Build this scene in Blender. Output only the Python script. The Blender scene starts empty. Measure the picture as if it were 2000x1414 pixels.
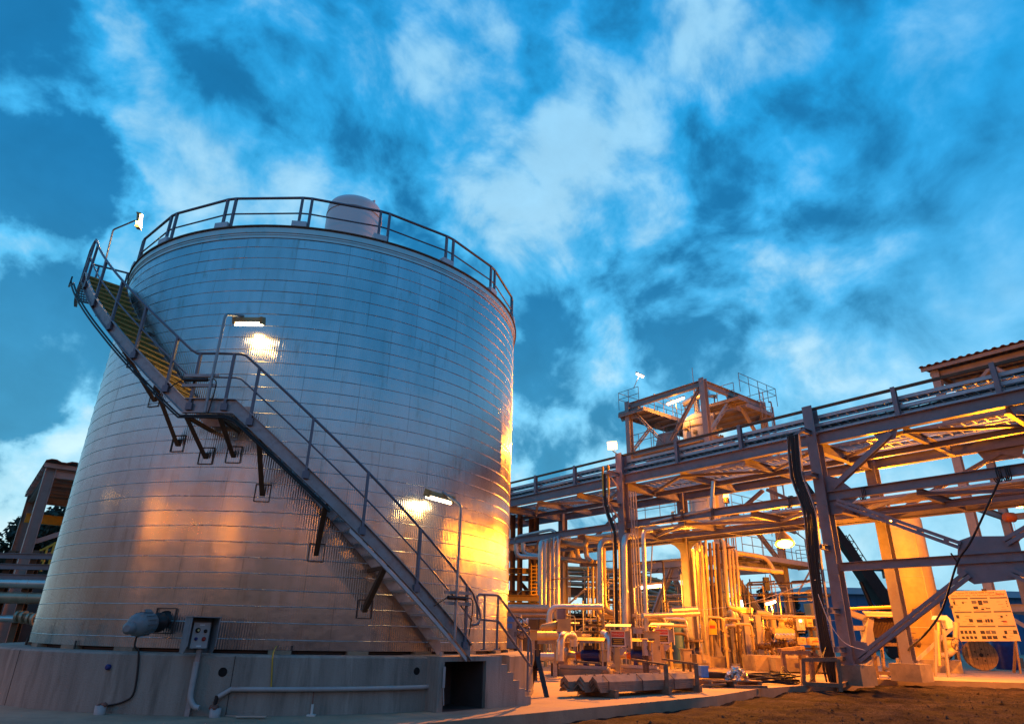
import bpy, math, random
from mathutils import Vector as V, Matrix
rnd = random.Random(7)
sc = bpy.context.scene
COL = sc.collection
PI = math.pi
sin, cos, rad = math.sin, math.cos, math.radians

# ------------------------------------------------------------------ camera model (pixels of the 2000 x 1414 photograph)
EYE, F, PIT, ROL = 1.2093, 1270.96, rad(22.672), rad(1.2923)
def ray(px, py):
    x = (px-1000)/F; y = -(py-707)/F
    c, s = cos(ROL), sin(ROL); x, y = c*x-s*y, s*x+c*y
    cp, sp = cos(PIT), sin(PIT)
    return V((x, cp-sp*y, sp+cp*y))
def at(px, py, Y):                       # point seen at a pixel, Y metres ahead
    r = ray(px, py); return V((0, 0, EYE)) + r*(Y/r.y)
def gnd(px, py, z=0.0):                  # point seen at a pixel, at height z
    r = ray(px, py); return V((0, 0, EYE)) + r*((z-EYE)/r.z)
# pipe rack frame: u runs along the rack (away to the left), v across it (away from the camera)
RO = V((10.79, 22.29, 0)); RD = V((-.6231, .7822, 0)); RN = V((.7822, .6231, 0))
def rk(u, v, z): return RO + RD*u + RN*v + V((0, 0, z))
def rkp(px, py, v=0):                    # point seen at a pixel, on the upright plane v
    r = ray(px, py); t = (v + RO.dot(RN))/(r.dot(RN)); return V((0, 0, EYE)) + r*t
# tank
TC = V((-5.02, 16.567, 0)); TR = 5.046; TTOP = 8.88; TBOT = .886
def tk(deg, r, z): a = rad(deg); return V((TC.x+r*sin(a), TC.y-r*cos(a), z))

# ------------------------------------------------------------------ materials
MATS = {}
def mat(name, col, rough=.55, metal=0., var=.18, scale=2.5, bump=.0, bscale=40., stain=None, stain_amt=.0, streak=False, emit=None, estr=0., spec=.5):
    m = bpy.data.materials.new(name); m.use_nodes = True
    nt = m.node_tree; N = nt.nodes; L = nt.links
    b = N['Principled BSDF']
    b.inputs['Roughness'].default_value = rough; b.inputs['Metallic'].default_value = metal
    b.inputs['Specular IOR Level'].default_value = spec
    if emit:
        b.inputs['Base Color'].default_value = (*col, 1)
        b.inputs['Emission Color'].default_value = (*emit, 1); b.inputs['Emission Strength'].default_value = estr
        MATS[name] = m; return m
    g = N.new('ShaderNodeNewGeometry')
    mp = N.new('ShaderNodeMapping'); L.new(g.outputs['Position'], mp.inputs['Vector'])
    if streak: mp.inputs['Scale'].default_value = (1, 1, .12)
    n1 = N.new('ShaderNodeTexNoise'); n1.inputs['Scale'].default_value = scale; n1.inputs['Detail'].default_value = 6; n1.inputs['Roughness'].default_value = .65
    L.new(mp.outputs[0], n1.inputs['Vector'])
    r = N.new('ShaderNodeMapRange'); r.inputs[1].default_value = .3; r.inputs[2].default_value = .7
    r.inputs[3].default_value = 1-var; r.inputs[4].default_value = 1+var
    L.new(n1.outputs['Fac'], r.inputs[0])
    mul = N.new('ShaderNodeVectorMath'); mul.operation = 'SCALE'; mul.inputs[0].default_value = col
    L.new(r.outputs[0], mul.inputs['Scale'])
    out = mul.outputs[0]
    if stain:
        n2 = N.new('ShaderNodeTexNoise'); n2.inputs['Scale'].default_value = scale*1.7; n2.inputs['Detail'].default_value = 8; n2.inputs['Roughness'].default_value = .7
        L.new(mp.outputs[0], n2.inputs['Vector'])
        r2 = N.new('ShaderNodeMapRange'); r2.inputs[1].default_value = .5; r2.inputs[2].default_value = .72; r2.inputs[3].default_value = 0; r2.inputs[4].default_value = stain_amt
        L.new(n2.outputs['Fac'], r2.inputs[0])
        mx = N.new('ShaderNodeMix'); mx.data_type = 'RGBA'; mx.inputs[7].default_value = (*stain, 1)
        L.new(r2.outputs[0], mx.inputs[0]); L.new(out, mx.inputs[6]); out = mx.outputs[2]
    L.new(out, b.inputs['Base Color'])
    rr = N.new('ShaderNodeMapRange'); rr.inputs[1].default_value = .3; rr.inputs[2].default_value = .7
    rr.inputs[3].default_value = max(.03, rough-.1); rr.inputs[4].default_value = min(1, rough+.1)
    L.new(n1.outputs['Fac'], rr.inputs[0]); L.new(rr.outputs[0], b.inputs['Roughness'])
    if bump:
        n3 = N.new('ShaderNodeTexNoise'); n3.inputs['Scale'].default_value = bscale; n3.inputs['Detail'].default_value = 5
        L.new(g.outputs['Position'], n3.inputs['Vector'])
        bp = N.new('ShaderNodeBump'); bp.inputs['Strength'].default_value = bump; bp.inputs['Distance'].default_value = .02
        L.new(n3.outputs['Fac'], bp.inputs['Height']); L.new(bp.outputs[0], b.inputs['Normal'])
    MATS[name] = m; return m
mat('steel paint', (.27, .245, .27), .5, 0, .16, 1.6, .08, 30, (.20, .10, .06), .35)
mat('tower paint', (.36, .31, .29), .5, 0, .15, 1.4, .08, 30, (.20, .10, .06), .3)
mat('galvanised', (.36, .36, .37), .48, .55, .2, 6, .1, 60, (.16, .11, .09), .5)
mat('galvanised tray', (.55, .58, .60), .45, .35, .15, 5)
mat('rail paint', (.16, .17, .21), .45, .2, .15, 5)
mat('concrete', (.31, .275, .235), .85, 0, .30, 2.4, .5, 45, (.10, .085, .07), .75, True)
mat('shade concrete', (.06, .05, .048), .8, 0, .3, 2)  # near-black base colour carries the shade inside the alcove
mat('drum white', (.80, .80, .80), .4, 0, .05, 1.5)
mat('tread yellow', (.50, .34, .09), .6, .1, .25, 8)
mat('footing concrete', (.33, .26, .18), .88, 0, .25, 2.2, .4, 35, (.15, .12, .1), .5)  # orange of the sodium lamps tinted into the base colour
mat('white paint', (.68, .66, .62), .45, 0, .1, 1.5, .03, 20, (.3, .24, .17), .3, True)
mat('cream paint', (.54, .40, .17), .5, 0, .14, 1.5, .05, 20, (.25, .17, .1), .4)  # lamplight orange mixed into this base colour
mat('grey enclosure', (.40, .38, .37), .5, 0, .12, 3, .04, 40, (.2, .15, .12), .35)
mat('silver cladding', (.62, .59, .55), .36, .8, .14, 3, .03, 9)
mat('dull cladding', (.46, .36, .25), .42, .6, .2, 2.5, .12, 9, (.25, .18, .12), .4)
mat('black rubber', (.012, .011, .012), .5, 0, .3, 8)
mat('black steel', (.022, .02, .022), .45, .2, .3, 5)
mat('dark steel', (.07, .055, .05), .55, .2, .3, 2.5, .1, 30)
mat('brown steel', (.12, .07, .035), .6, .1, .3, 4, .12, 50, (.05, .03, .025), .5)
mat('motor blue', (.012, .025, .15), .4, .1, .3, 6)
mat('motor grey', (.20, .23, .25), .5, .1, .25, 6, .1, 40)
mat('orange guard', (.55, .12, .015), .5, 0, .2, 5)
mat('yellow paint', (.62, .38, .03), .5, 0, .15, 3)
mat('red paint', (.42, .03, .02), .45, 0, .15, 5)
mat('rust roof', (.20, .08, .055), .6, .1, .25, 3, .1, 20)
mat('wood', (.30, .19, .10), .8, 0, .3, 9, .3, 60, (.12, .07, .04), .6)
mat('old wood', (.22, .15, .10), .85, 0, .3, 9, .3, 60, (.08, .05, .035), .6)
mat('sheet steel', (.30, .22, .17), .55, .15, .2, 4, .12, 40, (.14, .09, .07), .5)
mat('warehouse blue', (.045, .15, .29), .6, 0, .06, .25)
mat('warehouse white', (.40, .50, .60), .6, 0, .06, .25)
mat('bark', (.035, .026, .02), .9, 0, .3, 6)
mat('leaf dark', (.022, .03, .018), .7, 0, .5, 1.2)
mat('leaf olive', (.035, .042, .022), .7, 0, .5, 1.2)
mat('foil', (.75, .74, .72), .22, .95, .1, 9, .6, 25)
mat('lamplit paper', (.80, .58, .22), .6, 0, .04, 3)  # white paper with the orange lamplight put into its colour
mat('print dark', (.05, .04, .03), .6, 0, .3, 30)
mat('print grey', (.17, .14, .09), .6, 0, .3, 40)
mat('print red', (.62, .05, .03), .5, 0, .1, 9)
mat('print yellow', (.70, .46, .05), .5, 0, .1, 9)
mat('print white', (.8, .78, .75), .5, 0, .05, 9)
mat('gauge blue', (.15, .35, .75), .3, 0, .1, 9)
mat('hole black', (.004, .004, .004), .9, 0, .1, 9)
YARD = .30
LPW = .44
SOD = (1, .27, .006); WARM = (1, .54, .13); TUBE = (1, .70, .42); SOD2 = (1, .33, .02)
mat('lamp glow', (1, .9, .7), .4, emit=(1, .78, .45), estr=14)
mat('sodium glow', (1, .7, .3), .4, emit=(1, .52, .12), estr=16)
mat('tube glow', (1, .9, .8), .4, emit=(1, .78, .6), estr=9)
mat('red glow', (1, .2, .1), .4, emit=(1, .55, .1), estr=6)

# ------------------------------------------------------------------ object helpers
def tag(o, label=None, cat=None, group=None, kind=None):
    if label: o['label'] = label
    if cat: o['category'] = cat
    if group: o['group'] = group
    if kind: o['kind'] = kind
    return o
def thing(name, label, cat, loc=(0, 0, 0), rotz=0., group=None):
    o = bpy.data.objects.new(name, None); COL.objects.link(o); o.empty_display_size = .2
    o.location = loc; o.rotation_euler = (0, 0, rotz)
    return tag(o, label, cat, group)
def wmat(o):
    m = Matrix.LocRotScale(o.location, o.rotation_euler, o.scale)
    return wmat(o.parent) @ m if o.parent else m
def copy_tree(o, parent=None):
    c = o.copy(); COL.objects.link(c); c.parent = parent
    for ch in list(o.children): copy_tree(ch, c)
    return c
def bez(p, n):                           # smooth curve through points (Catmull-Rom)
    p = [V(q) for q in p]; out = []
    for i in range(len(p)-1):
        a, b, c, d = p[max(i-1, 0)], p[i], p[i+1], p[min(i+2, len(p)-1)]
        for k in range(n):
            t = k/n
            out.append(.5*((2*b)+(c-a)*t+(2*a-5*b+4*c-d)*t*t+(3*b-a-3*c+d)*t**3))
    return out+[p[-1]]
class MB:
    def __init__(s): s.v = []; s.f = []; s.sm = []
    def add(s, vs, fs, smooth=False):
        o = len(s.v); s.v += [V(q) for q in vs]; s.f += [[i+o for i in f] for f in fs]; s.sm += [smooth]*len(fs); return s
    def box(s, c, d, ax=None, ay=None, az=None):      # centre, sizes, axes
        ax = (ax or V((1, 0, 0))).normalized(); ay = (ay or V((0, 1, 0))).normalized(); az = az or ax.cross(ay); az = az.normalized()
        c = V(c); vs = []
        for i in (-.5, .5):
            for j in (-.5, .5):
                for k in (-.5, .5): vs.append(c+ax*(i*d[0])+ay*(j*d[1])+az*(k*d[2]))
        return s.add(vs, [(0, 1, 3, 2), (4, 6, 7, 5), (0, 4, 5, 1), (2, 3, 7, 6), (0, 2, 6, 4), (1, 5, 7, 3)])
    def bar(s, p, q, w, h, up=V((0, 0, 1)), off=(0, 0)):   # rectangular bar p -> q, w sideways, h along up
        p, q = V(p), V(q); d = (q-p); l = d.length
        if l < 1e-6: return s
        d /= l; sd = d.cross(up)
        if sd.length < 1e-4: up = V((0, 1, 0)); sd = d.cross(up)
        sd.normalize(); u = sd.cross(d)
        return s.box((p+q)/2+sd*off[0]+u*off[1], (l, w, h), d, sd, u)
    def prof(s, p, q, pts, up=V((0, 0, 1))):          # closed 2D profile (side, up) swept p -> q
        p, q = V(p), V(q); d = (q-p).normalized(); sd = d.cross(up)
        if sd.length < 1e-4: up = V((0, 1, 0)); sd = d.cross(up)
        sd.normalize(); u = sd.cross(d); n = len(pts)
        vs = [p+sd*a+u*b for a, b in pts]+[q+sd*a+u*b for a, b in pts]
        return s.add(vs, [list(range(n))[::-1], list(range(n, 2*n))]+[(i, (i+1) % n, n+(i+1) % n, n+i) for i in range(n)])
    def ibeam(s, p, q, w, h, up=V((0, 0, 1)), tw=None, tf=None):
        tw = tw or max(.012, w*.06); tf = tf or max(.014, h*.055)
        a, b = w/2, h/2; c = tw/2
        return s.prof(p, q, [(-a, -b), (a, -b), (a, -b+tf), (c, -b+tf), (c, b-tf), (a, b-tf), (a, b), (-a, b), (-a, b-tf), (-c, b-tf), (-c, -b+tf), (-a, -b+tf)], up)
    def angle(s, p, q, w, h, up=V((0, 0, 1)), t=None):
        t = t or w*.12
        return s.prof(p, q, [(-w/2, -h/2), (w/2, -h/2), (w/2, -h/2+t), (-w/2+t, -h/2+t), (-w/2+t, h/2), (-w/2, h/2)], up)
    def tube(s, pts, r, n=8, bend=0., cap=True, closed=False, smooth=True):
        pts = [V(p) for p in pts]
        if bend > 0 and len(pts) > 2:
            o = [pts[0]]
            for i in range(1, len(pts)-1):
                a, b, c = pts[i-1], pts[i], pts[i+1]
                d1 = (a-b); d2 = (c-b); k = min(bend, d1.length*.48, d2.length*.48)
                p1 = b+d1.normalized()*k; p2 = b+d2.normalized()*k
                for t in (0, .25, .5, .75, 1): o.append(p1*(1-t)**2+b*2*t*(1-t)+p2*t*t)
            pts = o+[pts[-1]]
        m = len(pts); rs = r if isinstance(r, (list, tuple)) else [r]*m
        T = []
        for i in range(m):
            if closed: d = pts[(i+1) % m]-pts[i-1]
            else: d = pts[min(i+1, m-1)]-pts[max(i-1, 0)]
            T.append(d.normalized() if d.length > 1e-9 else V((0, 0, 1)))
        ref = V((0, 0, 1)) if abs(T[0].z) < .9 else V((1, 0, 0))
        x = T[0].cross(ref).normalized(); vs = []
        for i in range(m):
            x = (x-T[i]*x.dot(T[i]))
            x = x.normalized() if x.length > 1e-6 else T[i].orthogonal().normalized()
            y = T[i].cross(x)
            for k in range(n):
                a = 2*PI*k/n; vs.append(pts[i]+(x*cos(a)+y*sin(a))*rs[i])
        fs = []
        for i in range(m if closed else m-1):
            j = (i+1) % m
            for k in range(n): fs.append((i*n+k, i*n+(k+1) % n, j*n+(k+1) % n, j*n+k))
        s.add(vs, fs, smooth)
        if cap and not closed: s.add(vs[:n], [list(range(n))[::-1]]); s.add(vs[-n:], [list(range(n))])
        return s
    def lathe(s, o, axis, prof, n=24, smooth=True):   # prof: (distance along axis, radius)
        o = V(o); ax = V(axis).normalized(); x = ax.orthogonal().normalized(); y = ax.cross(x); vs = []; fs = []
        for h, r in prof:
            for k in range(n): a = 2*PI*k/n; vs.append(o+ax*h+(x*cos(a)+y*sin(a))*r)
        for i in range(len(prof)-1):
            for k in range(n): fs.append((i*n+k, i*n+(k+1) % n, (i+1)*n+(k+1) % n, (i+1)*n+k))
        s.add(vs, fs, smooth)
        s.add(vs[:n], [list(range(n))[::-1]]); s.add(vs[-n:], [list(range(n))]); return s
    def prism(s, poly, ext):                          # 3D polygon extruded by a vector
        n = len(poly); e = V(ext); vs = [V(p) for p in poly]+[V(p)+e for p in poly]
        return s.add(vs, [list(range(n))[::-1], list(range(n, 2*n))]+[(i, (i+1) % n, n+(i+1) % n, n+i) for i in range(n)])
    def build(s, name, m, parent=None, label=None, cat=None, group=None, kind=None, local=False):
        me = bpy.data.meshes.new(name)
        vs = s.v
        if parent and not local:
            iv = wmat(parent).inverted(); vs = [iv @ q for q in vs]
        org = V((0, 0, 0))
        if not parent and vs and not local:             # origin at the base of the thing
            xs = [q.x for q in vs]; ys = [q.y for q in vs]; org = V(((min(xs)+max(xs))/2, (min(ys)+max(ys))/2, min(q.z for q in vs)))
            vs = [q-org for q in vs]
        me.from_pydata([tuple(q) for q in vs], [], s.f)
        me.polygons.foreach_set('use_smooth', s.sm)
        ms = m if isinstance(m, (list, tuple)) else [m]
        for q in ms: me.materials.append(MATS[q] if isinstance(q, str) else q)
        me.update()
        o = bpy.data.objects.new(name, me); COL.objects.link(o); o.location = org
        if parent: o.parent = parent
        return tag(o, label, cat, group, kind)
def text(name, s, m, pos, ax, up, size, parent, align='CENTER', ext=.001):
    cu = bpy.data.curves.new(name, 'FONT'); cu.body = s; cu.size = size; cu.align_x = align; cu.align_y = 'CENTER'; cu.extrude = ext
    t = bpy.data.objects.new(name, cu); COL.objects.link(t); bpy.context.view_layer.update()
    me = bpy.data.meshes.new_from_object(t.evaluated_get(bpy.context.evaluated_depsgraph_get())); bpy.data.objects.remove(t)
    me.materials.clear(); me.materials.append(MATS[m]); o = bpy.data.objects.new(name, me); COL.objects.link(o)
    ax = V(ax).normalized(); up = V(up).normalized(); nz = ax.cross(up)
    M = Matrix((ax, up, nz)).transposed().to_4x4(); M.translation = V(pos)
    if parent: M = wmat(parent).inverted() @ M; o.parent = parent
    o.location = M.to_translation(); o.rotation_euler = M.to_euler()
    return o
def lamp_light(name, pos, power, col, parent, r=.12, kind='POINT', size=(.3, .1), aim=None, spot=None):
    l = bpy.data.lights.new(name, kind); l.energy = power*(LPW if power > 100 and 'yard' not in name else 1); l.color = col
    if kind == 'AREA': l.shape = 'RECTANGLE'; l.size, l.size_y = size
    else: l.shadow_soft_size = r
    if kind == 'SPOT': l.spot_size = spot or rad(140); l.spot_blend = .5
    o = bpy.data.objects.new(name, l); COL.objects.link(o)
    if parent: o.parent = parent; o.location = wmat(parent).inverted() @ V(pos)
    else: o.location = pos
    if aim is not None: o.rotation_euler = (V(aim)).to_track_quat('-Z', 'Y').to_euler()
    return o
# ------------------------------------------------------------------ camera
cam = bpy.data.cameras.new('camera'); co = bpy.data.objects.new('camera', cam); COL.objects.link(co)
cam.sensor_width = 36; cam.lens = F/2000*36; cam.clip_end = 3000; cam.clip_start = .05
_c, _s = cos(ROL), sin(ROL); _u0 = V((0, -sin(PIT), cos(PIT))); _x0 = V((1, 0, 0)); _f = V((0, cos(PIT), sin(PIT)))
_r = _x0*_c+_u0*_s; _u = -_x0*_s+_u0*_c
_m = Matrix((_r, _u, -_f)).transposed().to_4x4(); _m.translation = V((0, 0, EYE)); co.matrix_world = _m
sc.camera = co
sc.view_settings.view_transform = 'Standard'; sc.view_settings.look = 'None'; sc.view_settings.exposure = 0; sc.view_settings.gamma = 1
sc.cycles.use_denoising = True; sc.cycles.max_bounces = 6; sc.cycles.diffuse_bounces = 3; sc.cycles.glossy_bounces = 3; sc.cycles.sample_clamp_indirect = 4
sc.cycles.caustics_reflective = False; sc.cycles.caustics_refractive = False

# ------------------------------------------------------------------ dusk sky with broken cloud (world)
w = bpy.data.worlds.new('World'); sc.world = w; w.use_nodes = True
nt = w.node_tree; N = nt.nodes; L = nt.links
bg = N['Background']
tc = N.new('ShaderNodeTexCoord'); sep = N.new('ShaderNodeSeparateXYZ'); L.new(tc.outputs['Generated'], sep.inputs[0])
def mth(op, a, b=None, c=None, clamp=False):
    n = N.new('ShaderNodeMath'); n.operation = op; n.use_clamp = clamp
    for i, q in enumerate((a, b, c)):
        if q is None: continue
        if isinstance(q, (int, float)): n.inputs[i].default_value = q
        else: L.new(q, n.inputs[i])
    return n.outputs[0]
def sst(x, a, b, lo=0., hi=1.):
    n = N.new('ShaderNodeMapRange'); n.interpolation_type = 'SMOOTHSTEP'; L.new(x, n.inputs[0])
    for i, q in zip((1, 2, 3, 4), (a, b, lo, hi)): n.inputs[i].default_value = q
    return n.outputs[0]
def mixc(f, a, b):
    n = N.new('ShaderNodeMix'); n.data_type = 'RGBA'
    for i, q in ((0, f), (6, a), (7, b)):
        if isinstance(q, (int, float)): n.inputs[i].default_value = q
        elif isinstance(q, tuple): n.inputs[i].default_value = (*q, 1)
        else: L.new(q, n.inputs[i])
    return n.outputs[2]
def blob(px, py, r, sharp=.0):           # soft weight round a direction of the sky
    d = ray(px, py).normalized()
    n = N.new('ShaderNodeVectorMath'); n.operation = 'DOT_PRODUCT'; L.new(warped, n.inputs[0]); n.inputs[1].default_value = d
    return sst(n.outputs['Value'], cos(rad(r)), cos(rad(r*sharp)))
z = sep.outputs['Z']; yy = sep.outputs['Y']; xx = sep.outputs['X']
# cloud-sheet coordinates: direction projected on a high layer, a little compressed near the horizon
den = mth('ADD', mth('MAXIMUM', z, 0.), .85)
cx = mth('DIVIDE', xx, den); cy = mth('DIVIDE', yy, den)
cv = N.new('ShaderNodeCombineXYZ'); L.new(cx, cv.inputs[0]); L.new(cy, cv.inputs[1]); cv.inputs[2].default_value = 3.7
def noise(vec, scale, det=7, rough=.58, dist=0.):
    n = N.new('ShaderNodeTexNoise'); n.inputs['Scale'].default_value = scale; n.inputs['Detail'].default_value = det
    n.inputs['Roughness'].default_value = rough; n.inputs['Distortion'].default_value = dist; L.new(vec, n.inputs['Vector']); return n
nw = noise(cv.outputs[0], 2.2, 3)
wv = N.new('ShaderNodeVectorMath'); wv.operation = 'MULTIPLY_ADD'; L.new(nw.outputs['Color'], wv.inputs[0]); wv.inputs[1].default_value = (.17, .17, .17); L.new(cv.outputs[0], wv.inputs[2])
mrot = N.new('ShaderNodeMapping'); mrot.inputs['Rotation'].default_value = (0, 0, rad(-35)); mrot.inputs['Scale'].default_value = (1, 1, 1); L.new(wv.outputs[0], mrot.inputs['Vector'])
n1 = noise(mrot.outputs[0], 3.0, 10, .60, .1).outputs['Fac']
n2 = noise(mrot.outputs[0], 4.4, 9, .60, .05).outputs['Fac']
n3 = noise(cv.outputs[0], 1.1, 4, .5).outputs['Fac']
wn = noise(tc.outputs['Generated'], 5.5, 6, .6)
wd = N.new('ShaderNodeVectorMath'); wd.operation = 'MULTIPLY_ADD'; L.new(wn.outputs['Color'], wd.inputs[0]); wd.inputs[1].default_value = (.26, .26, .26)
sb = N.new('ShaderNodeVectorMath'); sb.operation = 'SUBTRACT'; L.new(tc.outputs['Generated'], sb.inputs[0]); sb.inputs[1].default_value = (.13, .13, .13)
L.new(sb.outputs[0], wd.inputs[2]); nrm = N.new('ShaderNodeVectorMath'); nrm.operation = 'NORMALIZE'; L.new(wd.outputs[0], nrm.inputs[0]); warped = nrm.outputs[0]
ramp = N.new('ShaderNodeValToRGB'); L.new(z, ramp.inputs[0]); cr = ramp.color_ramp
for i, (p, c) in enumerate(((0, (.56, .78, .80)), (.10, (.44, .72, .82)), (.24, (.24, .62, .86)), (.42, (.09, .47, .80)), (.65, (.025, .35, .72)), (1, (.006, .20, .54)))):
    e = cr.elements[i] if i < 2 else cr.elements.new(p)
    e.position = p; e.color = (*c, 1)
base = ramp.outputs[0]
right = sst(xx, -.1, .75)                 # clear, deeper blue to the right
base = mixc(mth('MULTIPLY', right, .6), base, mixc(sst(z, .05, .6), (.22, .57, .80), (.006, .29, .68)))
# cloud density: coarse banks and finer lumps, with the banks of the photograph weighted in
na = noise(mrot.outputs[0], 3.6, 4, .5, .1).outputs['Fac']
nb_ = noise(mrot.outputs[0], 10.5, 9, .56, .12).outputs['Fac']
nc_ = noise(mrot.outputs[0], 22., 5, .55, .1).outputs['Fac']
bil = mth('ABSOLUTE', mth('SUBTRACT', noise(mrot.outputs[0], 7.5, 6, .48, .05).outputs['Fac'], .5))
d_ = mth('ADD', mth('MULTIPLY', bil, .62), -.043)
d_ = mth('ADD', d_, mth('ADD', mth('MULTIPLY', na, .47), mth('MULTIPLY', nb_, .70)))
d_ = mth('ADD', d_, mth('MULTIPLY', nc_, .17))
for (px, py, r, a) in ((50, 220, 8, -0.20), (150, 330, 5, -0.12), (60, 690, 8, -0.32), (330, 90, 12, -0.074), (730, 160, 11, -0.050), (1330, 480, 14, -0.062), (1050, 700, 7, -0.081), (1180, 590, 11, -0.062), (0, 450, 9, -0.074), (880, 480, 7, -0.037), (1540, 650, 7, -0.043), (1040, 860, 4, -0.074), (1130, 90, 8, -0.031), (1560, 330, 8, -0.037),
    (330, 290, 13, 0.10), (230, 130, 5, 0.05), (240, 190, 7, 0.050), (950, 230, 14, 0.062), (860, 60, 9, 0.043), (1000, 560, 7, 0.062), (1440, 60, 9, 0.050), (560, 370, 9, 0.074), (1150, 350, 9, 0.037), (60, 560, 8, 0.099), (140, 690, 4, 0.074), (1080, 470, 6, 0.050), (1400, 560, 8, 0.043), (100, 860, 8, 0.087), (1150, 700, 6, 0.037), (1280, 110, 7, 0.043), (1700, 140, 8, 0.037)):
    d_ = mth('ADD', d_, mth('MULTIPLY', blob(px, py, r), a))
clear = sst(xx, .30, .68, 1, .22)
d_ = mth('ADD', .665, mth('MULTIPLY', mth('SUBTRACT', d_, .665), clear))
sky = mixc(mth('MULTIPLY', sst(d_, .655, .85), .80), base, mixc(sst(z, .1, .75), (.60, .79, .84), (.31, .59, .79)))
sky = mixc(mth('MULTIPLY', sst(d_, .69, .535), mth('MULTIPLY', sst(z, .02, .14), .95)), sky, mixc(sst(z, .15, .6), (.045, .27, .47), (.010, .16, .38)))
vm = N.new('ShaderNodeVectorMath'); vm.operation = 'SCALE'; L.new(sky, vm.inputs[0]); L.new(mth('ADD', .74, mth('ADD', mth('MULTIPLY', nb_, .50), mth('MULTIPLY', nc_, .34))), vm.inputs['Scale']); sky = vm.outputs[0]
# behind the camera: the last warm glow low over the horizon
back = mth('MULTIPLY', sst(yy, .62, .10), 1)
glow = mixc(sst(z, .07, .23), (.125, .048, .02), (.24, .20, .30))
sky = mixc(mth('MULTIPLY', mth('MULTIPLY', back, sst(z, .42, .16)), .92), sky, glow)
sky = mixc(mth('MULTIPLY', mth('MULTIPLY', back, sst(z, .24, .40)), .85), sky, (.035, .27, .62))
sky = mixc(sst(z, 0., -.05), sky, (.05, .035, .025))
L.new(sky, bg.inputs[0]); bg.inputs[1].default_value = 1.0

# ------------------------------------------------------------------ ground
from mathutils import noise as mn
def grid_axis(lo, hi, step, far):
    a = [lo+i*step for i in range(int((hi-lo)/step)+1)]
    k = step*2; x = lo
    pre = []
    while x > -far: x -= k; k *= 1.6; pre.append(x)
    k = step*2; x = a[-1]; post = []
    while x < far: x += k; k *= 1.6; post.append(x)
    return pre[::-1]+a+post
gx = grid_axis(-6, 34, .13, 900); gy = grid_axis(5, 28, .10, 900)
def ghz(x, y):
    b = mn.noise(V((x*.35, y*.35, 0)))*.05+mn.noise(V((x*1.3, y*1.3, 4)))*.065+mn.noise(V((x*3.3, y*3.3, 9)))*.045
    dx, dy = x-12.2, y-18.2
    return min(-.19+b, -.08)
g = MB(); nx = len(gx)
g.add([(x, y, ghz(x, y)) for y in gy for x in gx], [(j*nx+i, j*nx+i+1, (j+1)*nx+i+1, (j+1)*nx+i) for j in range(len(gy)-1) for i in range(nx-1)], True)
m = mat('gravel', (.026, .020, .0175), .97, 0, .75, 2.2, 1.0, 42, (.048, .034, .024), .8)
nt_ = m.node_tree; b_ = nt_.nodes['Principled BSDF']; b_.inputs['Specular IOR Level'].default_value = .08; src = b_.inputs['Base Color'].links[0].from_socket
vo = nt_.nodes.new('ShaderNodeTexVoronoi'); vo.inputs['Scale'].default_value = 38; gg = nt_.nodes.new('ShaderNodeNewGeometry'); nt_.links.new(gg.outputs['Position'], vo.inputs['Vector'])
mr_ = nt_.nodes.new('ShaderNodeMapRange'); nt_.links.new(vo.outputs['Color'], mr_.inputs[0]); mr_.inputs[1].default_value = .15; mr_.inputs[2].default_value = .95; mr_.inputs[3].default_value = .35; mr_.inputs[4].default_value = 1.8
sc_ = nt_.nodes.new('ShaderNodeVectorMath'); sc_.operation = 'SCALE'; nt_.links.new(src, sc_.inputs[0]); nt_.links.new(mr_.outputs[0], sc_.inputs['Scale']); n9 = nt_.nodes.new('ShaderNodeTexNoise'); n9.inputs['Scale'].default_value = .7; n9.inputs['Detail'].default_value = 5; nt_.links.new(gg.outputs['Position'], n9.inputs['Vector'])
m9 = nt_.nodes.new('ShaderNodeMapRange'); nt_.links.new(n9.outputs['Fac'], m9.inputs[0]); m9.inputs[1].default_value = .35; m9.inputs[2].default_value = .65; m9.inputs[3].default_value = .45; m9.inputs[4].default_value = 1.5
s9 = nt_.nodes.new('ShaderNodeVectorMath'); s9.operation = 'SCALE'; nt_.links.new(sc_.outputs[0], s9.inputs[0]); nt_.links.new(m9.outputs[0], s9.inputs['Scale']); nt_.links.new(s9.outputs[0], b_.inputs['Base Color'])
g.build('ground', m, kind='structure')
st = MB()
for i in range(9500):                     # loose stones on the dirt in front of the slab
    x = rnd.uniform(-1, 26); y = rnd.uniform(9, 25)
    k = 11+.93*x
    if y > min(k, 24.3)-.15: continue
    r = rnd.uniform(.008, .028)*(1+1.6*(rnd.random() < .05)); zc = ghz(x, y)+r*.25
    pts = [V((rnd.uniform(.6, 1)*r*cos(a)+x, rnd.uniform(.6, 1)*r*sin(a)+y, zc+rnd.uniform(-.2, .2)*r)) for a in [k2*PI/2.5 for k2 in range(5)]]
    st.add(pts+[V((x, y, zc+r*rnd.uniform(.4, .8)))], [(k2, (k2+1) % 5, 5) for k2 in range(5)])
mat('stone', (.06, .045, .037), .9, 0, .5, 12, spec=.1)
st.build('loose_stones', 'stone', kind='stuff', label='small loose stones scattered over the brown dirt')
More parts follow.
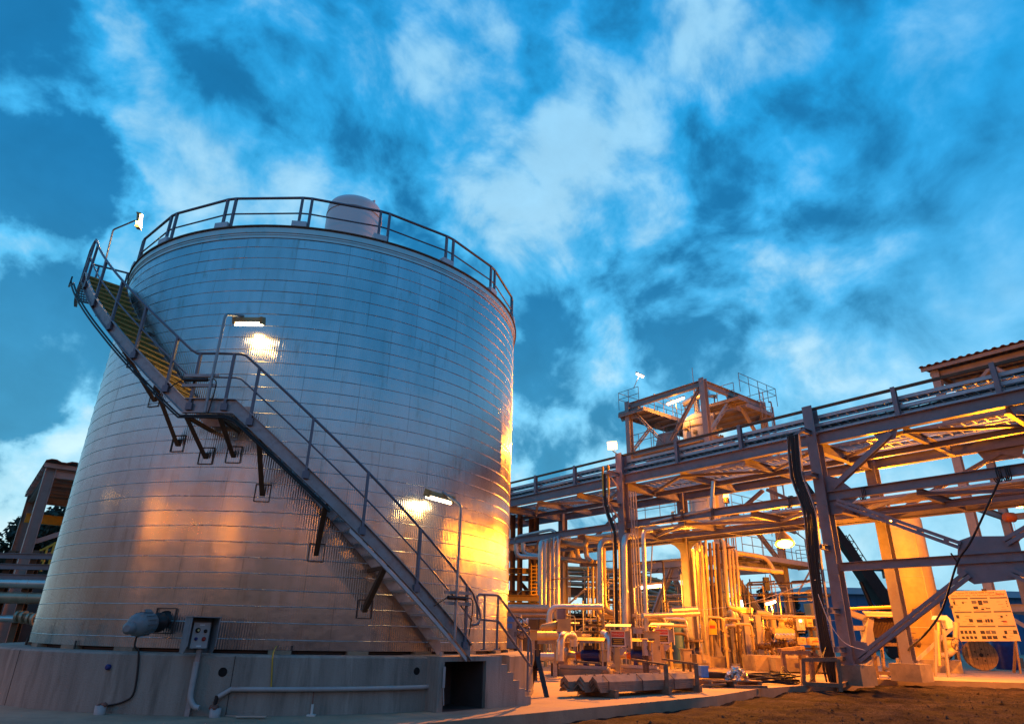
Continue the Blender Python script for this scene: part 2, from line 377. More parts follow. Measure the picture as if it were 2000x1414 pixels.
# dry grass tufts and weeds in the dirt
gr = MB()
for i in range(420):
    x = rnd.uniform(2, 24); y = rnd.uniform(11, 24.2)
    if y > min(11+.93*x, 24.3)-.3: continue
    if mn.noise(V((x*.5, y*.5, 2))) < .05: continue
    z0 = ghz(x, y)
    for b in range(9):
        a = rnd.uniform(0, 2*PI); h = rnd.uniform(.02, .07); q = V((x+rnd.gauss(0, .07), y+rnd.gauss(0, .07), z0-.005)); e = V((cos(a), sin(a), 0))
        gr.add([q-e*.004, q+e*.004, q+V((cos(a+1)*.04, sin(a+1)*.04, h))], [(0, 1, 2)])
mat('dry grass', (.07, .05, .025), .9, 0, .4, 9)
gr.build('dry_grass', 'dry grass', kind='stuff', label='low dry grass tufts in the brown dirt')

# concrete slab with its kerb edge
k0 = gnd(830, 1412); k1 = gnd(1400, 1358); dk_ = (k0-k1).normalized()
edge = [k0+dk_*14, k0, k1, gnd(1484, 1344), gnd(1568, 1338)]
edge += [V((edge[-1].x+1.2, edge[-1].y+1.0, 0)), V((12.4, 24.2, 0)), gnd(1699, 1325), gnd(2000, 1333)]
edge += [V((60, edge[-1].y+.9, 0)), V((160, 60, 0)), V((160, 170, 0)), V((-120, 170, 0)), V((-120, -20, 0)), V((-14, -6, 0))]
s_ = MB(); s_.prism([V((p.x, p.y, -.6)) for p in edge], (0, 0, .6))
m = mat('slab concrete', (.33, .25, .175), .86, 0, .25, .9, .35, 30, (.17, .135, .11), .6)  # warm lamplight put into the base tint of the slab
s_.build('pavement', m, kind='structure')
jn = MB()                                 # saw-cut joints
for t in (-9, -4.5, 0, 4.5, 9, 13.5, 18):
    p = V((t*.75-2, 14.5+t*.75, .004)); q = p+V((-20, 18, 0))*.0+V((-.68, .73, 0))*24
    if t > 0: jn.bar(p+V((-.68, .73, 0))*1.2, q, .018, .002)
for d_ in (6, 12, 18):
    p = k0+V((-.68, .73, 0))*d_+V((.7, .69, 0))*4; jn.bar(V((p.x, p.y, .004)), V((p.x, p.y, .004))+V((.7, .7, 0))*24, .018, .002)
jn.build('pavement_joints', 'print dark', kind='structure')
# ------------------------------------------------------------------ storage tank
import numpy as np
def cylp(px, py, r):                      # pixel -> (bearing round the tank, height) on a cylinder of radius r
    d = ray(px, py); a = d.x**2+d.y**2; b = -2*(d.x*TC.x+d.y*TC.y); c = TC.x**2+TC.y**2-r*r; D = b*b-4*a*c
    t = (-b-math.sqrt(max(D, 0)))/2/a; q = V((0, 0, EYE))+d*t
    return math.degrees(math.atan2(q.x-TC.x, -(q.y-TC.y))), q.z
tank = thing('storage_tank', 'huge round storage tank clad in ribbed silver metal sheeting with horizontal straps', 'storage tank', (TC.x, TC.y, 0))
def tank_mat():
    m = bpy.data.materials.new('tank cladding'); m.use_nodes = True; nt = m.node_tree; N = nt.nodes; L = nt.links; b = N['Principled BSDF']
    at_ = N.new('ShaderNodeAttribute'); at_.attribute_name = 'panel'
    g = N.new('ShaderNodeNewGeometry'); mp = N.new('ShaderNodeMapping'); mp.inputs['Scale'].default_value = (1, 1, .16); L.new(g.outputs['Position'], mp.inputs[0])
    def nz(s, d, src, r=.6):
        n = N.new('ShaderNodeTexNoise'); n.inputs['Scale'].default_value = s; n.inputs['Detail'].default_value = d; n.inputs['Roughness'].default_value = r; L.new(src, n.inputs['Vector']); return n.outputs['Fac']
    def mr(x, a, b_, c, d):
        n = N.new('ShaderNodeMapRange'); L.new(x, n.inputs[0])
        for i, q in zip((1, 2, 3, 4), (a, b_, c, d)): n.inputs[i].default_value = q
        return n.outputs[0]
    def mx(f, a, b_):
        n = N.new('ShaderNodeMix'); n.data_type = 'RGBA'
        for i, q in ((0, f), (6, a), (7, b_)):
            if isinstance(q, tuple): n.inputs[i].default_value = (*q, 1)
            else: L.new(q, n.inputs[i])
        return n.outputs[2]
    def ml(a, b_, op='MULTIPLY'):
        n = N.new('ShaderNodeMath'); n.operation = op
        for i, q in enumerate((a, b_)):
            if isinstance(q, float): n.inputs[i].default_value = q
            else: L.new(q, n.inputs[i])
        return n.outputs[0]
    s1 = nz(2.6, 6, mp.outputs[0]); s2 = nz(9, 6, mp.outputs[0], .7); s3 = nz(.8, 4, g.outputs['Position'])
    tone = ml(mr(at_.outputs['Fac'], 0, 1, .94, 1.05), mr(s1, .3, .7, .86, 1.1))
    v = N.new('ShaderNodeVectorMath'); v.operation = 'SCALE'; v.inputs[0].default_value = (.54, .53, .54); L.new(tone, v.inputs['Scale'])
    c = mx(ml(mr(s2, .54, .72, 0., .7), mr(s3, .38, .6, 0., 1.)), v.outputs[0], (.26, .17, .12))      # rust-brown run-off
    as_ = N.new('ShaderNodeAttribute'); as_.attribute_name = 'seam'; c = mx(ml(as_.outputs['Fac'], .40), c, (.05, .04, .035))
    L.new(c, b.inputs['Base Color']); b.inputs['Metallic'].default_value = .92
    L.new(ml(mr(s1, .3, .7, .13, .23), mr(at_.outputs['Fac'], 0, 1, -.01, .02), 'ADD'), b.inputs['Roughness'])
    bp = N.new('ShaderNodeBump'); bp.inputs['Strength'].default_value = .22; bp.inputs['Distance'].default_value = .03
    L.new(nz(1.5, 3, g.outputs['Position']), bp.inputs['Height']); L.new(bp.outputs[0], b.inputs['Normal'])
    b.inputs['Coat Weight'].default_value = .45; b.inputs['Coat Roughness'].default_value = .36; b.inputs['Coat IOR'].default_value = 1.7
    bp2 = N.new('ShaderNodeBump'); bp2.inputs['Strength'].default_value = .5; bp2.inputs['Distance'].default_value = .03
    L.new(nz(2.2, 2, g.outputs['Position']), bp2.inputs['Height']); L.new(bp2.outputs[0], b.inputs['Coat Normal'])
    MATS['tank cladding'] = m
tank_mat()
BANDS = [1.04+.2562*i for i in range(30)]
rows = [TBOT]
for zb in BANDS: rows += [zb-.004, zb+.004]
rows.append(8.70)
pitch = 360/760.; th = []
a0 = -115.
while a0 < 115-1e-6: th.append(a0); a0 += pitch/6
while a0 < 245-1e-6: th.append(a0); a0 += 1.
th = np.radians(np.array(th)); nc = len(th); zz = np.array(rows); nr = len(zz)
rng = np.random.default_rng(3)
npan = 30; pw = 2*np.pi/npan
pidx = np.floor((th+np.pi*2)/pw).astype(int) % npan
rowlev = np.clip(((np.arange(nr)-1)//2+1)//4, 0, 8)
ptone = rng.random((10, npan)); poff = rng.normal(0, .0012, (10, npan))
corr = np.where(np.arange(nc) < int(230/pitch*6), .0018*np.cos(th*760), 0)
Rr = np.zeros((nr, nc)); tone = np.zeros((nr, nc))
for j in range(nr):
    sh = (rowlev[j] % 2)*pw*.5; pi_ = np.floor((th+sh+np.pi*2)/pw).astype(int) % npan
    wav = .002*np.sin(th*23+zz[j]*.8)+.001*np.sin(th*41-zz[j]*1.7)
    Rr[j] = TR+corr+poff[rowlev[j]][pi_]+wav*.35; tone[j] = ptone[rowlev[j]][pi_]
X = Rr*np.sin(th)[None]; Y = -Rr*np.cos(th)[None]; Z = np.repeat(zz[:, None], nc, 1)
co_ = np.stack([X, Y, Z], -1).reshape(-1, 3)
jj, ii = np.meshgrid(np.arange(nr-1), np.arange(nc), indexing='ij'); i2 = (ii+1) % nc
fc = np.stack([jj*nc+ii, jj*nc+i2, (jj+1)*nc+i2, (jj+1)*nc+ii], -1).reshape(-1, 4)
me = bpy.data.meshes.new('shell'); me.vertices.add(len(co_)); me.vertices.foreach_set('co', co_.ravel().astype(np.float32))
me.loops.add(fc.size); me.loops.foreach_set('vertex_index', fc.ravel().astype(np.int32)); me.polygons.add(len(fc))
me.polygons.foreach_set('loop_start', (np.arange(len(fc))*4).astype(np.int32)); me.polygons.foreach_set('use_smooth', np.ones(len(fc), dtype=bool))
me.update(calc_edges=True)
seam = np.zeros((nr, nc))
for j in range(nr):
    shf = (rowlev[j] % 2)*pw*.5; q_ = ((th+shf+np.pi*2) % pw)*TR; seam[j] = (q_ < .012)
at2 = me.attributes.new('seam', 'FLOAT', 'POINT'); at2.data.foreach_set('value', seam.ravel().astype(np.float32))
att = me.attributes.new('panel', 'FLOAT', 'POINT'); att.data.foreach_set('value', tone.ravel().astype(np.float32))
me.materials.append(MATS['tank cladding']); shell = bpy.data.objects.new('shell', me); COL.objects.link(shell); shell.parent = tank
mat('strap steel', (.50, .49, .49), .30, .95, .3, 3, .15, 6)
for k, zb in enumerate(BANDS):            # the straps, each a hoop of its own
    b = MB(); n = 300; vs = []; ph = rnd.uniform(0, 6)
    for i in range(n):
        t = 2*PI*i/n; r = TR+.0055+.0016*sin(t*41+ph)+.0012*sin(t*97+ph*2); dz = .003*sin(t*13+ph); hw = .008
        for rr_, z_ in ((TR-.004, zb-hw), (r, zb-hw*.8), (r+.002, zb), (r, zb+hw*.8), (TR-.004, zb+hw)): vs.append((TC.x+rr_*sin(t), TC.y-rr_*cos(t), z_+dz))
    b.add(vs, [(i*5+j, ((i+1) % n)*5+j, ((i+1) % n)*5+j+1, i*5+j+1) for i in range(n) for j in range(4)], True); b.build('strap', 'strap steel', tank)
b = MB()
def ringsec(b, prof, n=160, sm=True):     # hoop with a closed (radius, height) section
    m_ = len(prof); vs = [tk(360*i/n, r, z_) for i in range(n) for r, z_ in prof]
    return b.add(vs, [(i*m_+j, ((i+1) % n)*m_+j, ((i+1) % n)*m_+(j+1) % m_, i*m_+(j+1) % m_) for i in range(n) for j in range(m_)], sm)
for z0, z1, r in ((8.685, 8.755, .02), (8.755, 8.80, .03), (8.80, 8.935, .045)): ringsec(b, [(TR-.02, z0), (TR+r, z0), (TR+r, z1), (TR-.02, z1)], 160, False)
b.build('eave_flashing', 'silver cladding', tank)
b = MB(); ringsec(b, [(TR-.1, 8.936), (TR+.075, 8.936), (TR+.075, 8.965), (TR-.1, 8.965)], 200, False)
for i in range(96): t = 360*i/96; b.tube([tk(t, TR+.04, 8.97), tk(t, .3, 9.35)], .012, 4)
vs = [tk(360*i/96, TR+.05, 8.966) for i in range(96)]+[V((TC.x, TC.y, 9.35))]
b.add(vs, [(i, (i+1) % 96, 96) for i in range(96)]); b.build('roof', 'brown steel', tank)
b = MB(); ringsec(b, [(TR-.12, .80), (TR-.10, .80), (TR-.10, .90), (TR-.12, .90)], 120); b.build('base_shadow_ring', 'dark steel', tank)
for i in range(25):
    t = 15.2+14.4*i; c = tk(t, TR-.03, .855); b = MB(); b.box(c, (.36, .16, .058), V((cos(rad(t)), sin(rad(t)), 0)), V((sin(rad(t)), -cos(rad(t)), 0)))
    b.build('base_pad', 'footing concrete', tank)
    if i % 2 == 0: b = MB(); p = tk(t+2, TR+.03, .83); b.tube([p, p+V((0, 0, .13))], .016, 6); b.build('anchor_bolt', 'dark steel', tank)
# roof guard rail of straight bays between twin posts on small boxes
JT = [6.4+18.947*i for i in range(19)]; RG = TR-.02
b1 = MB(); b2 = MB()
for i, t in enumerate(JT):
    for b_, z_, r_ in ((b1, 9.735, .03), (b2, 9.34, .018)):
        b_.tube([tk(t-1.1, RG, z_), tk(t+1.1, RG, z_), tk(t+17.85, RG, z_)], r_, 7)
b1.build('guard_rail', 'rail paint', tank); b2.build('guard_rail', 'rail paint', tank)
for t in JT:
    for s_ in (-1.15, 1.15): b = MB(); b.bar(tk(t+s_, RG, 8.95), tk(t+s_, RG, 9.735), .05, .05, tk(t, 1, 0)-tk(t, 0, 0)); b.build('guard_post', 'rail paint', tank)
    b = MB(); b.box(tk(t-.8, TR-.03, 9.02), (.30, .20, .14), V((cos(rad(t)), sin(rad(t)), 0)), V((sin(rad(t)), -cos(rad(t)), 0))); b.build('post_box', 'galvanised tray', tank)
# concrete ring foundation
fnd = thing('tank_foundation', 'low round concrete ring foundation under the big silver tank', 'foundation', (TC.x, TC.y, 0))
b = MB(); RF = TR+.62
prf = [(TR-1.5, -.3), (RF, -.3), (RF, .80), (RF-.03, .826), (TR-1.5, .826)]
ta0, ta1 = cylp(864, 1380, RF)[0]-1.0, cylp(964, 1380, RF)[0]+6; nn_ = 220
vs = [tk(ta1+(360-(ta1-ta0))*i/nn_, r, z_) for i in range(nn_+1) for r, z_ in prf]
b.add(vs, [(i*5+j, (i+1)*5+j, (i+1)*5+(j+1) % 5, i*5+(j+1) % 5) for i in range(nn_) for j in range(5)]+[(0, 1, 2, 3, 4), tuple(nn_*5+j for j in (4, 3, 2, 1, 0))])
vs = [tk(ta0+(ta1-ta0)*i/12, r, z_) for i in range(13) for r, z_ in ((TR-1.5, .80), (TR+.1, .80), (TR+.1, .826), (TR-1.5, .826))]
b.add(vs, [(i*4+j, (i+1)*4+j, (i+1)*4+(j+1) % 4, i*4+(j+1) % 4) for i in range(12) for j in range(4)])
b.build('ring_wall', 'concrete', fnd)
b = MB(); 
for i in range(9):
    if not 40 < 40*i+9 < 65: b.tube([tk(40*i+9, RF+.001, .0), tk(40*i+9, RF+.001, .81)], .006, 4)
b.build('wall_joints', 'print dark', fnd)
for px, py, r_ in ((435, 1312, .062), (814, 1310, .056)):
    t, z_ = cylp(px, py, RF); b = MB(); o = tk(t, RF-.02, z_); ax = tk(t, 1, 0)-tk(t, 0, 0)
    b.lathe(o, ax, [(0, r_*.9), (.024, r_*.9), (.026, r_), (.02, r_*1.06)], 20); b.build('drain_hole', 'hole black', fnd)
t, z_ = cylp(213, 1302, RF); b = MB(); b.lathe(tk(t, RF-.02, z_), tk(t, 1, 0)-tk(t, 0, 0), [(0, .04), (.06, .04), (.07, .025)], 14); b.build('drain_stub', 'motor blue', fnd)
# white dome-topped drum on the roof
o = at(692, 430, 13.6); o.z = 9.05; drum = thing('roof_drum', 'white dome-topped drum standing on the tank roof behind the guard rail', 'drum', o)
b = MB(); R_ = .665; DK = (at(692, 388, 13.6).z-9.05-.24)/1.93
b.lathe(o, (0, 0, 1), [(h_*DK, r_) for h_, r_ in ((0, R_), (1.68, R_), (1.76, R_*.985), (1.83, R_*.93), (1.88, R_*.82), (1.91, R_*.6), (1.93, R_*.15))], 40); b.build('drum_body', 'drum white', drum)
b = MB()
for z_ in (.5, 1.52): b.lathe(o+V((0, 0, z_*DK)), (0, 0, 1), [(-.012, R_), (-.012, R_+.012), (.012, R_+.012), (.012, R_)], 40)
b.build('weld_seam', 'white paint', drum)
for t_ in (-.5, 2.4):
    e = V((cos(t_), sin(t_), 0)); b = MB(); b.box(o+e*R_*.8+V((0, 0, 1.82*DK)), (.03, .14, .2), e.cross(V((0, 0, 1))), e); b.build('lifting_lug', 'white paint', drum)

# ------------------------------------------------------------------ stairway round the tank
stair = thing('tank_stairway', 'grey steel stairway with a landing winding up the side of the tank', 'stairway', tk(40, TR+.5, .83))
SO, SI = 5.95, TR+.13
def zs(t):                                # stringer centre height at a bearing
    if t > 2.8: return 1.03+(46-t)*.0850
    if t > -5.6: return 4.70
    if t > -46: return 4.70+(-5.6-t)*.0855
    return 8.15
def ribbon(b, t0, t1, r, dz0, dz1, th_, n=80, zf=zs, sm=True):
    vs = []
    for i in range(n+1):
        t = t0+(t1-t0)*i/n; z_ = zf(t)
        for rr_, dz in ((r-th_/2, dz0), (r+th_/2, dz0), (r+th_/2, dz1), (r-th_/2, dz1)): vs.append(tk(t, rr_, z_+dz))
    b.add(vs, [(0, 1, 2, 3), (n*4+3, n*4+2, n*4+1, n*4)]+[(i*4+j, (i+1)*4+j, (i+1)*4+(j+1) % 4, i*4+(j+1) % 4) for i in range(n) for j in range(4)], False); return b
for (t0, t1) in ((47.6, 2.8), (2.8, -5.6), (-5.6, -46), (-46, -60)):
    for r, nm in ((SO, 'stringer'), (SI, 'stringer')):
        b = MB(); ribbon(b, t0, t1, r, -.13, .13, .014, 50)
        if r == SO:
            ribbon(b, t0, t1, r+.03, .116, .13, .05, 50); ribbon(b, t0, t1, r+.03, -.13, -.116, .05, 50)
        b.build(nm, 'galvanised', stair)
def tread(t, z_, dpt=.24, tmat='galvanised tray'):
    a = V((cos(rad(t)), sin(rad(t)), 0)); b = MB(); r0, r1 = SI+.01, SO-.01
    c0 = tk(t, r0, z_); c1 = tk(t, r1, z_)
    b.bar(c0+a*dpt/2, c1+a*dpt/2, .03, .035); b.bar(c0-a*dpt/2, c1-a*dpt/2, .012, .035)
    for k in range(6): b.bar(c0+a*dpt*(k/6-.45), c1+a*dpt*(k/6-.45), .006, .028)
    for k in range(4): rr_ = r0+(r1-r0)*(k+.5)/4; b.bar(tk(t, rr_, z_)-a*dpt/2, tk(t, rr_, z_)+a*dpt/2, .01, .02)
    b.build('tread', tmat, stair)
for i in range(19): z_ = 1.09+.19*i; tread(46-(z_-1.03)/.0850, z_+.02)
for i in range(18): z_ = 4.88+.19*i; tread(-5.6-(z_-4.70)/.0855, z_+.02, tmat='tread yellow')
for t0, t1, z_ in ((2.8, -5.6, 4.76), (-46, -60, 8.21)):
    b = MB(); n = 10
    for k in range(17): rr_ = SI+(SO-SI)*k/16; b.tube([tk(t0+(t1-t0)*i/n, rr_, z_) for i in range(n+1)], .008, 4, smooth=False)
    for i in range(n+1): b.bar(tk(t0+(t1-t0)*i/n, SI, z_-.02), tk(t0+(t1-t0)*i/n, SO, z_-.02), .04 if i % 5 == 0 else .012, .04)
    b.build('landing_grating', 'galvanised', stair)
b = MB(); b.box(tk(-1.4, SI+.05, 4.86), (.78, .012, .16), V((cos(rad(-1.4)), sin(rad(-1.4)), 0)), tk(-1.4, 1, 0)-tk(-1.4, 0, 0)); b.build('kick_plate', 'galvanised', stair)
RR_ = SO+.03
def rail_pts(dz): return [tk(t, RR_, zs(t)+dz) for t in [47.5-1.2*i for i in range(38)]+[2.2, -1.5, -5.2]+[-6.4-1.2*i for i in range(34)]+[-48, -52, -56]]
end = [tk(t, RR_, zs(47.5)+dz) for t, dz in ((49.2, .70), (49.6, .58), (49.0, .46), (47.6, .44))]
b = MB(); b.tube(end[::-1]+rail_pts(.97), .024, 8); b.build('handrail', 'rail paint', stair)
b = MB(); b.tube(rail_pts(.52), .016, 8); b.build('mid_rail', 'rail paint', stair)
for t in (46, 35.6, 25.5, 15.6, 5.7, 1.2, -4.6, -9.5, -17.7, -25.9, -34.1, -42.3, -47, -52, -56):
    b = MB(); e = tk(t, 1, 0)-tk(t, 0, 0); b.bar(tk(t, RR_, zs(t)-.06), tk(t, RR_, zs(t)+.965), .045, .045, e); b.box(tk(t, RR_, zs(t)-.02), (.11, .06, .12), V((cos(rad(t)), sin(rad(t)), 0)), e)
    b.build('rail_post', 'rail paint', stair)
b = MB()                                  # rail across the head of the stair to the roof
p = [tk(-56, RR_, 9.12), tk(-58.5, SO-.1, 9.12), tk(-58.5, TR+.05, 9.12)]; b.tube(p, .024, 7); b.tube([tk(-58.5, TR+.1, 8.2), tk(-58.5, TR+.1, 9.12)], .022, 6); b.tube([tk(-58.5, SO-.2, 8.2), tk(-58.5, SO-.2, 9.12)], .022, 6); b.build('handrail', 'rail paint', stair)
for i, (t, zw) in enumerate(((-45, 7.2), (-33, 6.2), (-21, 5.2), (-12.1, 4.28), (-5.2, 4.04), (.5, 4.07), (7.5, 3.40), (19.4, 2.43), (30.2, 1.54))):
    b = MB(); e = tk(t, 1, 0)-tk(t, 0, 0); a = V((cos(rad(t)), sin(rad(t)), 0)); zt = zs(t)-.14
    b.angle(tk(t, TR-.02, zw), tk(t, SO-.06, zt), .085, .085, a); b.bar(tk(t, TR-.02, zt-.03), tk(t, SO-.02, zt-.03), .06, .06); b.build('bracket', 'brown steel', stair)
    b = MB(); c = tk(t, TR+.012, zw+.02)
    for sx in (-.13, .13): b.bar(c+a*sx+V((0, 0, -.15)), c+a*sx+V((0, 0, .15)), .014, .014)
    for sz in (-.15, .15): b.bar(c-a*.13+V((0, 0, sz)), c+a*.13+V((0, 0, sz)), .014, .014)
    b.build('cladding_trim', 'dark steel', tank)
# cables strapped under the outer stringer
b = MB()
for k in range(2): b.tube([tk(t, SO+.09+.035*k+.10*max(0, (-t-26)/20), zs(t)-.20-.04*k) for t in [20-1.5*i for i in range(46)]]+[tk(-48.5, SO+.22, 8.1+.1*k)], .018, 6)
tag(b.build('cable_run', 'black rubber'), 'black cables strapped below the outer edge of the tank stairway', 'cable')
b = MB(); ribbon(b, 23.5, 46.5, SO+.02, -.235, -.165, .05, 30); tag(b.build('cable_channel', 'galvanised tray'), 'pale metal cable channel running along the foot of the tank stairway', 'cable channel')

# ------------------------------------------------------------------ lamps on the stairway
def tube_lamp(name, label, pole, arm, fa, fb, power, down=V((0, 0, -1)), mats=('galvanised', 'cream paint'), brk=None, light=True, aim=None):
    o = thing(name, label, 'lamp', pole[0])
    b = MB(); b.tube(list(pole)+list(arm), .026, 8, bend=.08); b.build('pole', mats[0], o)
    d = (fb-fa).normalized(); b = MB(); c = (fa+fb)/2; l = (fb-fa).length; sd = d.cross(down).normalized()
    b.prism([c-d*l/2+sd*x+down*y for x, y in ((-.085, .03), (-.06, -.06), (.06, -.06), (.085, .03))], d*l); b.build('housing', mats[1], o)
    b = MB(); b.tube([fa+down*.055+d*.02, fb+down*.055-d*.02], .042, 10); b.build('lamp_tube', 'lamp glow', o)
    for q, s_ in ((fa, 1), (fb, -1)): b = MB(); b.box(q+d*.02*s_+down*.0, (.05, .17, .14), d, sd, down); b.build('end_cap', mats[1], o)
    if light: lamp_light('lamp_light', c+down*.14, power, WARM, o, kind='AREA', size=(.12, l), aim=down if aim is None else aim)
    return o
e0 = lambda t: tk(t, 1, 0)-tk(t, 0, 0)
t2, zb2 = cylp(402, 795, SO+.1); _, zt2 = cylp(432, 614, SO+.1)
A = tk(-2.6, TR+.42, zt2+.16); B = A+V((cos(rad(-2)), sin(rad(-2)), 0))*.56
lampm = tube_lamp('stair_lamp', 'lit tube lamp on a bent pole above the stairway landing, glaring on the tank', [tk(t2, SO+.1, zb2-.1), tk(t2, SO+.1, zt2)], [(A+B)/2*.55+A*.45+V((0, 0, .1))], A, B, 15, (V((0, 0, -1))-e0(-2)*.35).normalized())
t3, zb3 = cylp(888, 1238, SO+.1); _, zt3 = cylp(887, 985, SO+.1)
A3 = tk(cylp(833, 962, TR+.45)[0], TR+.45, cylp(833, 962, TR+.45)[1]); B3 = tk(cylp(883, 976, TR+.45)[0], TR+.45, cylp(883, 976, TR+.45)[1])
tube_lamp('stair_lamp', 'lit tube lamp on a bent pole beside the foot of the tank stairway', [tk(t3, SO+.1, zb3-.1), tk(t3, SO+.1, zt3)], [(A3*.4+B3*.6)+V((0, 0, .1))], A3, B3, 14, (V((0, 0, -1))-e0(38)*.35).normalized())
p0 = at(205, 520, 17.5); p1 = at(221, 449, 17.5); p2 = at(264, 431, 17.2)
A1 = at(268, 424, 17.2); B1 = A1+V((.25, -.1, 0)).normalized()*.0+V((.28, .42, 0))
tube_lamp('stair_lamp', 'lit tube lamp on a bent pole at the head of the stairway against the sky', [p0-V((0, 0, .5)), p1], [p2], at(270, 446, 17.15), at(273, 418, 17.15), 70, V((1, .12, -.15)).normalized(), aim=V((.1, .1, -1)))
for (px, py) in ((392, 744), (893, 1168)):
    t, z_ = cylp(px, py, SO+.05); a = V((cos(rad(t)), sin(rad(t)), 0)); b = MB()
    for dz in (.09, -.09): b.bar(tk(t, SO+.06, z_+dz)-a*.3, tk(t, SO+.06, z_+dz)+a*.3, .05, .05)
    o = b.build('ballast_bracket', 'galvanised', None, 'pair of short metal channels carrying wiring on the rail by the stairway %s' % ('landing' if px < 500 else 'foot'), 'bracket')
    b = MB(); b.tube([tk(t, SO+.1, z_)-a*.25, tk(t, SO+.1, z_)+a*.15], .035, 8); b.tube(bez([tk(t, SO+.1, z_)-a*.25, tk(t-3, SO+.12, z_-.02), tk(t-5.0, SO+.1, z_-.15)], 8), .011, 5)
    b.tube(bez([tk(t, SO+.1, z_)+a*.15, tk(t+3, SO+.12, z_-.05), tk(t+2.6, SO+.1, z_-.6)], 8), .011, 5); b.build('cable', 'black rubber', o)

# ------------------------------------------------------------------ fittings on and in front of the foundation
mx_ = thing('mixer_motor', 'grey motor with a round body sticking out of the tank wall low on the left', 'motor', tk(-3, TR, 1.2))
tw, zw = cylp(322, 1213, TR); W = tk(tw, TR-.05, zw); Q = tk(cylp(255, 1221, TR+.9)[0], TR+.9, cylp(255, 1221, TR+.9)[1]); ax = (Q-W).normalized()
Lm = (Q-W).length
b = MB(); b.lathe(W, ax, [(0, .17), (.04, .17), (.05, .10), (.2, .10), (.21, .15), (.26, .15), (.27, .11), (Lm*.52, .11)], 20); b.build('gear_flange', 'black steel', mx_)
b = MB(); b.lathe(W+ax*Lm*.5, ax, [(0, .13), (.02, .165), (.1, .17), (.30, .17), (.36, .15), (.40, .11), (.42, .05)], 26)
for k in range(16):
    a = 2*PI*k/16; x = ax.orthogonal().normalized(); y = ax.cross(x); rr_ = x*cos(a)+y*sin(a); b.bar(W+ax*(Lm*.5+.06)+rr_*.172, W+ax*(Lm*.5+.3)+rr_*.172, .006, .018, rr_)
b.build('motor_body', 'motor grey', mx_)
b = MB(); c = W+ax*Lm*.6+V((0, 0, .19)); b.box(c, (.12, .09, .06), ax); b.build('lifting_eye', 'motor grey', mx_)
b = MB(); c = Q+V((-.03, 0, -.04)); b.lathe(c, ax, [(-.1, .09), (.0, .09), (.03, .05)], 14); b.build('terminal_box', 'motor grey', mx_)
b = MB(); a = V((cos(rad(tw)), sin(rad(tw)), 0)); c = tk(tw, TR+.012, zw+.01)
for sx in (-.17, .17): b.bar(c+a*sx+V((0, 0, -.19)), c+a*sx+V((0, 0, .19)), .018, .016)
for sz in (-.19, .19): b.bar(c-a*.17+V((0, 0, sz)), c+a*.17+V((0, 0, sz)), .018, .016)
b.build('cladding_trim', 'dark steel', tank)
mcab = [Q+ax*-.22+V((0, 0, -.14)), Q+ax*-.22+V((0, 0, -.3))]
for px, py in ((271, 1277), (262, 1350), (240, 1370), (205, 1378)): t, z_ = cylp(px, py, RF+.02); mcab.append(tk(t, RF+.02, z_))
b = MB(); b.tube(bez(mcab, 6), .014, 6); tag(b.build('motor_cable', 'black rubber'), 'black cable dropping from the grey mixer motor down the foundation wall', 'cable')
t, z_ = cylp(387, 1240, RF+.12); e = e0(t); a = V((cos(rad(t)), sin(rad(t)), 0)); c = tk(t, RF+.10, z_)
# the panel is turned a little to the right of the camera's line
ctl = thing('control_station', 'hooded grey push-button control box on a post in front of the tank', 'control box', V((c.x, c.y, 0)))
fw = (V((0, 0, EYE))-c); fw.z = 0; fw.normalize(); fw = (Matrix.Rotation(rad(20), 3, 'Z') @ fw); sx = fw.cross(V((0, 0, 1))) * -1
hw, hh, dp = .20, .25, .24
b = MB()
for s_ in (-1, 1): b.prism([c+sx*s_*hw+fw*p_+V((0, 0, q_)) for p_, q_ in ((-.08, -hh), (.10, -hh), (.20, -hh*.6), (.20, hh), (-.08, hh))], sx*.012*s_)
b.box(c+fw*.06+V((0, 0, hh+.006)), (2*hw+.05, .30, .012), sx, fw); b.box(c+fw*-.08, (2*hw, .012, 2*hh), sx, fw); b.build('hood', 'motor grey', ctl)
b = MB(); b.box(c+fw*.02+V((0, 0, .0)), (.25, .12, .36), sx, fw); bx = b.build('panel', 'grey enclosure', ctl)
for dx, dz, r_, mm in ((-.055, .07, .036, 'black rubber'), (.06, .06, .026, 'black rubber'), (-.06, -.05, .024, 'motor blue'), (.055, -.05, .03, 'red paint')):
    b = MB(); b.lathe(c+fw*.08+sx*dx+V((0, 0, dz)), fw, [(0, r_), (.012, r_), (.014, r_*.55), (.03, r_*.55)], 16); b.build('button', mm, bx)
b = MB(); b.lathe(c+fw*.093+sx*-.055+V((0, 0, .07)), fw, [(0, .016), (.02, .016)], 12); b.build('gauge_face', 'lamplit paper', bx)
for dz in (.145, -.15): b = MB(); b.box(c+fw*.0815+V((0, 0, dz)), (.07, .003, .018), sx, fw); b.build('name_plate', 'print white', bx)
b = MB(); q = tk(t+.4, RF+.06, 0); b.bar(V((q.x, q.y, .0)), V((q.x, q.y, z_-.2)), .07, .05, e); b.build('post', 'galvanised', ctl)
pc = [cylp(x, y, RF+.05) for x, y in ((387, 1292), (374, 1362), (382, 1379), (392, 1381))]
b = MB(); b.tube([tk(q0+.0, RF+.12, max(q1, .04)) for q0, q1 in pc], .04, 10, bend=.07); tag(b.build('drop_conduit', 'grey enclosure'), 'short grey conduit bending from the control box down to the floor', 'conduit')
pc = [cylp(x, y, RF+.05) for x, y in ((427, 1360), (452, 1345), (550, 1344), (700, 1340), (842, 1334), (848, 1328), (853, 1285), (856, 1230))]
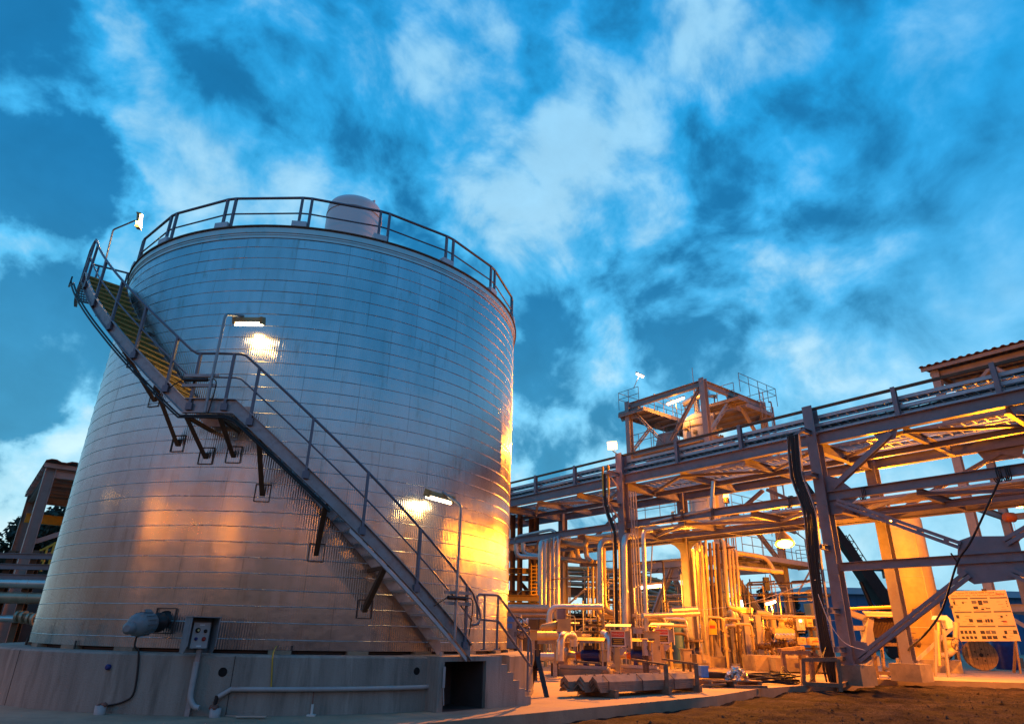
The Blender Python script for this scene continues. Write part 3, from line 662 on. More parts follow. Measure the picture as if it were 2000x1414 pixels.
b = MB(); b.tube([tk(q0, RF+.05, q1) for q0, q1 in pc[:2]]+[tk(9.2+3.8*i, RF+.05, .362) for i in range(9)]+[tk(42.4, RF+.05, .37), tk(43.2, RF+.05, .9)], .034, 10, bend=.06)
tag(b.build('wall_conduit', 'grey enclosure'), 'long grey conduit running along the foundation wall of the tank and rising to the stairway', 'conduit')
pc = [cylp(x, y, RF+.04) for x, y in ((425, 1358), (420, 1375), (414, 1386))]
b = MB(); b.tube(bez([tk(q0, RF+.06, max(q1, .02)) for q0, q1 in pc], 6), .03, 8); tag(b.build('conduit_tail', 'black rubber'), 'black flexible tail from the long wall conduit into a white pot', 'hose')
for (px, py, lb) in ((196, 1384, 'white pot with a brown foam top at the left foot of the tank foundation'), (420, 1390, 'white pot with an orange foam top below the control box')):
    t, z_ = cylp(px, py, RF+.14); o = tk(t, RF+.14, 0); b = MB(); b.lathe(o, (0, 0, 1), [(0, .075), (.12, .08), (.12, .055)], 18); p = b.build('floor_pot', 'grey enclosure', None, lb, 'pot')
    b = MB()
    for k in range(7): a = rnd.uniform(0, 6.3); r_ = rnd.uniform(.02, .05); b.lathe(o+V((cos(a)*.045, sin(a)*.045, .10)), (cos(a)*.3, sin(a)*.3, 1), [(0, r_*.6), (r_*.6, r_), (r_*1.1, r_*.7), (r_*1.4, .004)], 8)
    b.build('foam', 'rust roof', p)
t, _ = cylp(609, 1385, RF+.06); o = tk(t, RF+.08, 0); b = MB(); b.tube([o, o+V((0, 0, .16))], .02, 8); b.box(o+V((0, 0, .01)), (.12, .1, .03)); p = b.build('floor_stub', 'white paint', None, 'thin white capped pipe stub standing at the middle of the foundation wall', 'pipe stub')
b = MB(); b.tube([o+V((0, 0, .16)), tk(t, RF+.012, .34)], .008, 6); b.build('rusty_rod', 'rust roof', p)
t, z_ = cylp(540, 1262, TR+.02); t2_, z2_ = cylp(530, 1340, RF+.01); b = MB(); b.tube(bez([tk(t, TR+.03, z_), tk(t, RF-.02, .845), tk((t+t2_)/2, RF+.012, .6), tk(t2_, RF+.012, .37)], 6), .010, 6); tag(b.build('yellow_wire', 'yellow paint'), 'thin yellow wire hanging over the rim of the concrete ring', 'wire')
# scraps of flashing on the floor
for k, (px, py) in enumerate(((470, 1399), (490, 1403))):
    q = gnd(px, py); b = MB(); b.box(V((q.x, q.y, .012+.02*k)), (.42, .09, .012), V((1, .15*k, 0)), V((-.15*k, 1, 0))); b.build('metal_offcut', 'silver cladding', None, ('upper' if k else 'lower')+' strip of pale scrap metal lying on the floor before the foundation', 'scrap metal')

# concrete entry platform with steps and a dark alcove
P0 = gnd(852, 1391); P1 = gnd(1037, 1375); ex = (P1-P0).normalized(); en = V((-ex.y, ex.x, 0))
def onp(px, py, off=0.):                  # pixel -> (along, height) on the side face of the steps
    r = ray(px, py); p0 = P0+en*off; t = (p0-V((0, 0, EYE))).dot(en)/r.dot(en); q = V((0, 0, EYE))+r*t; return (q-P0).dot(ex), q.z
def pp(a, d, z_): return P0+ex*a+en*d+V((0, 0, z_))
stp = thing('concrete_steps', 'concrete entry steps and platform with a dark alcove at the foot of the stairway', 'steps', P0)
ztop = .835; WD = 1.0
x_al, x_ar = onp(864, 1380)[0], onp(947, 1380)[0]; z_al = onp(905, 1291)[1]
prof = [(980, 1271), (980, 1289), (995, 1289), (995, 1304), (1008, 1305), (1008, 1320), (1019, 1321), (1019, 1337), (1031, 1337), (1031, 1351), (1037, 1354)]
xs = [onp(*p)[0] for p in prof]
b = MB()
b.box(pp(x_al/2, WD/2, z_al/2), (x_al, WD, z_al), ex, en)                         # left pier
b.box(pp(xs[0]/2, WD/2, (z_al+ztop)/2), (xs[0]-.0, WD, ztop-z_al), ex, en)       # top slab
n_ = 6; hs = [ztop*(n_-i)/n_ for i in range(n_)]
poly = [(x_ar, 0), (x_ar, z_al), (xs[0], z_al)]
x_steps = [xs[0]+(xs[-1]-xs[0])*i/5 for i in range(6)]
poly = [(x_ar, 0), (x_ar, z_al-.002), (x_steps[0], z_al-.002)]
for i in range(1, 6): poly += [(x_steps[i-1], hs[i]), (x_steps[i], hs[i])]
poly += [(x_steps[5], 0)]
poly = [p for i, p in enumerate(poly) if i == 0 or p != poly[i-1]]
b.prism([pp(a, 0, z_) for a, z_ in poly], en*WD); b.build('steps_body', 'concrete', stp)
b = MB(); b.box(pp((x_al+x_ar)/2, WD-.06, z_al/2), (x_ar-x_al, .12, z_al-.004), ex, en); b.box(pp(x_al+.012, WD/2+.03, z_al/2), (.02, WD-.08, z_al-.006), ex, en); b.box(pp(x_ar-.012, WD/2+.03, z_al/2), (.02, WD-.08, z_al-.006), ex, en); b.build('alcove_shade_lining', 'shade concrete', stp)  # back and side faces coloured dark for the shade of the recess
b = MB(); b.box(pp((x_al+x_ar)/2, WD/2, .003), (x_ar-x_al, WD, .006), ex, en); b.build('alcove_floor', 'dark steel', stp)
b = MB(); p = pp(onp(867, 1300)[0], -.02, 0); b.bar(p+V((0, 0, .36)), p+V((0, 0, .68)), .04, .03); b.tube([p+V((0, 0, .36)), p+V((.02, 0, .1))], .008, 5); tag(b.build('cable_duct', 'grey enclosure'), 'short pale duct fixed beside the dark alcove', 'duct')
rl = thing('step_guard_rail', 'low grey tube guard rail beside the concrete entry steps', 'guard rail', pp(1, .1, ztop))
def rp(px, py): a, z_ = onp(px, py, .1); return pp(a, .1, z_)
b = MB(); b.tube([rp(932, 1207), rp(932, 1163), rp(936, 1160), rp(973, 1162), rp(1037, 1251), rp(1038, 1300), rp(1035, 1299), rp(973, 1212), rp(936, 1209)], .023, 8, bend=.06, closed=False)
b.tube([rp(936, 1209), rp(932, 1207)], .023, 8); b.build('hand_rail', 'rail paint', rl)
for p, q in (((947, 1161), (945, 1269)), ((973, 1163), (970, 1269)), ((1032, 1246), (1030, 1349))): b = MB(); b.tube([rp(*p), rp(*q)], .022, 8); b.box(rp(*q)+V((0, 0, .01)), (.12, .12, .02)); b.build('rail_post', 'rail paint', rl)
# ------------------------------------------------------------------ pipe rack
WR = 4.3
UF = [-8.62, 0, 9.07, 17.6, 26.2]         # frames along the rack
rack = thing('pipe_rack', 'long two-level grey steel pipe rack with braced columns crossing the plant', 'pipe rack', rk(0, 0, 0))
Zup = V((0, 0, 1))
for u in UF:
    for v in (0, WR):
        top = 9.0 if v == 0 else 8.0
        b = MB(); b.ibeam(rk(u, v, .55), rk(u, v, top), .36, .40, RN, .02, .025)
        b.box(rk(u, v, .56), (.6, .6, .03), RD, RN)
        for sx in (-.2, .2):
            for sy in (-.2, .2): b.tube([rk(u+sx, v+sy, .55), rk(u+sx, v+sy, .66)], .02, 6)
        b.build('column', 'steel paint', rack)
        f = MB(); f.box(rk(u, v, .27), (1.0, 1.0, .56), RD, RN)
        tag(f.build('concrete_footing', 'footing concrete'), 'square concrete footing under the %s rack column %s' % ('front' if v == 0 else 'rear', {-8.62: 'at the far right', 0: 'at the right by the black cables', 9.07: 'nearest the floodlight', 17.6: 'behind the tank edge', 26.2: 'farthest left'}[u]), 'footing', 'footings under the rack columns')
def seg(us, cut=.19):
    return [(us[i]+cut, us[i+1]-cut) for i in range(len(us)-1)]
SP = seg(UF)+[(-20, -8.62-.19)]
for u0, u1 in SP:
    for v, z_, w_, h_ in ((0, 7.79, .22, .42), (0, 5.76, .20, .30), (WR, 7.60, .22, .36), (WR, 5.62, .22, .34)):
        b = MB(); b.ibeam(rk(u0, v, z_), rk(u1, v, z_), w_, h_); b.build('longitudinal_beam', 'steel paint', rack)
for u in UF:
    for z_, h_ in ((7.56, .38), (5.55, .36)):
        b = MB(); b.ibeam(rk(u, .21, z_), rk(u, WR-.21, z_), .22, h_); b.build('cross_beam', 'steel paint', rack)
# posts and rail over the front beam, secondary cross beams under them
posts = [-11.6, -5.68, -2.87, 2.89, 5.95, 12.15, 15.1, 20.5, 23.3]
for u in posts:
    b = MB(); b.ibeam(rk(u, .02, 8.0), rk(u, .02, 8.98), .14, .16, RN); b.build('rail_post', 'steel paint', rack)
    for z_, h_ in ((7.55, .26), (5.57, .24)):
        b = MB(); b.ibeam(rk(u, .13, z_), rk(u, WR-.13, z_), .15, h_); b.build('cross_beam', 'steel paint', rack)
for u0, u1 in zip([-20]+sorted(posts+UF), sorted(posts+UF)):
    b = MB(); b.angle(rk(u0+.06, .0, 8.90), rk(u1-.06, .0, 8.90), .09, .09, Zup); b.build('top_rail', 'brown steel', rack)
for u in sorted(posts+UF):                # tray carrying arms
    for z_ in (8.50, 8.20): b = MB(); b.bar(rk(u, .1, z_), rk(u, 1.0, z_), .05, .06); b.build('tray_arm', 'steel paint', rack)
# plan bracing under the decks
for i in range(len(UF)-1):
    ps = sorted([p for p in posts+UF if UF[i] <= p <= UF[i+1]])
    for j in range(len(ps)-1):
        for z_ in (7.50, 5.50):
            a, c = (.2, WR*.5) if j % 2 == 0 else (WR*.5, .2)
            b = MB(); b.angle(rk(ps[j], a, z_), rk(ps[j+1], c, z_), .1, .1); b.build('plan_brace', 'steel paint', rack)
    b = MB(); b.ibeam(rk(UF[i]+.1, WR*.52, 7.42), rk(UF[i+1]-.1, WR*.52, 7.42), .14, .2); b.build('stringer_beam', 'steel paint', rack)
    b = MB(); b.ibeam(rk(UF[i]+.1, WR*.52, 5.42), rk(UF[i+1]-.1, WR*.52, 5.42), .14, .2); b.build('stringer_beam', 'steel paint', rack)
# big cross brace of the right-hand bay with its gusset
def brace(b, p, q, w=.2): b.ibeam(p, q, w, w*1.05, RN)
gu, gz = -4.32, 3.46; 
b = MB(); b.prism([rk(gu+du, -.02, gz+dz) for du, dz in ((.82, -.38), (.60, .52), (.25, .62), (-.62, .55), (-.85, .40), (-.85, -.35), (-.55, -.60), (.45, -.68))], RN*.03); b.build('gusset_plate', 'steel paint', rack)
for u0, u1 in ((-.19, gu+.02), (gu-.02, -8.43)): b = MB(); b.ibeam(rk(u0, .0, gz), rk(u1, .0, gz), .18, .26, Zup); b.build('strut', 'steel paint', rack)
for du, zz_, su, sz in ((-.45, 5.55, .55, .38), (-.30, .72, .52, -.40), (-8.25, 5.55, -.55, .38), (-8.35, .72, -.52, -.40)):
    b = MB(); p = rk(du, -.06, zz_); q = rk(gu+su, -.06, gz+sz)
    for s_ in (-.065, .065):
        d = (q-p).normalized(); sd = d.cross(RN).normalized()*s_; b.bar(p+sd, q+sd, .10, .11, RN)
    nb = 5
    for k in range(nb): t = (k+.5)/nb; b.bar(p.lerp(q, t)-d.cross(RN)*.11, p.lerp(q, t)+d.cross(RN)*.11, .12, .09, RN)
    b.build('cross_brace', 'steel paint', rack)
for (u0, z0, u1, z1) in ((-.42, 6.05, -2.55, 7.48), (-8.2, 6.05, -6.0, 7.48)):
    b = MB(); brace(b, rk(u0, .0, z0), rk(u1, .0, z1), .17); b.build('knee_brace', 'steel paint', rack)
    for uu, zz_ in ((u0, z0), (u1, z1)):
        s_ = 1 if u0 > -4 else -1
        if zz_ < 7: b = MB(); b.prism([rk(uu+.25*s_, -.015, 5.93), rk(uu+.25*s_, -.015, 6.5), rk(uu-.15*s_, -.015, 6.35), rk(uu-.55*s_, -.015, 5.93)], RN*.02); b.build('gusset_plate', 'steel paint', rack)
        else: b = MB(); b.prism([rk(uu+.55*s_, -.015, 7.57), rk(uu-.2*s_, -.015, 7.57), rk(uu-.1*s_, -.015, 7.3), rk(uu+.35*s_, -.015, 7.2)], RN*.02); b.build('gusset_plate', 'steel paint', rack)
b = MB(); b.prism([rk(du, -.015, dz) for du, dz in ((-.19, 5.60), (-.19, 5.15), (-.5, 5.15), (-1.15, 5.60))], RN*.02); b.build('gusset_plate', 'steel paint', rack)
b = MB(); b.prism([rk(du, -.015, dz) for du, dz in ((-.19, .60), (-.19, 1.25), (-.6, 1.2), (-.7, .75), (-.45, .6))], RN*.02); b.build('gusset_plate', 'steel paint', rack)
# rear face: gusset and braces seen under the deck
for u0, z0, u1, z1 in ((-4.3, 7.3, -1.0, 5.9), (-4.3, 7.3, -7.6, 5.9), (2.0, 5.85, 4.5, 7.3), (7.2, 5.85, 4.7, 7.3), (11, 5.85, 13, 7.3), (15.6, 5.85, 13.3, 7.3)):
    b = MB(); brace(b, rk(u0, WR, z0), rk(u1, WR, z1), .14); b.build('knee_brace', 'steel paint', rack)
b = MB(); b.prism([rk(-4.3+du, WR-.02, 7.42+dz) for du, dz in ((.7, 0), (.5, -.4), (-.5, -.4), (-.7, 0))], RN*.02); b.build('gusset_plate', 'steel paint', rack)
for u in (9.07, 17.6):                    # curved haunches at the rear columns
    for s_ in (1, -1):
        b = MB(); b.prism([rk(u+s_*x, WR-.06, z_) for x, z_ in ((.19, 5.44), (.85, 5.44), (.58, 5.32), (.34, 5.1), (.22, 4.8), (.19, 4.6))], RN*.03); b.build('haunch', 'steel paint', rack)
# deck plates under the trays
for (v0, v1, z_, mm) in ((.15, 1.35, 7.985, 'sheet steel'), (3.1, 3.8, 5.72, 'sheet steel')):
    for u0, u1 in zip([-20]+sorted(posts+UF), sorted(posts+UF)):
        if v0 == .15 and 11 < u0 < 13.5: continue
        b = MB(); b.box((rk(u0, v0, z_)+rk(u1, v1, z_))/2, (u1-u0-.02, v1-v0, .02), RD, RN)
        for k in range(3): b.bar(rk(u0, v0+(v1-v0)*(k+.5)/3, z_-.03), rk(u1-.02, v0+(v1-v0)*(k+.5)/3, z_-.03), .04, .04)
        b.build('deck_plate', mm, rack)
# cable trays
def tray(v0, v1, z_, label, ua=-20, ub=27.5, h=.11, rung=.33, fill=0, mm='galvanised tray', solid=False):
    o = thing('cable_tray', label, 'cable tray', rk(0, (v0+v1)/2, z_), 0, 'cable trays on the pipe rack')
    for v in (v0, v1):
        b = MB(); s_ = 1 if v == v0 else -1
        b.bar(rk(ua, v, z_), rk(ub, v, z_), .006, h); b.bar(rk(ua, v+s_*.02, z_-h/2), rk(ub, v+s_*.02, z_-h/2), .045, .006); b.bar(rk(ua, v+s_*.015, z_+h/2), rk(ub, v+s_*.015, z_+h/2), .03, .006)
        u = ua
        while u < ub: b.bar(rk(u, v-s_*.01, z_), rk(u+.22, v-s_*.01, z_), .012, h*.9); u += 3.0
        b.build('side_rail', mm, o)
    b = MB(); u = ua+.1
    while u < ub: b.bar(rk(u, v0, z_-h*.35), rk(u, v1, z_-h*.35), .035, .022); u += rung
    b.build('rungs', mm, o)
    for k in range(fill):
        v = v0+.07+(v1-v0-.14)*(k+.5)/fill; c = MB(); pts = [rk(ua+(ub-ua)*i/40, v+.03*sin(i*1.7+k), z_-.01+.015*sin(i*2.3+k*2)) for i in range(41)]
        c.tube(pts, rnd.uniform(.014, .026), 6); tag(c.build('tray_cable', rnd.choice(['black rubber', 'grey enclosure', 'black rubber'])), 'cable lying in the %s' % label.split(',')[0].replace(' on the pipe rack', '').replace(' of the pipe rack', ''), 'cable', 'cables lying in the trays')
    return o
tray(.18, .62, 8.64, 'topmost cable tray on the pipe rack, just under the brown top rail', fill=3)
tray(.14, .74, 8.34, 'middle cable tray on the pipe rack, below the topmost one', fill=4)
tray(.12, .86, 8.06, 'lowest open cable tray along the front beam of the pipe rack', fill=3)
tray(1.55, 2.15, 7.88, 'cable tray just behind the deck plates of the upper rack level', fill=3)
tray(2.45, 3.05, 7.88, 'second cable tray from the back on the upper rack level', fill=3)
tray(3.35, 3.95, 7.88, 'rearmost cable tray on the upper rack level', fill=2)
# pipes lying on the lower level
def pipe(label, pts, r=.06, m='silver cladding', name='pipe', bend=.3, cat='pipe', group=None, seams=True, n=10):
    b = MB(); b.tube(pts, r, n, bend=bend); o = b.build(name, m, None, label, cat, group)
    if seams and r > .035:
        s_ = MB(); P_ = [V(p) for p in pts]
        for i in range(len(P_)-1):
            L_ = (P_[i+1]-P_[i]).length; k = max(1, int(L_/1.1))
            for j in range(k):
                t = (j+.5)/k; c = P_[i].lerp(P_[i+1], t); d = (P_[i+1]-P_[i]).normalized(); s_.lathe(c-d*.012, d, [(0, r), (.001, r+.006), (.023, r+.006), (.024, r)], n)
        s_.build('cladding_seams', m, o)
    return o
RK = lambda px, py, v: rkp(px, py, v)
def line(u0, u1, v, z_): return [rk(u0, v, z_), rk(u1, v, z_)]
for v, r, ln in ((2.05, .09, 'silver pipe lying third from the front on the lower rack level'), (2.45, .07, 'slim silver pipe lying in the middle of the lower rack level'), (2.8, .11, 'thick silver pipe lying behind the middle of the lower rack level'), (4.0, .08, 'rearmost silver pipe on the lower rack level')):
    pipe(ln, line(-20, 27, v, 5.74+r), r, 'silver cladding')
pipe('silver pipe on the front lower beam that rises into a bend between the columns', [RK(1272, 1020, -.02), RK(1385, 995, -.02), RK(1389, 993, -.02), RK(1393, 940, .2)], .075, bend=.35)
pipe('short silver pipe resting on the front lower beam beside the tank edge', [RK(1006, 1050, -.0)+V((0, 0, -.1)), RK(1012, 1047, -.0), RK(1077, 1034, -.0), RK(1086, 1040, .0)], .075, bend=.25)
# black hose loops hung on the lower beam
for px, py, w_ in ((1546, 979, 6), (1690, 962, 6), (1316, 1008, 3), (1334, 1005, 3), (1394, 1003, 3), (1955, 925, 6), (1973, 922, 6)):
    p = RK(px, py, -.14); b = MB()
    for k in range(3): q = p+RD*.05*k; b.tube(bez([q+V((0, 0, .2))+RN*.15, q+V((0, 0, .17)), q+V((0, 0, -.12)), q+V((0, 0, -.22))+RD*.06, q+V((0, 0, -.1))+RD*.10], 6), .018, 6)
    tag(b.build('hose_loop', 'black rubber' if px > 1900 else 'dark steel'), {1546: 'dark hose loop hung on the lower beam left of the black cables', 1690: 'dark hose loop hung on the lower beam just right of the black cables', 1316: 'left one of two close dark loops on the lower beam between the columns', 1334: 'right one of two close dark loops on the lower beam between the columns', 1394: 'single dark loop under the rising silver pipe on the lower beam', 1955: 'left black hose loop on the beam at the right photo edge', 1973: 'right black hose loop on the beam at the right photo edge'}[px], 'hose loop')
# vertical ladder tray with the bundle of black cables at the right column
vt = [(1549, 850), (1556, 930), (1577, 985), (1584, 1012), (1592, 1100), (1606, 1200)]
P = [rkp(x, y, -.85) for x, y in vt]; P.append(V((P[-1].x, P[-1].y, .9)))
vtr = thing('vertical_cable_tray', 'upright cable ladder of black cables standing off the right rack column', 'cable tray', V((P[-1].x, P[-1].y, .3)))
side = RD
for s_ in (-.21, .21):
    b = MB()
    for i in range(len(P)-1): b.bar(P[i]+side*s_, P[i+1]+side*s_, .03, .10, RN)
    b.build('side_rail', 'galvanised', vtr)
b = MB()
for i in range(len(P)-1):
    k = max(1, int((P[i+1]-P[i]).length/.3))
    for j in range(k): c = P[i].lerp(P[i+1], j/k); b.bar(c-side*.21+RN*.04, c+side*.21+RN*.04, .03, .03)
b.build('rungs', 'galvanised', vtr)
for k in range(11):
    o_ = side*(-.18+.036*k)
    low = [V((P[-1].x, P[-1].y, .9))+o_*1.0+V((0, 0, -.1)), V((P[-1].x, P[-1].y, .5))+o_*(1.0+.2*rnd.random())+side*.03, V((P[-1].x, P[-1].y, .06))+o_*1.05+RN*rnd.uniform(-.06, .06)]
    pts = bez([p+o_-RN*(.03+.02*rnd.random())+side*rnd.gauss(0, .012) for p in P[:-1]]+low, 5)
    b = MB(); b.tube(pts, rnd.uniform(.017, .026), 6); b.build('black_cable', 'black rubber', vtr)
for z_ in (8.0, 6.45, 4.05, 2.1, .98):
    c = rk(.0, 0, z_); q = min(P, key=lambda p: abs(p.z-z_)); i = max(range(len(P)-1), key=lambda i: (P[i].z >= z_ >= P[i+1].z)); t = (P[i].z-z_)/max(1e-3, P[i].z-P[i+1].z); q = P[i].lerp(P[i+1], min(1, max(0, t)))
    b = MB(); b.ibeam(rk(.0, -.2, z_), rk(.0, -.85, z_), .12, .16); d = (q-rk(0, -.85, z_)); b.bar(rk(-.1, -.80, z_), q+RN*.07-side*.0+V((0, 0, 0)), .07, .10); b.build('cable_bracket', 'steel paint', rack)
# and a slimmer one at the left column
vt = [(1179, 925), (1181, 985), (1196, 1030), (1200, 1060), (1203, 1225)]
P2 = [rkp(x, y, -.85) for x, y in vt]; P2.append(V((P2[-1].x, P2[-1].y, .1)))
vt2 = thing('vertical_cable_tray', 'slim upright cable ladder with black and yellow-topped cables by the floodlight column', 'cable tray', P2[-1])
for s_ in (-.16, .16):
    b = MB()
    for i in range(len(P2)-1): b.bar(P2[i]+side*s_+RN*.1, P2[i+1]+side*s_+RN*.1, .025, .07, RN)
    b.build('side_rail', 'galvanised', vt2)
for k in range(6):
    b = MB(); b.tube(bez([p+side*(-.12+.028*k) for p in P2], 4), .017, 5); b.build('black_cable', 'black rubber', vt2)
for s_ in (-.05, .28):
    b = MB(); b.tube([P2[0]-side*s_+V((0, 0, .35)), P2[0]-side*s_-V((0, 0, 1.0))], .05, 8); b.build('yellow_sleeve', 'yellow paint', vt2)
for z_ in (8.0, 6.6):
    b = MB(); b.ibeam(rk(9.07, -.2, z_), rk(9.07, -1.0, z_), .12, .16); b.build('cable_bracket', 'steel paint', rack)
    b = MB(); b.angle(rk(9.07, -.2, z_-.75), rk(9.07, -.9, z_-.08), .09, .09, RD); b.build('cable_bracket', 'steel paint', rack)
# grey conduits beside the left column
for k, (px, vv) in enumerate(((1231, -.25), (1236, -.15), (1241, -.05))):
    p = rkp(px, 960, vv); pipe('slim grey conduit %s beside the floodlight column' % ('first', 'second', 'third')[k], [p, V((p.x, p.y, .3))], .03, 'grey enclosure', 'conduit', 0, 'conduit', seams=False)
# the floodlight on the left column
fl = thing('floodlight', 'glaring lit floodlight on an arm at the top of the left rack column', 'floodlight', rk(9.07, 0, 8.9))
h = rkp(1196, 870, -.15); b = MB(); b.tube([rk(9.07, -.1, 8.75), h+V((.15, 0, -.35)), h+V((0, 0, -.25))], .03, 8); b.build('arm', 'galvanised', fl)
fd = V((-.35, -.85, -.35)).normalized(); sd = fd.cross(Zup).normalized(); up = sd.cross(fd)
b = MB(); vs = [h+sd*x*k-fd*d_+up*y*k for d_, k in ((.0, 1), (.22, .55)) for x, y in ((-.24, -.2), (.24, -.2), (.24, .2), (-.24, .2))]
b.add(vs, [(4, 5, 6, 7), (0, 1, 5, 4), (1, 2, 6, 5), (2, 3, 7, 6), (3, 0, 4, 7)]); b.build('housing', 'dark steel', fl)
b = MB(); b.prism([h+fd*.006+sd*x+up*y for x, y in ((-.22, -.18), (.22, -.18), (.22, .18), (-.22, .18))], fd*.01); b.build('lens', 'sodium glow', fl)
lamp_light('lamp_light', h+fd*.12, 75000, SOD, fl, r=.15, kind='SPOT', aim=(-.09, -.78, -.62), spot=rad(76))
# bell-shaped hanging lamps under the rack
def bell(px, py, v, label, power=450, hang=.6, R_=.26, col=SOD, tilt=.0, spot=False):
    c = rkp(px, py, v)                    # mouth of the bell
    o = thing('bell_lamp', label, 'lamp', c, 0, 'bell lamps hung under the rack')
    ax = V((c.x*.6, c.y, 0)).normalized()*tilt+Zup; ax.normalize()
    b = MB(); b.tube([c+ax*.58, c+ax*.58+Zup*hang], .012, 6); b.lathe(c+ax*.48, ax, [(0, .07), (.12, .07), (.14, .03)], 14); b.build('hanger', 'dark steel', o)
    b = MB(); b.lathe(c, ax, [(0, R_), (.10, R_*.93), (.25, R_*.72), (.40, R_*.42), (.50, R_*.28), (.50, R_*.2), (.40, R_*.36), (.25, R_*.66), (.10, R_*.87), (.006, R_*.95)], 28); b.build('shade', 'cream paint', o)
    b = MB(); b.lathe(c+ax*.06, -ax, [(-.12, R_*.5), (0, R_*.86), (.06, R_*.82), (.12, R_*.6), (.16, R_*.3)], 20); b.build('glass', 'sodium glow', o)
    lamp_light('lamp_light', c-ax*.16, power, col, o, r=.14, kind='SPOT' if spot else 'POINT', aim=-ax, spot=rad(164))
    return o
bell(1533, 1062, 2.2, 'big bright bell lamp hanging under the rack left of the black cables', 5500, .55, .36, tilt=.38)
bell(1117, 1093, 2.6, 'smaller bell lamp hanging under the rack near the tank edge', 2200, .5, .27, tilt=.1, spot=True)
# ------------------------------------------------------------------ process tower behind the rack
def hz(px, py, H): r = ray(px, py); return V((0, 0, EYE))+r*((H-EYE)/r.z)
TH = 16.5
tB = hz(1372, 742, TH); tA = hz(1217, 785, TH); tC = hz(1480, 790, TH)
TA_, TC_ = (tA-tB).dot(RD), (tC-tB).dot(RN)
TB0 = V((tB.x, tB.y, 0))
def tw_(a, c, z_): return TB0+RD*a+RN*c+V((0, 0, z_))     # a along A-B face, c along B-C face
def twp(px, py, face='AB', off=0.):
    n = RN if face == 'AB' else RD; r = ray(px, py); t = (TB0+n*off-V((0, 0, EYE))).dot(n)/r.dot(n); q = V((0, 0, EYE))+r*t; d = q-TB0
    return d.dot(RD), d.dot(RN), q.z
zL2 = twp(1300, 872)[2]; zL1 = twp(1315, 1100)[2]; zL15 = twp(1330, 1010)[2]
tower = thing('process_tower', 'tall braced steel tower frame holding a white domed vessel behind the pipe rack', 'tower', TB0)
corners = {'A': (TA_, 0), 'B': (0, 0), 'C': (0, TC_), 'D': (TA_, TC_)}
for k, (a, c) in corners.items():
    b = MB(); b.ibeam(tw_(a, c, .5), tw_(a, c, TH+.1), .36, .38, RN, .03, .035); b.box(tw_(a, c, .52), (.8, .8, .04), RD, RN)
    for s_ in (-1, 1): b.prism([tw_(a, c, .54)+RD*s_*.2, tw_(a, c, .54)+RD*s_*.42, tw_(a, c, 1.2)+RD*s_*.2], RN*.03); b.prism([tw_(a, c, .54)+RN*s_*.2, tw_(a, c, .54)+RN*s_*.42, tw_(a, c, 1.2)+RN*s_*.2], RD*.03)
    b.build('column', 'tower paint', tower)
    f = MB(); f.box(tw_(a, c, .26), (1.5, 1.5, .54), RD, RN); tag(f.build('concrete_footing', 'footing concrete'), 'wide concrete footing under the %s column of the process tower' % {'A': 'left', 'B': 'near', 'C': 'right', 'D': 'far'}[k], 'footing', 'footings under the tower columns')
ring = ['A', 'B', 'C', 'D', 'A']
for z_, h_, w_ in ((TH-.22, .42, .24), (zL2, .34, .22), (zL1, .46, .28), (zL15, .26, .2)):
    for i in range(4):
        p, q = corners[ring[i]], corners[ring[i+1]]; P_, Q_ = tw_(*p, z_), tw_(*q, z_); d = (Q_-P_).normalized()*.24
        b = MB(); b.ibeam(P_+d, Q_-d, w_, h_); b.build('beam', 'tower paint', tower)
def tbr(p, q, w_=.18, plate=True, mid=.0):
    b = MB(); d = (q-p).normalized(); n = RN if abs(d.dot(RN)) < .3 else RD
    sd = d.cross(n).normalized()
    for s_ in (-.08, .08): b.bar(p+sd*s_, q+sd*s_, .04, w_, n)
    k = max(2, int((q-p).length/.7))
    for i in range(k): c = p.lerp(q, (i+.5)/k); b.bar(c-sd*.1, c+sd*.1, .16, .02, n)
    b.build('brace', 'tower paint', tower)
h3 = TH-.5
tbr(tw_(TA_-.3, 0, h3), tw_(TA_/2+.3, 0, zL2+.3)); tbr(tw_(.3, 0, h3), tw_(TA_/2-.3, 0, zL2+.3))
tbr(tw_(0, TC_/2-.3, h3), tw_(0, .3, zL2+.4)); tbr(tw_(0, TC_/2+.3, h3), tw_(0, TC_-.3, zL2+.4))
tbr(tw_(TA_, TC_/2-.3, h3), tw_(TA_, .3, zL2+.4)); tbr(tw_(TA_, TC_/2+.3, h3), tw_(TA_, TC_-.3, zL2+.4))
tbr(tw_(TA_/2-.3, 0, zL1-.3), tw_(.35, 0, .9), .34); tbr(tw_(TA_/2+.3, 0, zL1-.3), tw_(TA_-.35, 0, .9), .34)
tbr(tw_(0, TC_*.12, zL1-.4), tw_(0, TC_*.88, .6), .3)
tbr(tw_(0, TC_*.5, zL1+2.6), tw_(0, TC_*.95, zL1+.4), .25)
tbr(tw_(TA_, TC_/2-.3, zL1-.3), tw_(TA_, .35, .9), .3); tbr(tw_(TA_, TC_/2+.3, zL1-.3), tw_(TA_, TC_-.35, .9), .3)
for a0, c0, z_, n, s_ in ((TA_/2, 0, zL2+.2, RD, 1), (0, TC_/2, TH-.45, RN, -1), (TA_, TC_/2, TH-.45, RN, -1), (TA_/2, 0, zL1-.25, RD, -1), (TA_, 0, TH-.45, RD, -1)):
    b = MB(); c = tw_(a0, c0, z_); o_ = n.cross(Zup)*.015; b.prism([c+n*.95-o_, c+n*.65+Zup*.75*s_-o_, c-n*.65+Zup*.75*s_-o_, c-n*.95-o_], o_*2); b.build('gusset_plate', 'tower paint', tower)
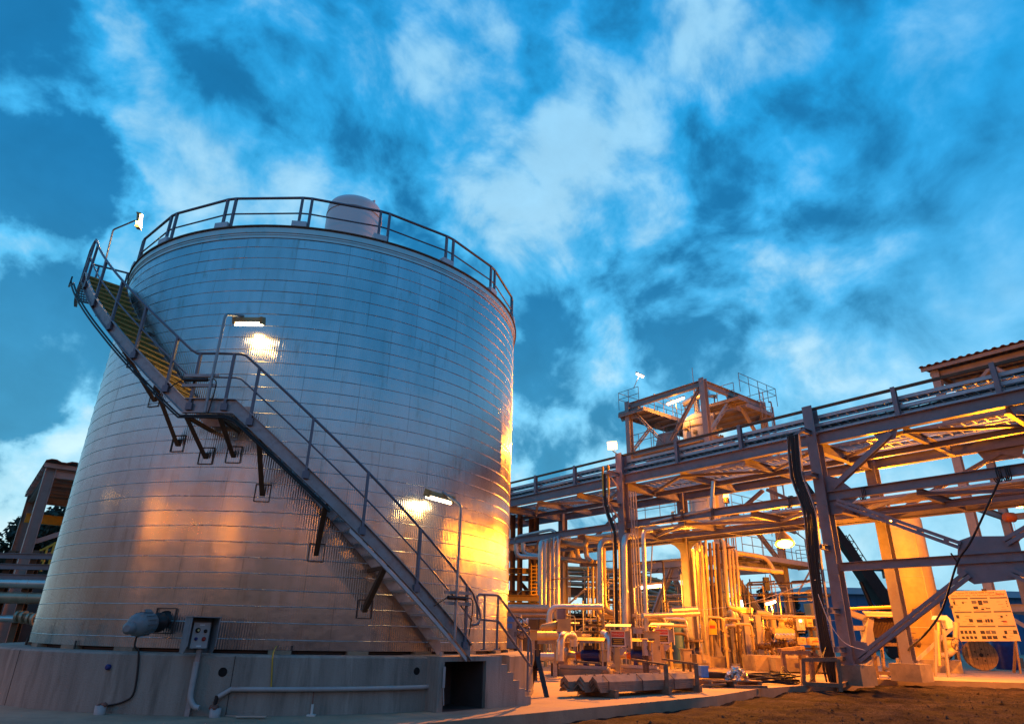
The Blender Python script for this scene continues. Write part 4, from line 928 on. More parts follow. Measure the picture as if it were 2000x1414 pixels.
for c_ in (0, TC_):                       # haunches at the right-hand column
    b = MB(); b.prism([tw_(-.06, TC_-x, z_) for x, z_ in ((.2, zL1-.2), (2.0, zL1-.2), (1.3, zL1-.55), (.6, zL1-1.3), (.2, zL1-2.2))], RD*.12); b.build('haunch', 'tower paint', tower)
def deck(a0, a1, c0, c1, z_, nm='platform'):
    b = MB(); P_ = tw_((a0+a1)/2, (c0+c1)/2, z_); b.box(P_, (abs(a1-a0), abs(c1-c0), .04), RD, RN)
    n = max(2, int(abs(c1-c0)/.9))
    for i in range(n+1): c = c0+(c1-c0)*i/n; b.ibeam(tw_(a0, c, z_-.12), tw_(a1, c, z_-.12), .09, .18)
    for a in (a0, a1): b.bar(tw_(a, c0, z_-.05), tw_(a, c1, z_-.05), .02, .28)
    b.build(nm, 'tower paint', tower)
def railing(pts, h=1.05, step=1.1, parent=None, m='rail paint', r=.022):
    b = MB()
    for z_ in (h, h*.52): b.tube([p+Zup*z_ for p in pts], r, 6)
    for i in range(len(pts)-1):
        L_ = (pts[i+1]-pts[i]).length; k = max(1, round(L_/step))
        for j in range(k+(i == len(pts)-2)): c = pts[i].lerp(pts[i+1], j/k); b.tube([c-Zup*.25, c+Zup*h], r, 6)
    b.build('guard_rail', m, parent or tower)
zt = TH-.75
deck(TA_+.7, TA_-1.6, -.3, TC_+.6, zt); deck(TA_-1.6, -.4, TC_*.60, TC_+.6, zt); deck(2.0, -.9, TC_*.36, TC_*.52, zt)
railing([tw_(TA_-1.2, -.25, zt+.6), tw_(TA_+.65, -.25, zt+.6), tw_(TA_+.65, TC_+.5, zt+.6)])
railing([tw_(TA_-2.0, .4, zt), tw_(TA_-2.0, TC_*.5, zt), tw_(2.0, TC_*.5, zt), tw_(2.0, TC_*.37, zt), tw_(-.6, TC_*.37, zt)])
railing([tw_(-.85, TC_*.42, zt+.7), tw_(-.85, TC_+.55, zt+.7), tw_(TA_*.5, TC_+.55, zt+.7)])
deck(TA_+.2, .2, .2, TC_*.3, zL2+.25); deck(TA_+.2, TA_*.7, TC_*.3, TC_, zL2+.25); deck(0, -1.0, TC_*.3, TC_+1.2, zL15)
railing([tw_(TA_+.2, -.1, zL2+.25), tw_(.1, -.1, zL2+.25)]); railing([tw_(TA_*.75, .6, zL2+.3), tw_(TA_*.75, TC_, zL2+.3)])
railing([tw_(TA_*.98, -.4, zL15+.15), tw_(.2, -.4, zL15+.15)]); railing([tw_(-.9, .4, zL15), tw_(-.9, TC_+2.6, zL15), tw_(2, TC_+2.6, zL15)])
deck(.3, -1.2, -.2, TC_+2.4, zL1+.3); railing([tw_(-1.15, .6, zL1+.3), tw_(-1.15, TC_+2.35, zL1+.3), tw_(.3, TC_+2.35, zL1+.3)])
b = MB(); b.angle(tw_(-.6, TC_+.2, zL1-1.4), tw_(-.6, TC_+2.0, zL1-.05), .14, .14, RD); b.build('brace', 'tower paint', tower)
def ladder(p, q, out, wd, label, cage=True, m='tower paint'):
    o = thing('caged_ladder' if cage else 'ladder', label, 'ladder', p); b = MB()
    for s_ in (-.22, .22): b.bar(p+wd*s_, q+wd*s_, .05, .03, out)
    n = int((q-p).length/.3)
    for i in range(n): c = p.lerp(q, (i+.5)/n); b.tube([c-wd*.22, c+wd*.22], .014, 5)
    b.build('ladder_rails', m, o)
    if cage:
        b = MB(); k = int((q.z-p.z-2.2)/.75)
        arc = [(-.36, 0), (-.36, .35), (-.2, .62), (0, .70), (.2, .62), (.36, .35), (.36, 0)]
        for i in range(max(2, k)):
            c = V((p.x, p.y, p.z+2.2))+(q-p)*0+Zup*(i*.75)
            for j in range(6): b.bar(c+wd*arc[j][0]+out*arc[j][1], c+wd*arc[j+1][0]+out*arc[j+1][1], .05, .012, Zup)
        for x, y in arc[1:-1]: c = V((p.x, p.y, p.z+2.2))+wd*x+out*y; b.bar(c, c+Zup*(max(1, k-1)*.75), .04, .012, out)
        b.build('cage', m, o)
    return o
lp = tw_(-1.35, TC_+2.0, .2); ladder(lp, V((lp.x, lp.y, zL1+1.2)), -RD, RN, 'caged ladder rising to the lower right platform of the process tower')
lp = tw_(-.95, TC_+2.2, zL1+.4); ladder(lp, V((lp.x, lp.y, zL15+1.2)), -RD, RN, 'caged ladder between the two lower right platforms of the process tower')
lp = tw_(-.5, TC_-.8, zL15+.2); ladder(lp, V((lp.x, lp.y, TH+.6)), -RD, RN, 'narrow ladder up the upper right column of the process tower', True)
b = MB(); q = tw_(-.35, TC_+.35, TH+.1); b.tube([q, q+Zup*.1+RN*.3, V((q.x, q.y, 0))+RN*.3+Zup*(zL15)], .05, 8, bend=.15); tag(b.build('drain_pipe', 'rail paint'), 'dark bent pipe running down outside the right column of the tower', 'pipe')
# vessel inside the tower
vc = tw_(TA_*.46, TC_*.5, 0); zv = twp(1353, 835, 'AB', TC_*.5)[2]; Rv = 1.16
ves = thing('domed_vessel', 'white domed pressure vessel standing in the upper part of the process tower', 'vessel', V((vc.x, vc.y, zL15)))
b = MB(); b.lathe(V((vc.x, vc.y, 0)), (0, 0, 1), [(zL15-.6, .5), (zL15, Rv*.8), (zL15+.7, Rv), (zv-.2, Rv), (zv+.25, Rv*.93), (zv+.55, Rv*.75), (zv+.75, Rv*.5), (zv+.84, .12)], 40); b.build('vessel_body', 'white paint', ves)
b = MB()
for z_ in (zv-.25, zv-1.2, zv-2.2): b.lathe(V((vc.x, vc.y, z_)), (0, 0, 1), [(-.05, Rv), (-.05, Rv+.03), (.05, Rv+.03), (.05, Rv)], 40)
b.build('girth_seam', 'cream paint', ves)
for k in range(7):
    a = k*.5-2.6; c = V((vc.x+cos(a)*Rv*.98, vc.y+sin(a)*Rv*.98, zv-.5-.35*(k % 2))); e = V((cos(a), sin(a), .2)); b = MB(); b.lathe(c, e, [(0, .09), (.2, .09), (.2, .17), (.26, .17), (.26, .1), (.4, .1)], 12); b.build('nozzle', 'cream paint', ves)
b = MB(); b.tube([V((vc.x, vc.y, zv+.8)), V((vc.x, vc.y, zt+1.4)), V((vc.x, vc.y, zt+1.4))+RN*1.5-RD*.6], .14, 12, bend=.35); b.lathe(V((vc.x, vc.y, zv+.9)), (0, 0, 1), [(0, .24), (.1, .24)], 14); b.build('outlet_pipe', 'white paint', ves)
b = MB(); q = V((vc.x, vc.y, zv+.5))+RN*.55-RD*.75; b.tube([q, q+Zup*.9], .09, 10); b.lathe(q+Zup*.75, (0, 0, 1), [(0, .15), (.07, .15)], 12); b.build('nozzle', 'white paint', ves)
b = MB(); q = tw_(TA_*.45, TC_*.45, zt); b.tube([q, q+Zup*1.9], .06, 8); b.tube([q+Zup*1.5, q+Zup*3.3], .025, 6); tag(b.build('vent_mast', 'galvanised'), 'thin vent mast sticking up above the top platform of the tower', 'mast')
b = MB(); b.tube([tw_(TA_*.62, TC_*.48, zt+.9), tw_(TA_*.30, TC_*.48, zt+1.25)], .22, 12); b.lathe(tw_(TA_*.5, TC_*.48, zt+1.0), RD, [(-.05, .3), (.05, .3)], 14); tag(b.build('top_condenser', 'silver cladding'), 'short silver drum on the top platform of the tower', 'condenser')
for k in range(4):
    q = tw_(TA_*(.62-.13*k), TC_*.5-.1, zt); b = MB(); b.tube([q, q+Zup*(.7+.12*(k % 2))], .045, 7); b.lathe(q+Zup*(.7+.12*(k % 2)), (0, 0, 1), [(0, .05), (.03, .16), (.06, .16), (.07, .03)], 12); tag(b.build('hand_valve', 'dark steel'), 'small handwheel valve on the top tower platform, %s from the left' % ('first', 'second', 'third', 'fourth')[k], 'valve', 'handwheel valves on the tower top')
# lamps of the tower
def strip(name, label, pa, pb, power, col=TUBE, m='tube glow', post=None, aim=(0, 0, -1)):
    o = thing('strip_lamp', label, 'lamp', (pa+pb)/2); d = (pb-pa).normalized(); b = MB(); b.tube([pa, pb], .075, 10); b.build('lamp_tube', m, o)
    b = MB(); sd = d.cross(Zup).normalized(); b.prism([pa-d*.05+sd*x+Zup*y for x, y in ((-.12, .05), (.12, .05), (.08, .14), (-.08, .14))], (pb-pa)+d*.1); b.build('housing', 'grey enclosure', o)
    if post is not None: b = MB(); b.tube([(pa+pb)/2+Zup*.13, post], .03, 6); b.build('post', 'galvanised', o)
    lamp_light('lamp_light', (pa+pb)/2-Zup*.2+V(aim)*.05, power, col, o, r=.12)
    return o
Yt = tw_(TA_, TC_*.3, 0).y
strip('s', 'lit strip lamp on a leaning pole at the top left corner of the tower', at(1243, 730, Yt), at(1257, 736, Yt), 120, TUBE, post=at(1238, 757, Yt))
strip('s', 'lit pinkish strip lamp in front of the white dome of the tower vessel', tw_(TA_*.62, TC_*.2, zL2+3.4), tw_(TA_*.40, TC_*.2, zL2+3.5), 1200, SOD2, post=tw_(TA_*.5, TC_*.2, zL2+.3))
q = tw_(TA_*.4, -.3, zL15); 
o = thing('beacon_lamp', 'small orange beacon lamp glowing beside the rising silver pipe behind the beam', 'lamp', q)
c = at(1418, 972, tw_(0, 0, 0).y-1.5); b = MB(); b.lathe(c, (0, 0, 1), [(0, .16), (.3, .13), (.4, .05)], 12); b.build('lens', 'red glow', o); b = MB(); b.lathe(c-Zup*.3, (0, 0, 1), [(0, .18), (.3, .14)], 12); b.tube([c-Zup*.3, c-Zup*1.4], .04, 6); b.build('base', 'dark steel', o)
lamp_light('lamp_light', c+Zup*.15-RN*.3, 900, SOD, o, r=.15)

# ------------------------------------------------------------------ big vertical vessel at the right and the roofed steel building
Yv = 34.; vb = at(1812, 1290, Yv); vb.z = 0; RV = .99
zt_v = 7.0
vs_ = thing('tall_vessel', 'tall cream vertical vessel lit orange, standing behind the cross brace at the right', 'vessel', vb)
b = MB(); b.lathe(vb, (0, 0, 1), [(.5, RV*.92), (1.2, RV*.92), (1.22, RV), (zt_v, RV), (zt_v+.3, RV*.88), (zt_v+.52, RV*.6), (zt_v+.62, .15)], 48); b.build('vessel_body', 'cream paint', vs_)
b = MB()
for z_ in (1.9, 4.2, 6.5): b.lathe(vb+Zup*z_, (0, 0, 1), [(-.02, RV), (-.02, RV+.012), (.02, RV+.012), (.02, RV)], 48)
b.build('girth_seam', 'cream paint', vs_)
fdir = V((-vb.x, -vb.y, 0)).normalized(); fs = fdir.cross(Zup)
for s_ in (-.72, .55):
    b = MB(); p = vb+fs*-s_*RV*1.0+fdir*RV*math.sqrt(max(0, 1-s_*s_)); b.tube([p+Zup*.6, p+Zup*(zt_v-.3)], .035, 6); b.build('trace_pipe', 'cream paint', vs_)
b = MB(); p = vb+fdir*RV*.99+fs*.1+Zup*2.6; b.lathe(p, fdir, [(0, .16), (.06, .16), (.06, .08), (.0601, .02)], 16); b.build('manway', 'brown steel', vs_)
b = MB(); b.box(vb+Zup*.26, (2.6, 2.6, .52), fs, fdir); tag(b.build('concrete_footing', 'footing concrete'), 'low concrete plinth under the tall cream vessel', 'footing')
b = MB()
for s_ in (-1, 1):
    for t_ in (-1, 1): q = vb+fs*s_*.8+fdir*t_*.8; b.bar(q+Zup*.5, q+Zup*1.3, .16, .16)
b.build('legs', 'brown steel', vs_)
# pipework and valve stand in front of the vessel
pv = at(1790, 1255, 31.5)
def valve(c, ax, r=.14, m='brown steel', wheel='brown steel', label=None, wdir=Zup, name='valve'):
    b = MB(); b.lathe(c-ax*.28, ax, [(0, r*1.35), (.05, r*1.35), (.06, r*.8), (.18, r*1.15), (.28, r*1.25), (.38, r*1.15), (.50, r*.8), (.51, r*1.35), (.56, r*1.35)], 14); b.tube([c, c+wdir*.42], .03, 6)
    b.lathe(c+wdir*.2, wdir, [(0, r*.7), (.06, r*.7)], 10); o = b.build(name, m, None, label, 'valve')
    w_ = MB(); x = wdir.orthogonal().normalized(); y = wdir.cross(x); R_ = r*1.5
    w_.tube([c+wdir*.42+(x*cos(a)+y*sin(a))*R_ for a in [2*PI*i/14 for i in range(14)]], .016, 5, closed=True)
    for k in range(3): a = k*PI/3; w_.tube([c+wdir*.42-(x*cos(a)+y*sin(a))*R_, c+wdir*.42+(x*cos(a)+y*sin(a))*R_], .011, 4)
    w_.build('handwheel', wheel, o); return o
ex_ = V((1, 0, 0)); ey_ = V((0, 1, 0))
valve(at(1857, 1258, 31), Zup, .16, 'cream paint', 'dark steel', 'flanged valve with a wheel low in front of the tall cream vessel', -ey_)
valve(at(1782, 1255, 32.0), ex_, .14, 'brown steel', 'brown steel', 'dark valve at the left foot of the tall cream vessel', Zup)
pipe('thick orange-lit pipe bend at the right foot of the tall vessel', [at(1868, 1215, 32), at(1866, 1275, 32), at(1830, 1282, 32)], .12, 'cream paint', bend=.4)
pipe('slim upright pipe with a white hood right of the tall vessel', [at(1836, 1300, 29), at(1833, 1215, 29)], .06, 'cream paint', bend=0)
b = MB(); c = at(1843, 1207, 29); b.prism([c+V((-.35, 0, -.05)), c+V((-.25, 0, .1)), c+V((.15, 0, .12)), c+V((.35, 0, -.1)), c+V((.3, 0, -.35)), c+V((.1, 0, -.4)), c+V((.05, 0, -.08))], (0, .3, 0)); tag(b.build('instrument_hood', 'white paint'), 'white sun hood over an instrument right of the tall vessel', 'instrument')
for k, (a, c) in enumerate((((1828, 1230), (1824, 1307)), ((1843, 1228), (1850, 1309)))): 
    b = MB(); b.ibeam(at(a[0], a[1], 28.6), V((*at(c[0], c[1], 28.6).xy, 0)), .09, .09, ey_); tag(b.build('support_post', 'tower paint'), '%s leg of the small steel stand right of the tall vessel' % ('left', 'right')[k], 'post')
b = MB(); b.angle(at(1790, 1288, 30), at(1862, 1222, 30), .14, .14, ey_); tag(b.build('stay_brace', 'tower paint'), 'sloping steel stay crossing in front of the vessel foot', 'brace')
# building with the corrugated roof
g0 = gnd(1970, 1303); dlt = g0-RO; bu, bv = dlt.dot(RD), dlt.dot(RN); bz = at(1845, 726, g0.y).z
bld = thing('steel_building', 'open steel-framed building with a corrugated roof at the right edge', 'building', rk(bu, bv, 0))
cols = [(bu, bv), (bu-6.5, bv), (bu-13, bv), (bu, bv+7), (bu-6.5, bv+7), (bu-13, bv+7)]
for u, v in cols:
    b = MB(); b.ibeam(rk(u, v, .5), rk(u, v, bz), .5, .5, RN, .03, .035); b.build('column', 'tower paint', bld)
    f = MB(); f.box(rk(u, v, .27), (1.3, 1.3, .54), RD, RN); tag(f.build('concrete_footing', 'footing concrete'), 'concrete footing under the %s of the roofed steel building' % ('%s column of the %s row' % ({0: 'left', 6: 'middle', 13: 'right'}[int(bu-u)], 'front' if v == bv else 'back')), 'footing', 'footings under the steel building')
levels = (bz-.3, bz-3.6, 9.6, 6.2, 3.3)
for z_ in levels:
    for v in (bv, bv+7):
        for u0, u1 in ((bu, bu-6.5), (bu-6.5, bu-13)): b = MB(); b.ibeam(rk(u0-.26, v, z_), rk(u1+.26, v, z_), .26, .42); b.build('beam', 'tower paint', bld)
    for u in (bu, bu-6.5, bu-13): b = MB(); b.ibeam(rk(u, bv+.26, z_), rk(u, bv+6.74, z_), .26, .42); b.build('beam', 'tower paint', bld)
for u0, z0, u1, z1 in ((bu-.3, bz-3.4, bu-3.25, bz-.6), (bu-6.2, bz-3.4, bu-3.25, bz-.6), (bu-.3, 6.4, bu-6.2, 9.4), (bu-.3, 3.1, bu-3.2, .8), (bu-6.2, 3.1, bu-3.2, .8)):
    b = MB(); b.ibeam(rk(u0, bv, z0), rk(u1, bv, z1), .2, .2, RN); b.build('brace', 'tower paint', bld)
b = MB(); n = 120                          # corrugated roof sheet, falling slightly towards the back
ua, ub, va, vb2 = bu+.75, bu-14, bv-.8, bv+8
top = []; 
for i in range(n+1):
    u = ua+(ub-ua)*i/n; dz = [0, .09, .09, 0][i % 4]
    top += [rk(u, va, bz+.28+dz), rk(u, vb2, bz+1.1+dz)]
vs2 = top+[p-Zup*.02 for p in top]; k = len(top)
b.add(vs2, [(2*i, 2*i+1, 2*i+3, 2*i+2) for i in range(n)]+[(k+2*i, k+2*i+2, k+2*i+3, k+2*i+1) for i in range(n)]+[(2*i, 2*i+2, k+2*i+2, k+2*i) for i in range(n)])
b.build('roof', 'rust roof', bld)
b = MB()
for i in range(6): v = va+.25+(vb2-va-.5)*i/5; b.bar(rk(ua-.05, v, bz+.12+.09*i), rk(ub, v, bz+.12+.09*i), .12, .24)
b.build('purlins', 'tower paint', bld)
b = MB(); b.box(rk((ua+ub)/2, bv+7.2, bz-1.6), (14.4, .06, 4.6), RD, RN)
for i in range(48): u = ua-.3-14.2*i/48; b.bar(rk(u, bv+7.15, bz-3.9), rk(u, bv+7.15, bz+.6), .14, .05, RN)
b.build('wall_sheeting', 'rust roof', bld)
b = MB(); b.box(rk(bu-6.6, bv+3.5, bz-3.35), (13, 6.4, .06), RD, RN); b.build('floor', 'sheet steel', bld)
b = MB(); b.box(rk(bu-6.6, bv+3.5, 6.45), (13, 6.4, .06), RD, RN); b.build('floor', 'sheet steel', bld)
# chain hoist hanging in it
hq = at(1972, 1010, g0.y-1.5); hst = thing('chain_hoist', 'orange chain hoist hanging under the steel building at the right', 'hoist', hq)
b = MB(); b.tube([hq+Zup*2.2, hq+Zup*.3], .03, 6); b.build('chain', 'dark steel', hst)
b = MB(); b.lathe(hq-ex_*.35, ex_, [(0, .2), (.1, .3), (.6, .3), (.7, .2)], 14); b.build('hoist_body', 'orange guard', hst)
b = MB(); b.lathe(hq-Zup*1.2-ex_*.2, ex_, [(0, .22), (.1, .3), (.3, .3), (.4, .22)], 14)
for s_ in (-.15, 0, .15): b.tube([hq+ex_*s_, hq-Zup*1.2+ex_*s_], .012, 4); b.tube([hq+ex_*s_-Zup*1.2, hq-Zup*4+ex_*s_], .012, 4)
b.build('hook_block', 'orange guard', hst)
bell(1740, 1012, 7.0, 'bell lamp under the rack behind the upper end of the cross brace', 13000, .35, .27)
bell(1990, 985, 6.0, 'bell lamp under the rack at the right edge', 13000, .35, .27)
bell(1345, 1062, 5.2, 'bell lamp between the rack and the tower near the pipe clusters', 5500, .4, .25, spot=True)

# ------------------------------------------------------------------ far background: hall, trees, crane, distant pipe racks
Yw = 105.
def wallx(px, py): return at(px, py, Yw)
wl, wr = at(1577, 1146, Yw), at(2300, 1146, Yw)
hall = thing('warehouse', 'long blue warehouse with a pale band along its eaves far behind the plant', 'warehouse', V((wl.x, Yw, 0)))
zt_ = wl.z; zb_ = at(1650, 1160, Yw).z; Wl = wr.x-wl.x+40
b = MB(); b.box((wl.x+Wl/2, Yw+15, zb_/2-1), (Wl, 30, zb_+2)); b.build('wall', 'warehouse blue', hall)
b = MB(); b.box((wl.x+Wl/2, Yw+14.7, (zt_+zb_)/2), (Wl+.6, 31, zt_-zb_-.01)); b.build('eaves_band', 'warehouse white', hall)
b = MB()
for i in range(60): b.bar(V((wl.x+.8+Wl*i/60, Yw-.03, 0)), V((wl.x+.8+Wl*i/60, Yw-.03, zb_)), .06, .05, ey_)
b.build('wall_ribs', 'warehouse blue', hall)
b = MB(); p = at(1907, 1150, Yw-.1); q = at(1960, 1150, Yw-.1); b.box(((p.x+q.x)/2, Yw-.12, zb_*.5), (q.x-p.x, .2, zb_)); b.build('pale_door', 'warehouse white', hall)
def tree(name, label, px, Y, top_py, wpx, mleaf, seed, base_py=None, nl=2600, group='trees beyond the plant'):
    r_ = random.Random(seed); base = at(px, 1250, Y); base.z = 0; topz = at(px, top_py, Y).z; W_ = (at(px+wpx/2, top_py, Y)-at(px-wpx/2, top_py, Y)).length/2
    t = thing(name, label, 'tree', base, 0, group); b = MB()
    b.tube([base, base+V((.1*W_, 0, topz*.3)), base+V((0, .1, topz*.75))], [.035*topz, .025*topz, .008*topz], 7)
    for k in range(7): a = r_.uniform(0, 6.3); z0 = topz*r_.uniform(.3, .6); b.tube([base+Zup*z0, base+V((cos(a)*W_*.6, sin(a)*W_*.6, z0+topz*.22))], [.012*topz, .004*topz], 5)
    b.build('trunk', 'bark', t)
    c = MB(); cl = []
    for k in range(26):
        a = r_.uniform(0, 6.3); z0 = r_.uniform(.28, .9); rr_ = W_*math.sin(min(1, (1.02-z0)*1.9)*1.57)*r_.uniform(.25, .85); cl.append((base+V((cos(a)*rr_, sin(a)*rr_, topz*z0)), topz*r_.uniform(.07, .13)))
    s_ = topz*.024
    for i in range(nl):
        o_, R_ = r_.choice(cl); d = V((r_.gauss(0, 1), r_.gauss(0, 1), r_.gauss(0, .8))); d = d.normalized()*R_*r_.random()**.45; p = o_+d
        n = V((r_.gauss(0, 1), r_.gauss(0, 1), r_.gauss(0, 1))).normalized(); x = n.orthogonal().normalized(); y = n.cross(x); k = s_*r_.uniform(.6, 1.4)
        c.add([p-x*k, p+y*k*.6, p+x*k, p-y*k*.6], [(0, 1, 2, 3)])
    c.build('crown', mleaf, t)
tr = [(1316, 88, 1122, 70), (1388, 92, 1132, 60), (1462, 90, 1152, 52), (1505, 94, 1148, 62), (1553, 91, 1158, 50), (1282, 92, 1140, 50)]
for k, (px, Y, ty, wp) in enumerate(tr):
    tree('bushy_tree', 'dark bushy tree beyond the plant, %s' % ('behind the left leg of the tower brace', 'behind the pipe cluster of the tower', 'just right of the tower pipe cluster', 'in the gap under the tower platform', 'left of the blue warehouse', 'far left of the row, behind the strip lamp')[k], px, Y, ty, wp, 'leaf dark', 20+k)
for k, (px, Y, ty, wp) in enumerate(((4, 52, 990, 110), (58, 55, 982, 120), (104, 50, 972, 120), (150, 56, 985, 110))):
    tree('pine_tree', 'dark pine tree at the left behind the canopy shed, %s' % ('cut by the left photo edge', 'seen between its two posts', 'right of its front post', 'half hidden by the tank')[k], px, Y, ty, wp, 'leaf olive', 50+k, nl=5200, group='pines at the left')
# crane boom
Yc = 58.
crane = thing('mobile_crane', 'dark mobile crane with its boom rising to the upper left in front of the warehouse', 'crane', V((at(1745, 1230, Yc).x, Yc, 0)))
c0, c1, c2 = at(1628, 1035, Yc), at(1682, 1110, Yc), at(1752, 1212, Yc)
bm = [at(1560, 935, Yc), at(1676, 1102, Yc)]
b = MB(); b.bar(at(1560, 938, Yc), c1, .7, .85, ey_); b.build('boom_tip', 'black steel', crane)
b = MB(); b.bar(c1+(c1-c2)*.08, c2+(c2-c1)*.25, 1.0, 1.35, ey_); b.build('boom_base', 'black steel', crane)
dd = (c2-c1).normalized(); nn = dd.cross(ey_).normalized()
if nn.z < 0: nn = -nn
b = MB(); L_ = (c2-bm[0]).length
ja, jb = at(1652, 1046, Yc), at(1750, 1200, Yc); jd = (jb-ja); n = 22
for s_ in (0, .75):
    for y in (-.3, .3): b.tube([ja+nn*(s_*.8-.4)+ey_*y, jb+nn*(s_*.8-.4)+ey_*y], .045, 5)
for i in range(n):
    t0, t1 = i/n, (i+1)/n; a = ja+jd*t0; c = ja+jd*t1
    for y in (-.3, .3): b.tube([a+nn*-.4+ey_*y, c+nn*.2+ey_*y] if i % 2 else [a+nn*.2+ey_*y, c+nn*-.4+ey_*y], .03, 4)
b.build('lattice_jib', 'black steel', crane)
b = MB()
for o_ in (0, .9): b.tube([at(1690, 1130, Yc)-nn*.5+ex_*o_, at(1712, 1195, Yc)-nn*.2+ex_*o_*1.2, at(1722, 1235, Yc)+ex_*o_], [.16, .22, .22], 8)
b.build('lift_cylinder', 'black steel', crane)
b = MB(); p = at(1722, 1108, Yc+2); b.box(p, (2.4, 1.6, .5)); b.box(p+V((.3, 0, -.5)), (.5, .5, .8)); b.tube([p+V((-1.0, 0, -.2)), at(1712, 1160, Yc+2)], .08, 6); b.build('counterweight', 'black steel', crane)
b = MB(); q = V((at(1750, 1230, Yc).x, Yc, 0)); b.box(q+V((1, 0, 1.4)), (6, 2.6, 1.1)); b.box(q+V((2.5, 0, 2.5)), (2.2, 2.4, 1.4)); b.build('carrier', 'black steel', crane)
for k in range(3): b = MB(); b.lathe(q+V((-1.2+2*k, -1.5, .6)), ey_, [(0, .6), (.4, .6)], 18); b.build('wheel', 'black rubber', crane)
# ------------------------------------------------------------------ left background: pipes, canopy shed
K = at(96, 899, 24.); Rz = K.z
can = thing('canopy_shed', 'open steel canopy shed with a corrugated roof left of the tank', 'canopy', V((K.x, K.y, 0)))
def kp(u, v, z_): return V((K.x, K.y, 0))+RD*u+RN*v+Zup*z_
b = MB(); n = 40; top = []
for i in range(n+1):
    v = -.1+6.5*i/n; dz = [0, .07, .07, 0][i % 4]; top += [kp(-.15, v, Rz+dz-.02), kp(8.2, v, Rz+dz-.02)]
k = len(top); b.add(top+[p-Zup*.03 for p in top], [(2*i, 2*i+1, 2*i+3, 2*i+2) for i in range(n)]+[(k+2*i, k+2*i+2, k+2*i+3, k+2*i+1) for i in range(n)]+[(2*i, 2*i+2, k+2*i+2, k+2*i) for i in range(n)]+[(2*i+1, k+2*i+1, k+2*i+3, 2*i+3) for i in range(n)])
b.build('roof', 'rust roof', can)
b = MB()
for i in range(9): b.bar(kp(.1+i, -.1, Rz-.16), kp(.1+i, 6.4, Rz-.16), .1, .16)
b.build('purlins', 'tower paint', can)
for u, v in ((.25, .15), (7.5, .15), (.25, 6), (7.5, 6)):
    b = MB(); b.ibeam(kp(u, v, 0), kp(u, v, Rz-.25), .34, .34, RN); b.build('post', 'tower paint', can)
for v in (.15, 6): b = MB(); b.ibeam(kp(.25, v, Rz-.42), kp(7.5, v, Rz-.42), .18, .3); b.build('eaves_beam', 'tower paint', can)
for u in (.25, 7.5): b = MB(); b.ibeam(kp(u, .3, Rz-.42), kp(u, 5.9, Rz-.42), .18, .3); b.build('eaves_beam', 'tower paint', can)
b = MB(); b.ibeam(kp(6.6, .1, Rz-1.35), kp(6.6, 6, Rz-1.35), .2, .4); b.build('crane_beam', 'yellow paint', can)
b = MB(); b.ibeam(kp(.35, .3, Rz-2.9), kp(.35, 4, Rz-1.0), .16, .16, RD); b.build('brace', 'tower paint', can)
b = MB(); b.ibeam(kp(7.0, .3, Rz-3.3), kp(7.0, 4, Rz-1.4), .14, .14, RD); b.build('brace', 'tower paint', can)
Yl = 21.
def lpipe(label, py, r, m, x1=165, Y=Yl, seams=True): return pipe(label, [at(-120, py-3, Y), at(x1, py+3, Y)], r, m, 'pipe', 0, seams=seams)
for k, (py, wv) in enumerate(((1085, 'top'), (1106, 'middle'), (1126, 'bottom'))):
    b = MB(); b.ibeam(at(-120, py-3, Yl), at(165, py+3, Yl), .12, .16); tag(b.build('steel_beam', 'steel paint'), '%s of the three level steel beams left of the tank' % wv, 'beam', 'level beams left of the tank')
lpipe('silver pipe with a warm glint running level behind the left tank edge', 1139, .14, 'silver cladding')
lpipe('thick dull grey pipe running level left of the tank, below the silver one', 1167, .17, 'dull cladding')
lpipe('lowest silver pipe left of the tank, glowing orange at its end', 1207, .10, 'silver cladding', 78)
for k, px in enumerate((-30, 28, 75)):
    b = MB(); p = at(px, 1075, Yl+.25); b.ibeam(V((p.x, p.y, 0)), p, .2, .2, ey_); tag(b.build('pipe_support', 'brown steel'), ('support post of the left pipes, mostly outside the left photo edge', 'support post in the middle of the left pipes', 'support post of the left pipes nearest the tank')[k], 'post')
for k, px in enumerate((36, 47, 58, 68)):
    c = at(px, 1203+2*k, Yl-.2); b = MB(); b.lathe(c-ex_*.04, ex_, [(0, .16+.02*(k % 2)), (.07, .16+.02*(k % 2))], 16); b.lathe(c-ex_*.08, ex_, [(0, .1), (.16, .1)], 12); tag(b.build('pipe_flange', 'dull cladding'), '%s round flange on the lowest left pipe by the tank' % ('first', 'second', 'third', 'fourth')[k], 'flange', 'flanges on the lowest left pipe')
b = MB(); b.box(at(-40, 1220, 27), (9, 3, 3.6)); b.box(at(20, 1235, 25.5)+V((0, 0, 0)), (3.5, 1.5, 1.4)); tag(b.build('equipment_skid', 'dark steel'), 'dark bulky equipment skid behind the left pipes', 'skid')
rl2 = MB()
p = [at(60+14*i, 1100-7*i, 23.5) for i in range(5)]
for q in p: rl2.bar(q-Zup*.5, q+Zup*.35, .05, .05)
rl2.bar(p[0]+Zup*.3, p[-1]+Zup*.3, .06, .06); rl2.bar(p[0]-Zup*.1, p[-1]-Zup*.1, .05, .05); tag(rl2.build('stair_railing', 'yellow paint'), 'short yellow railing glowing between the left beams and the tank', 'railing')

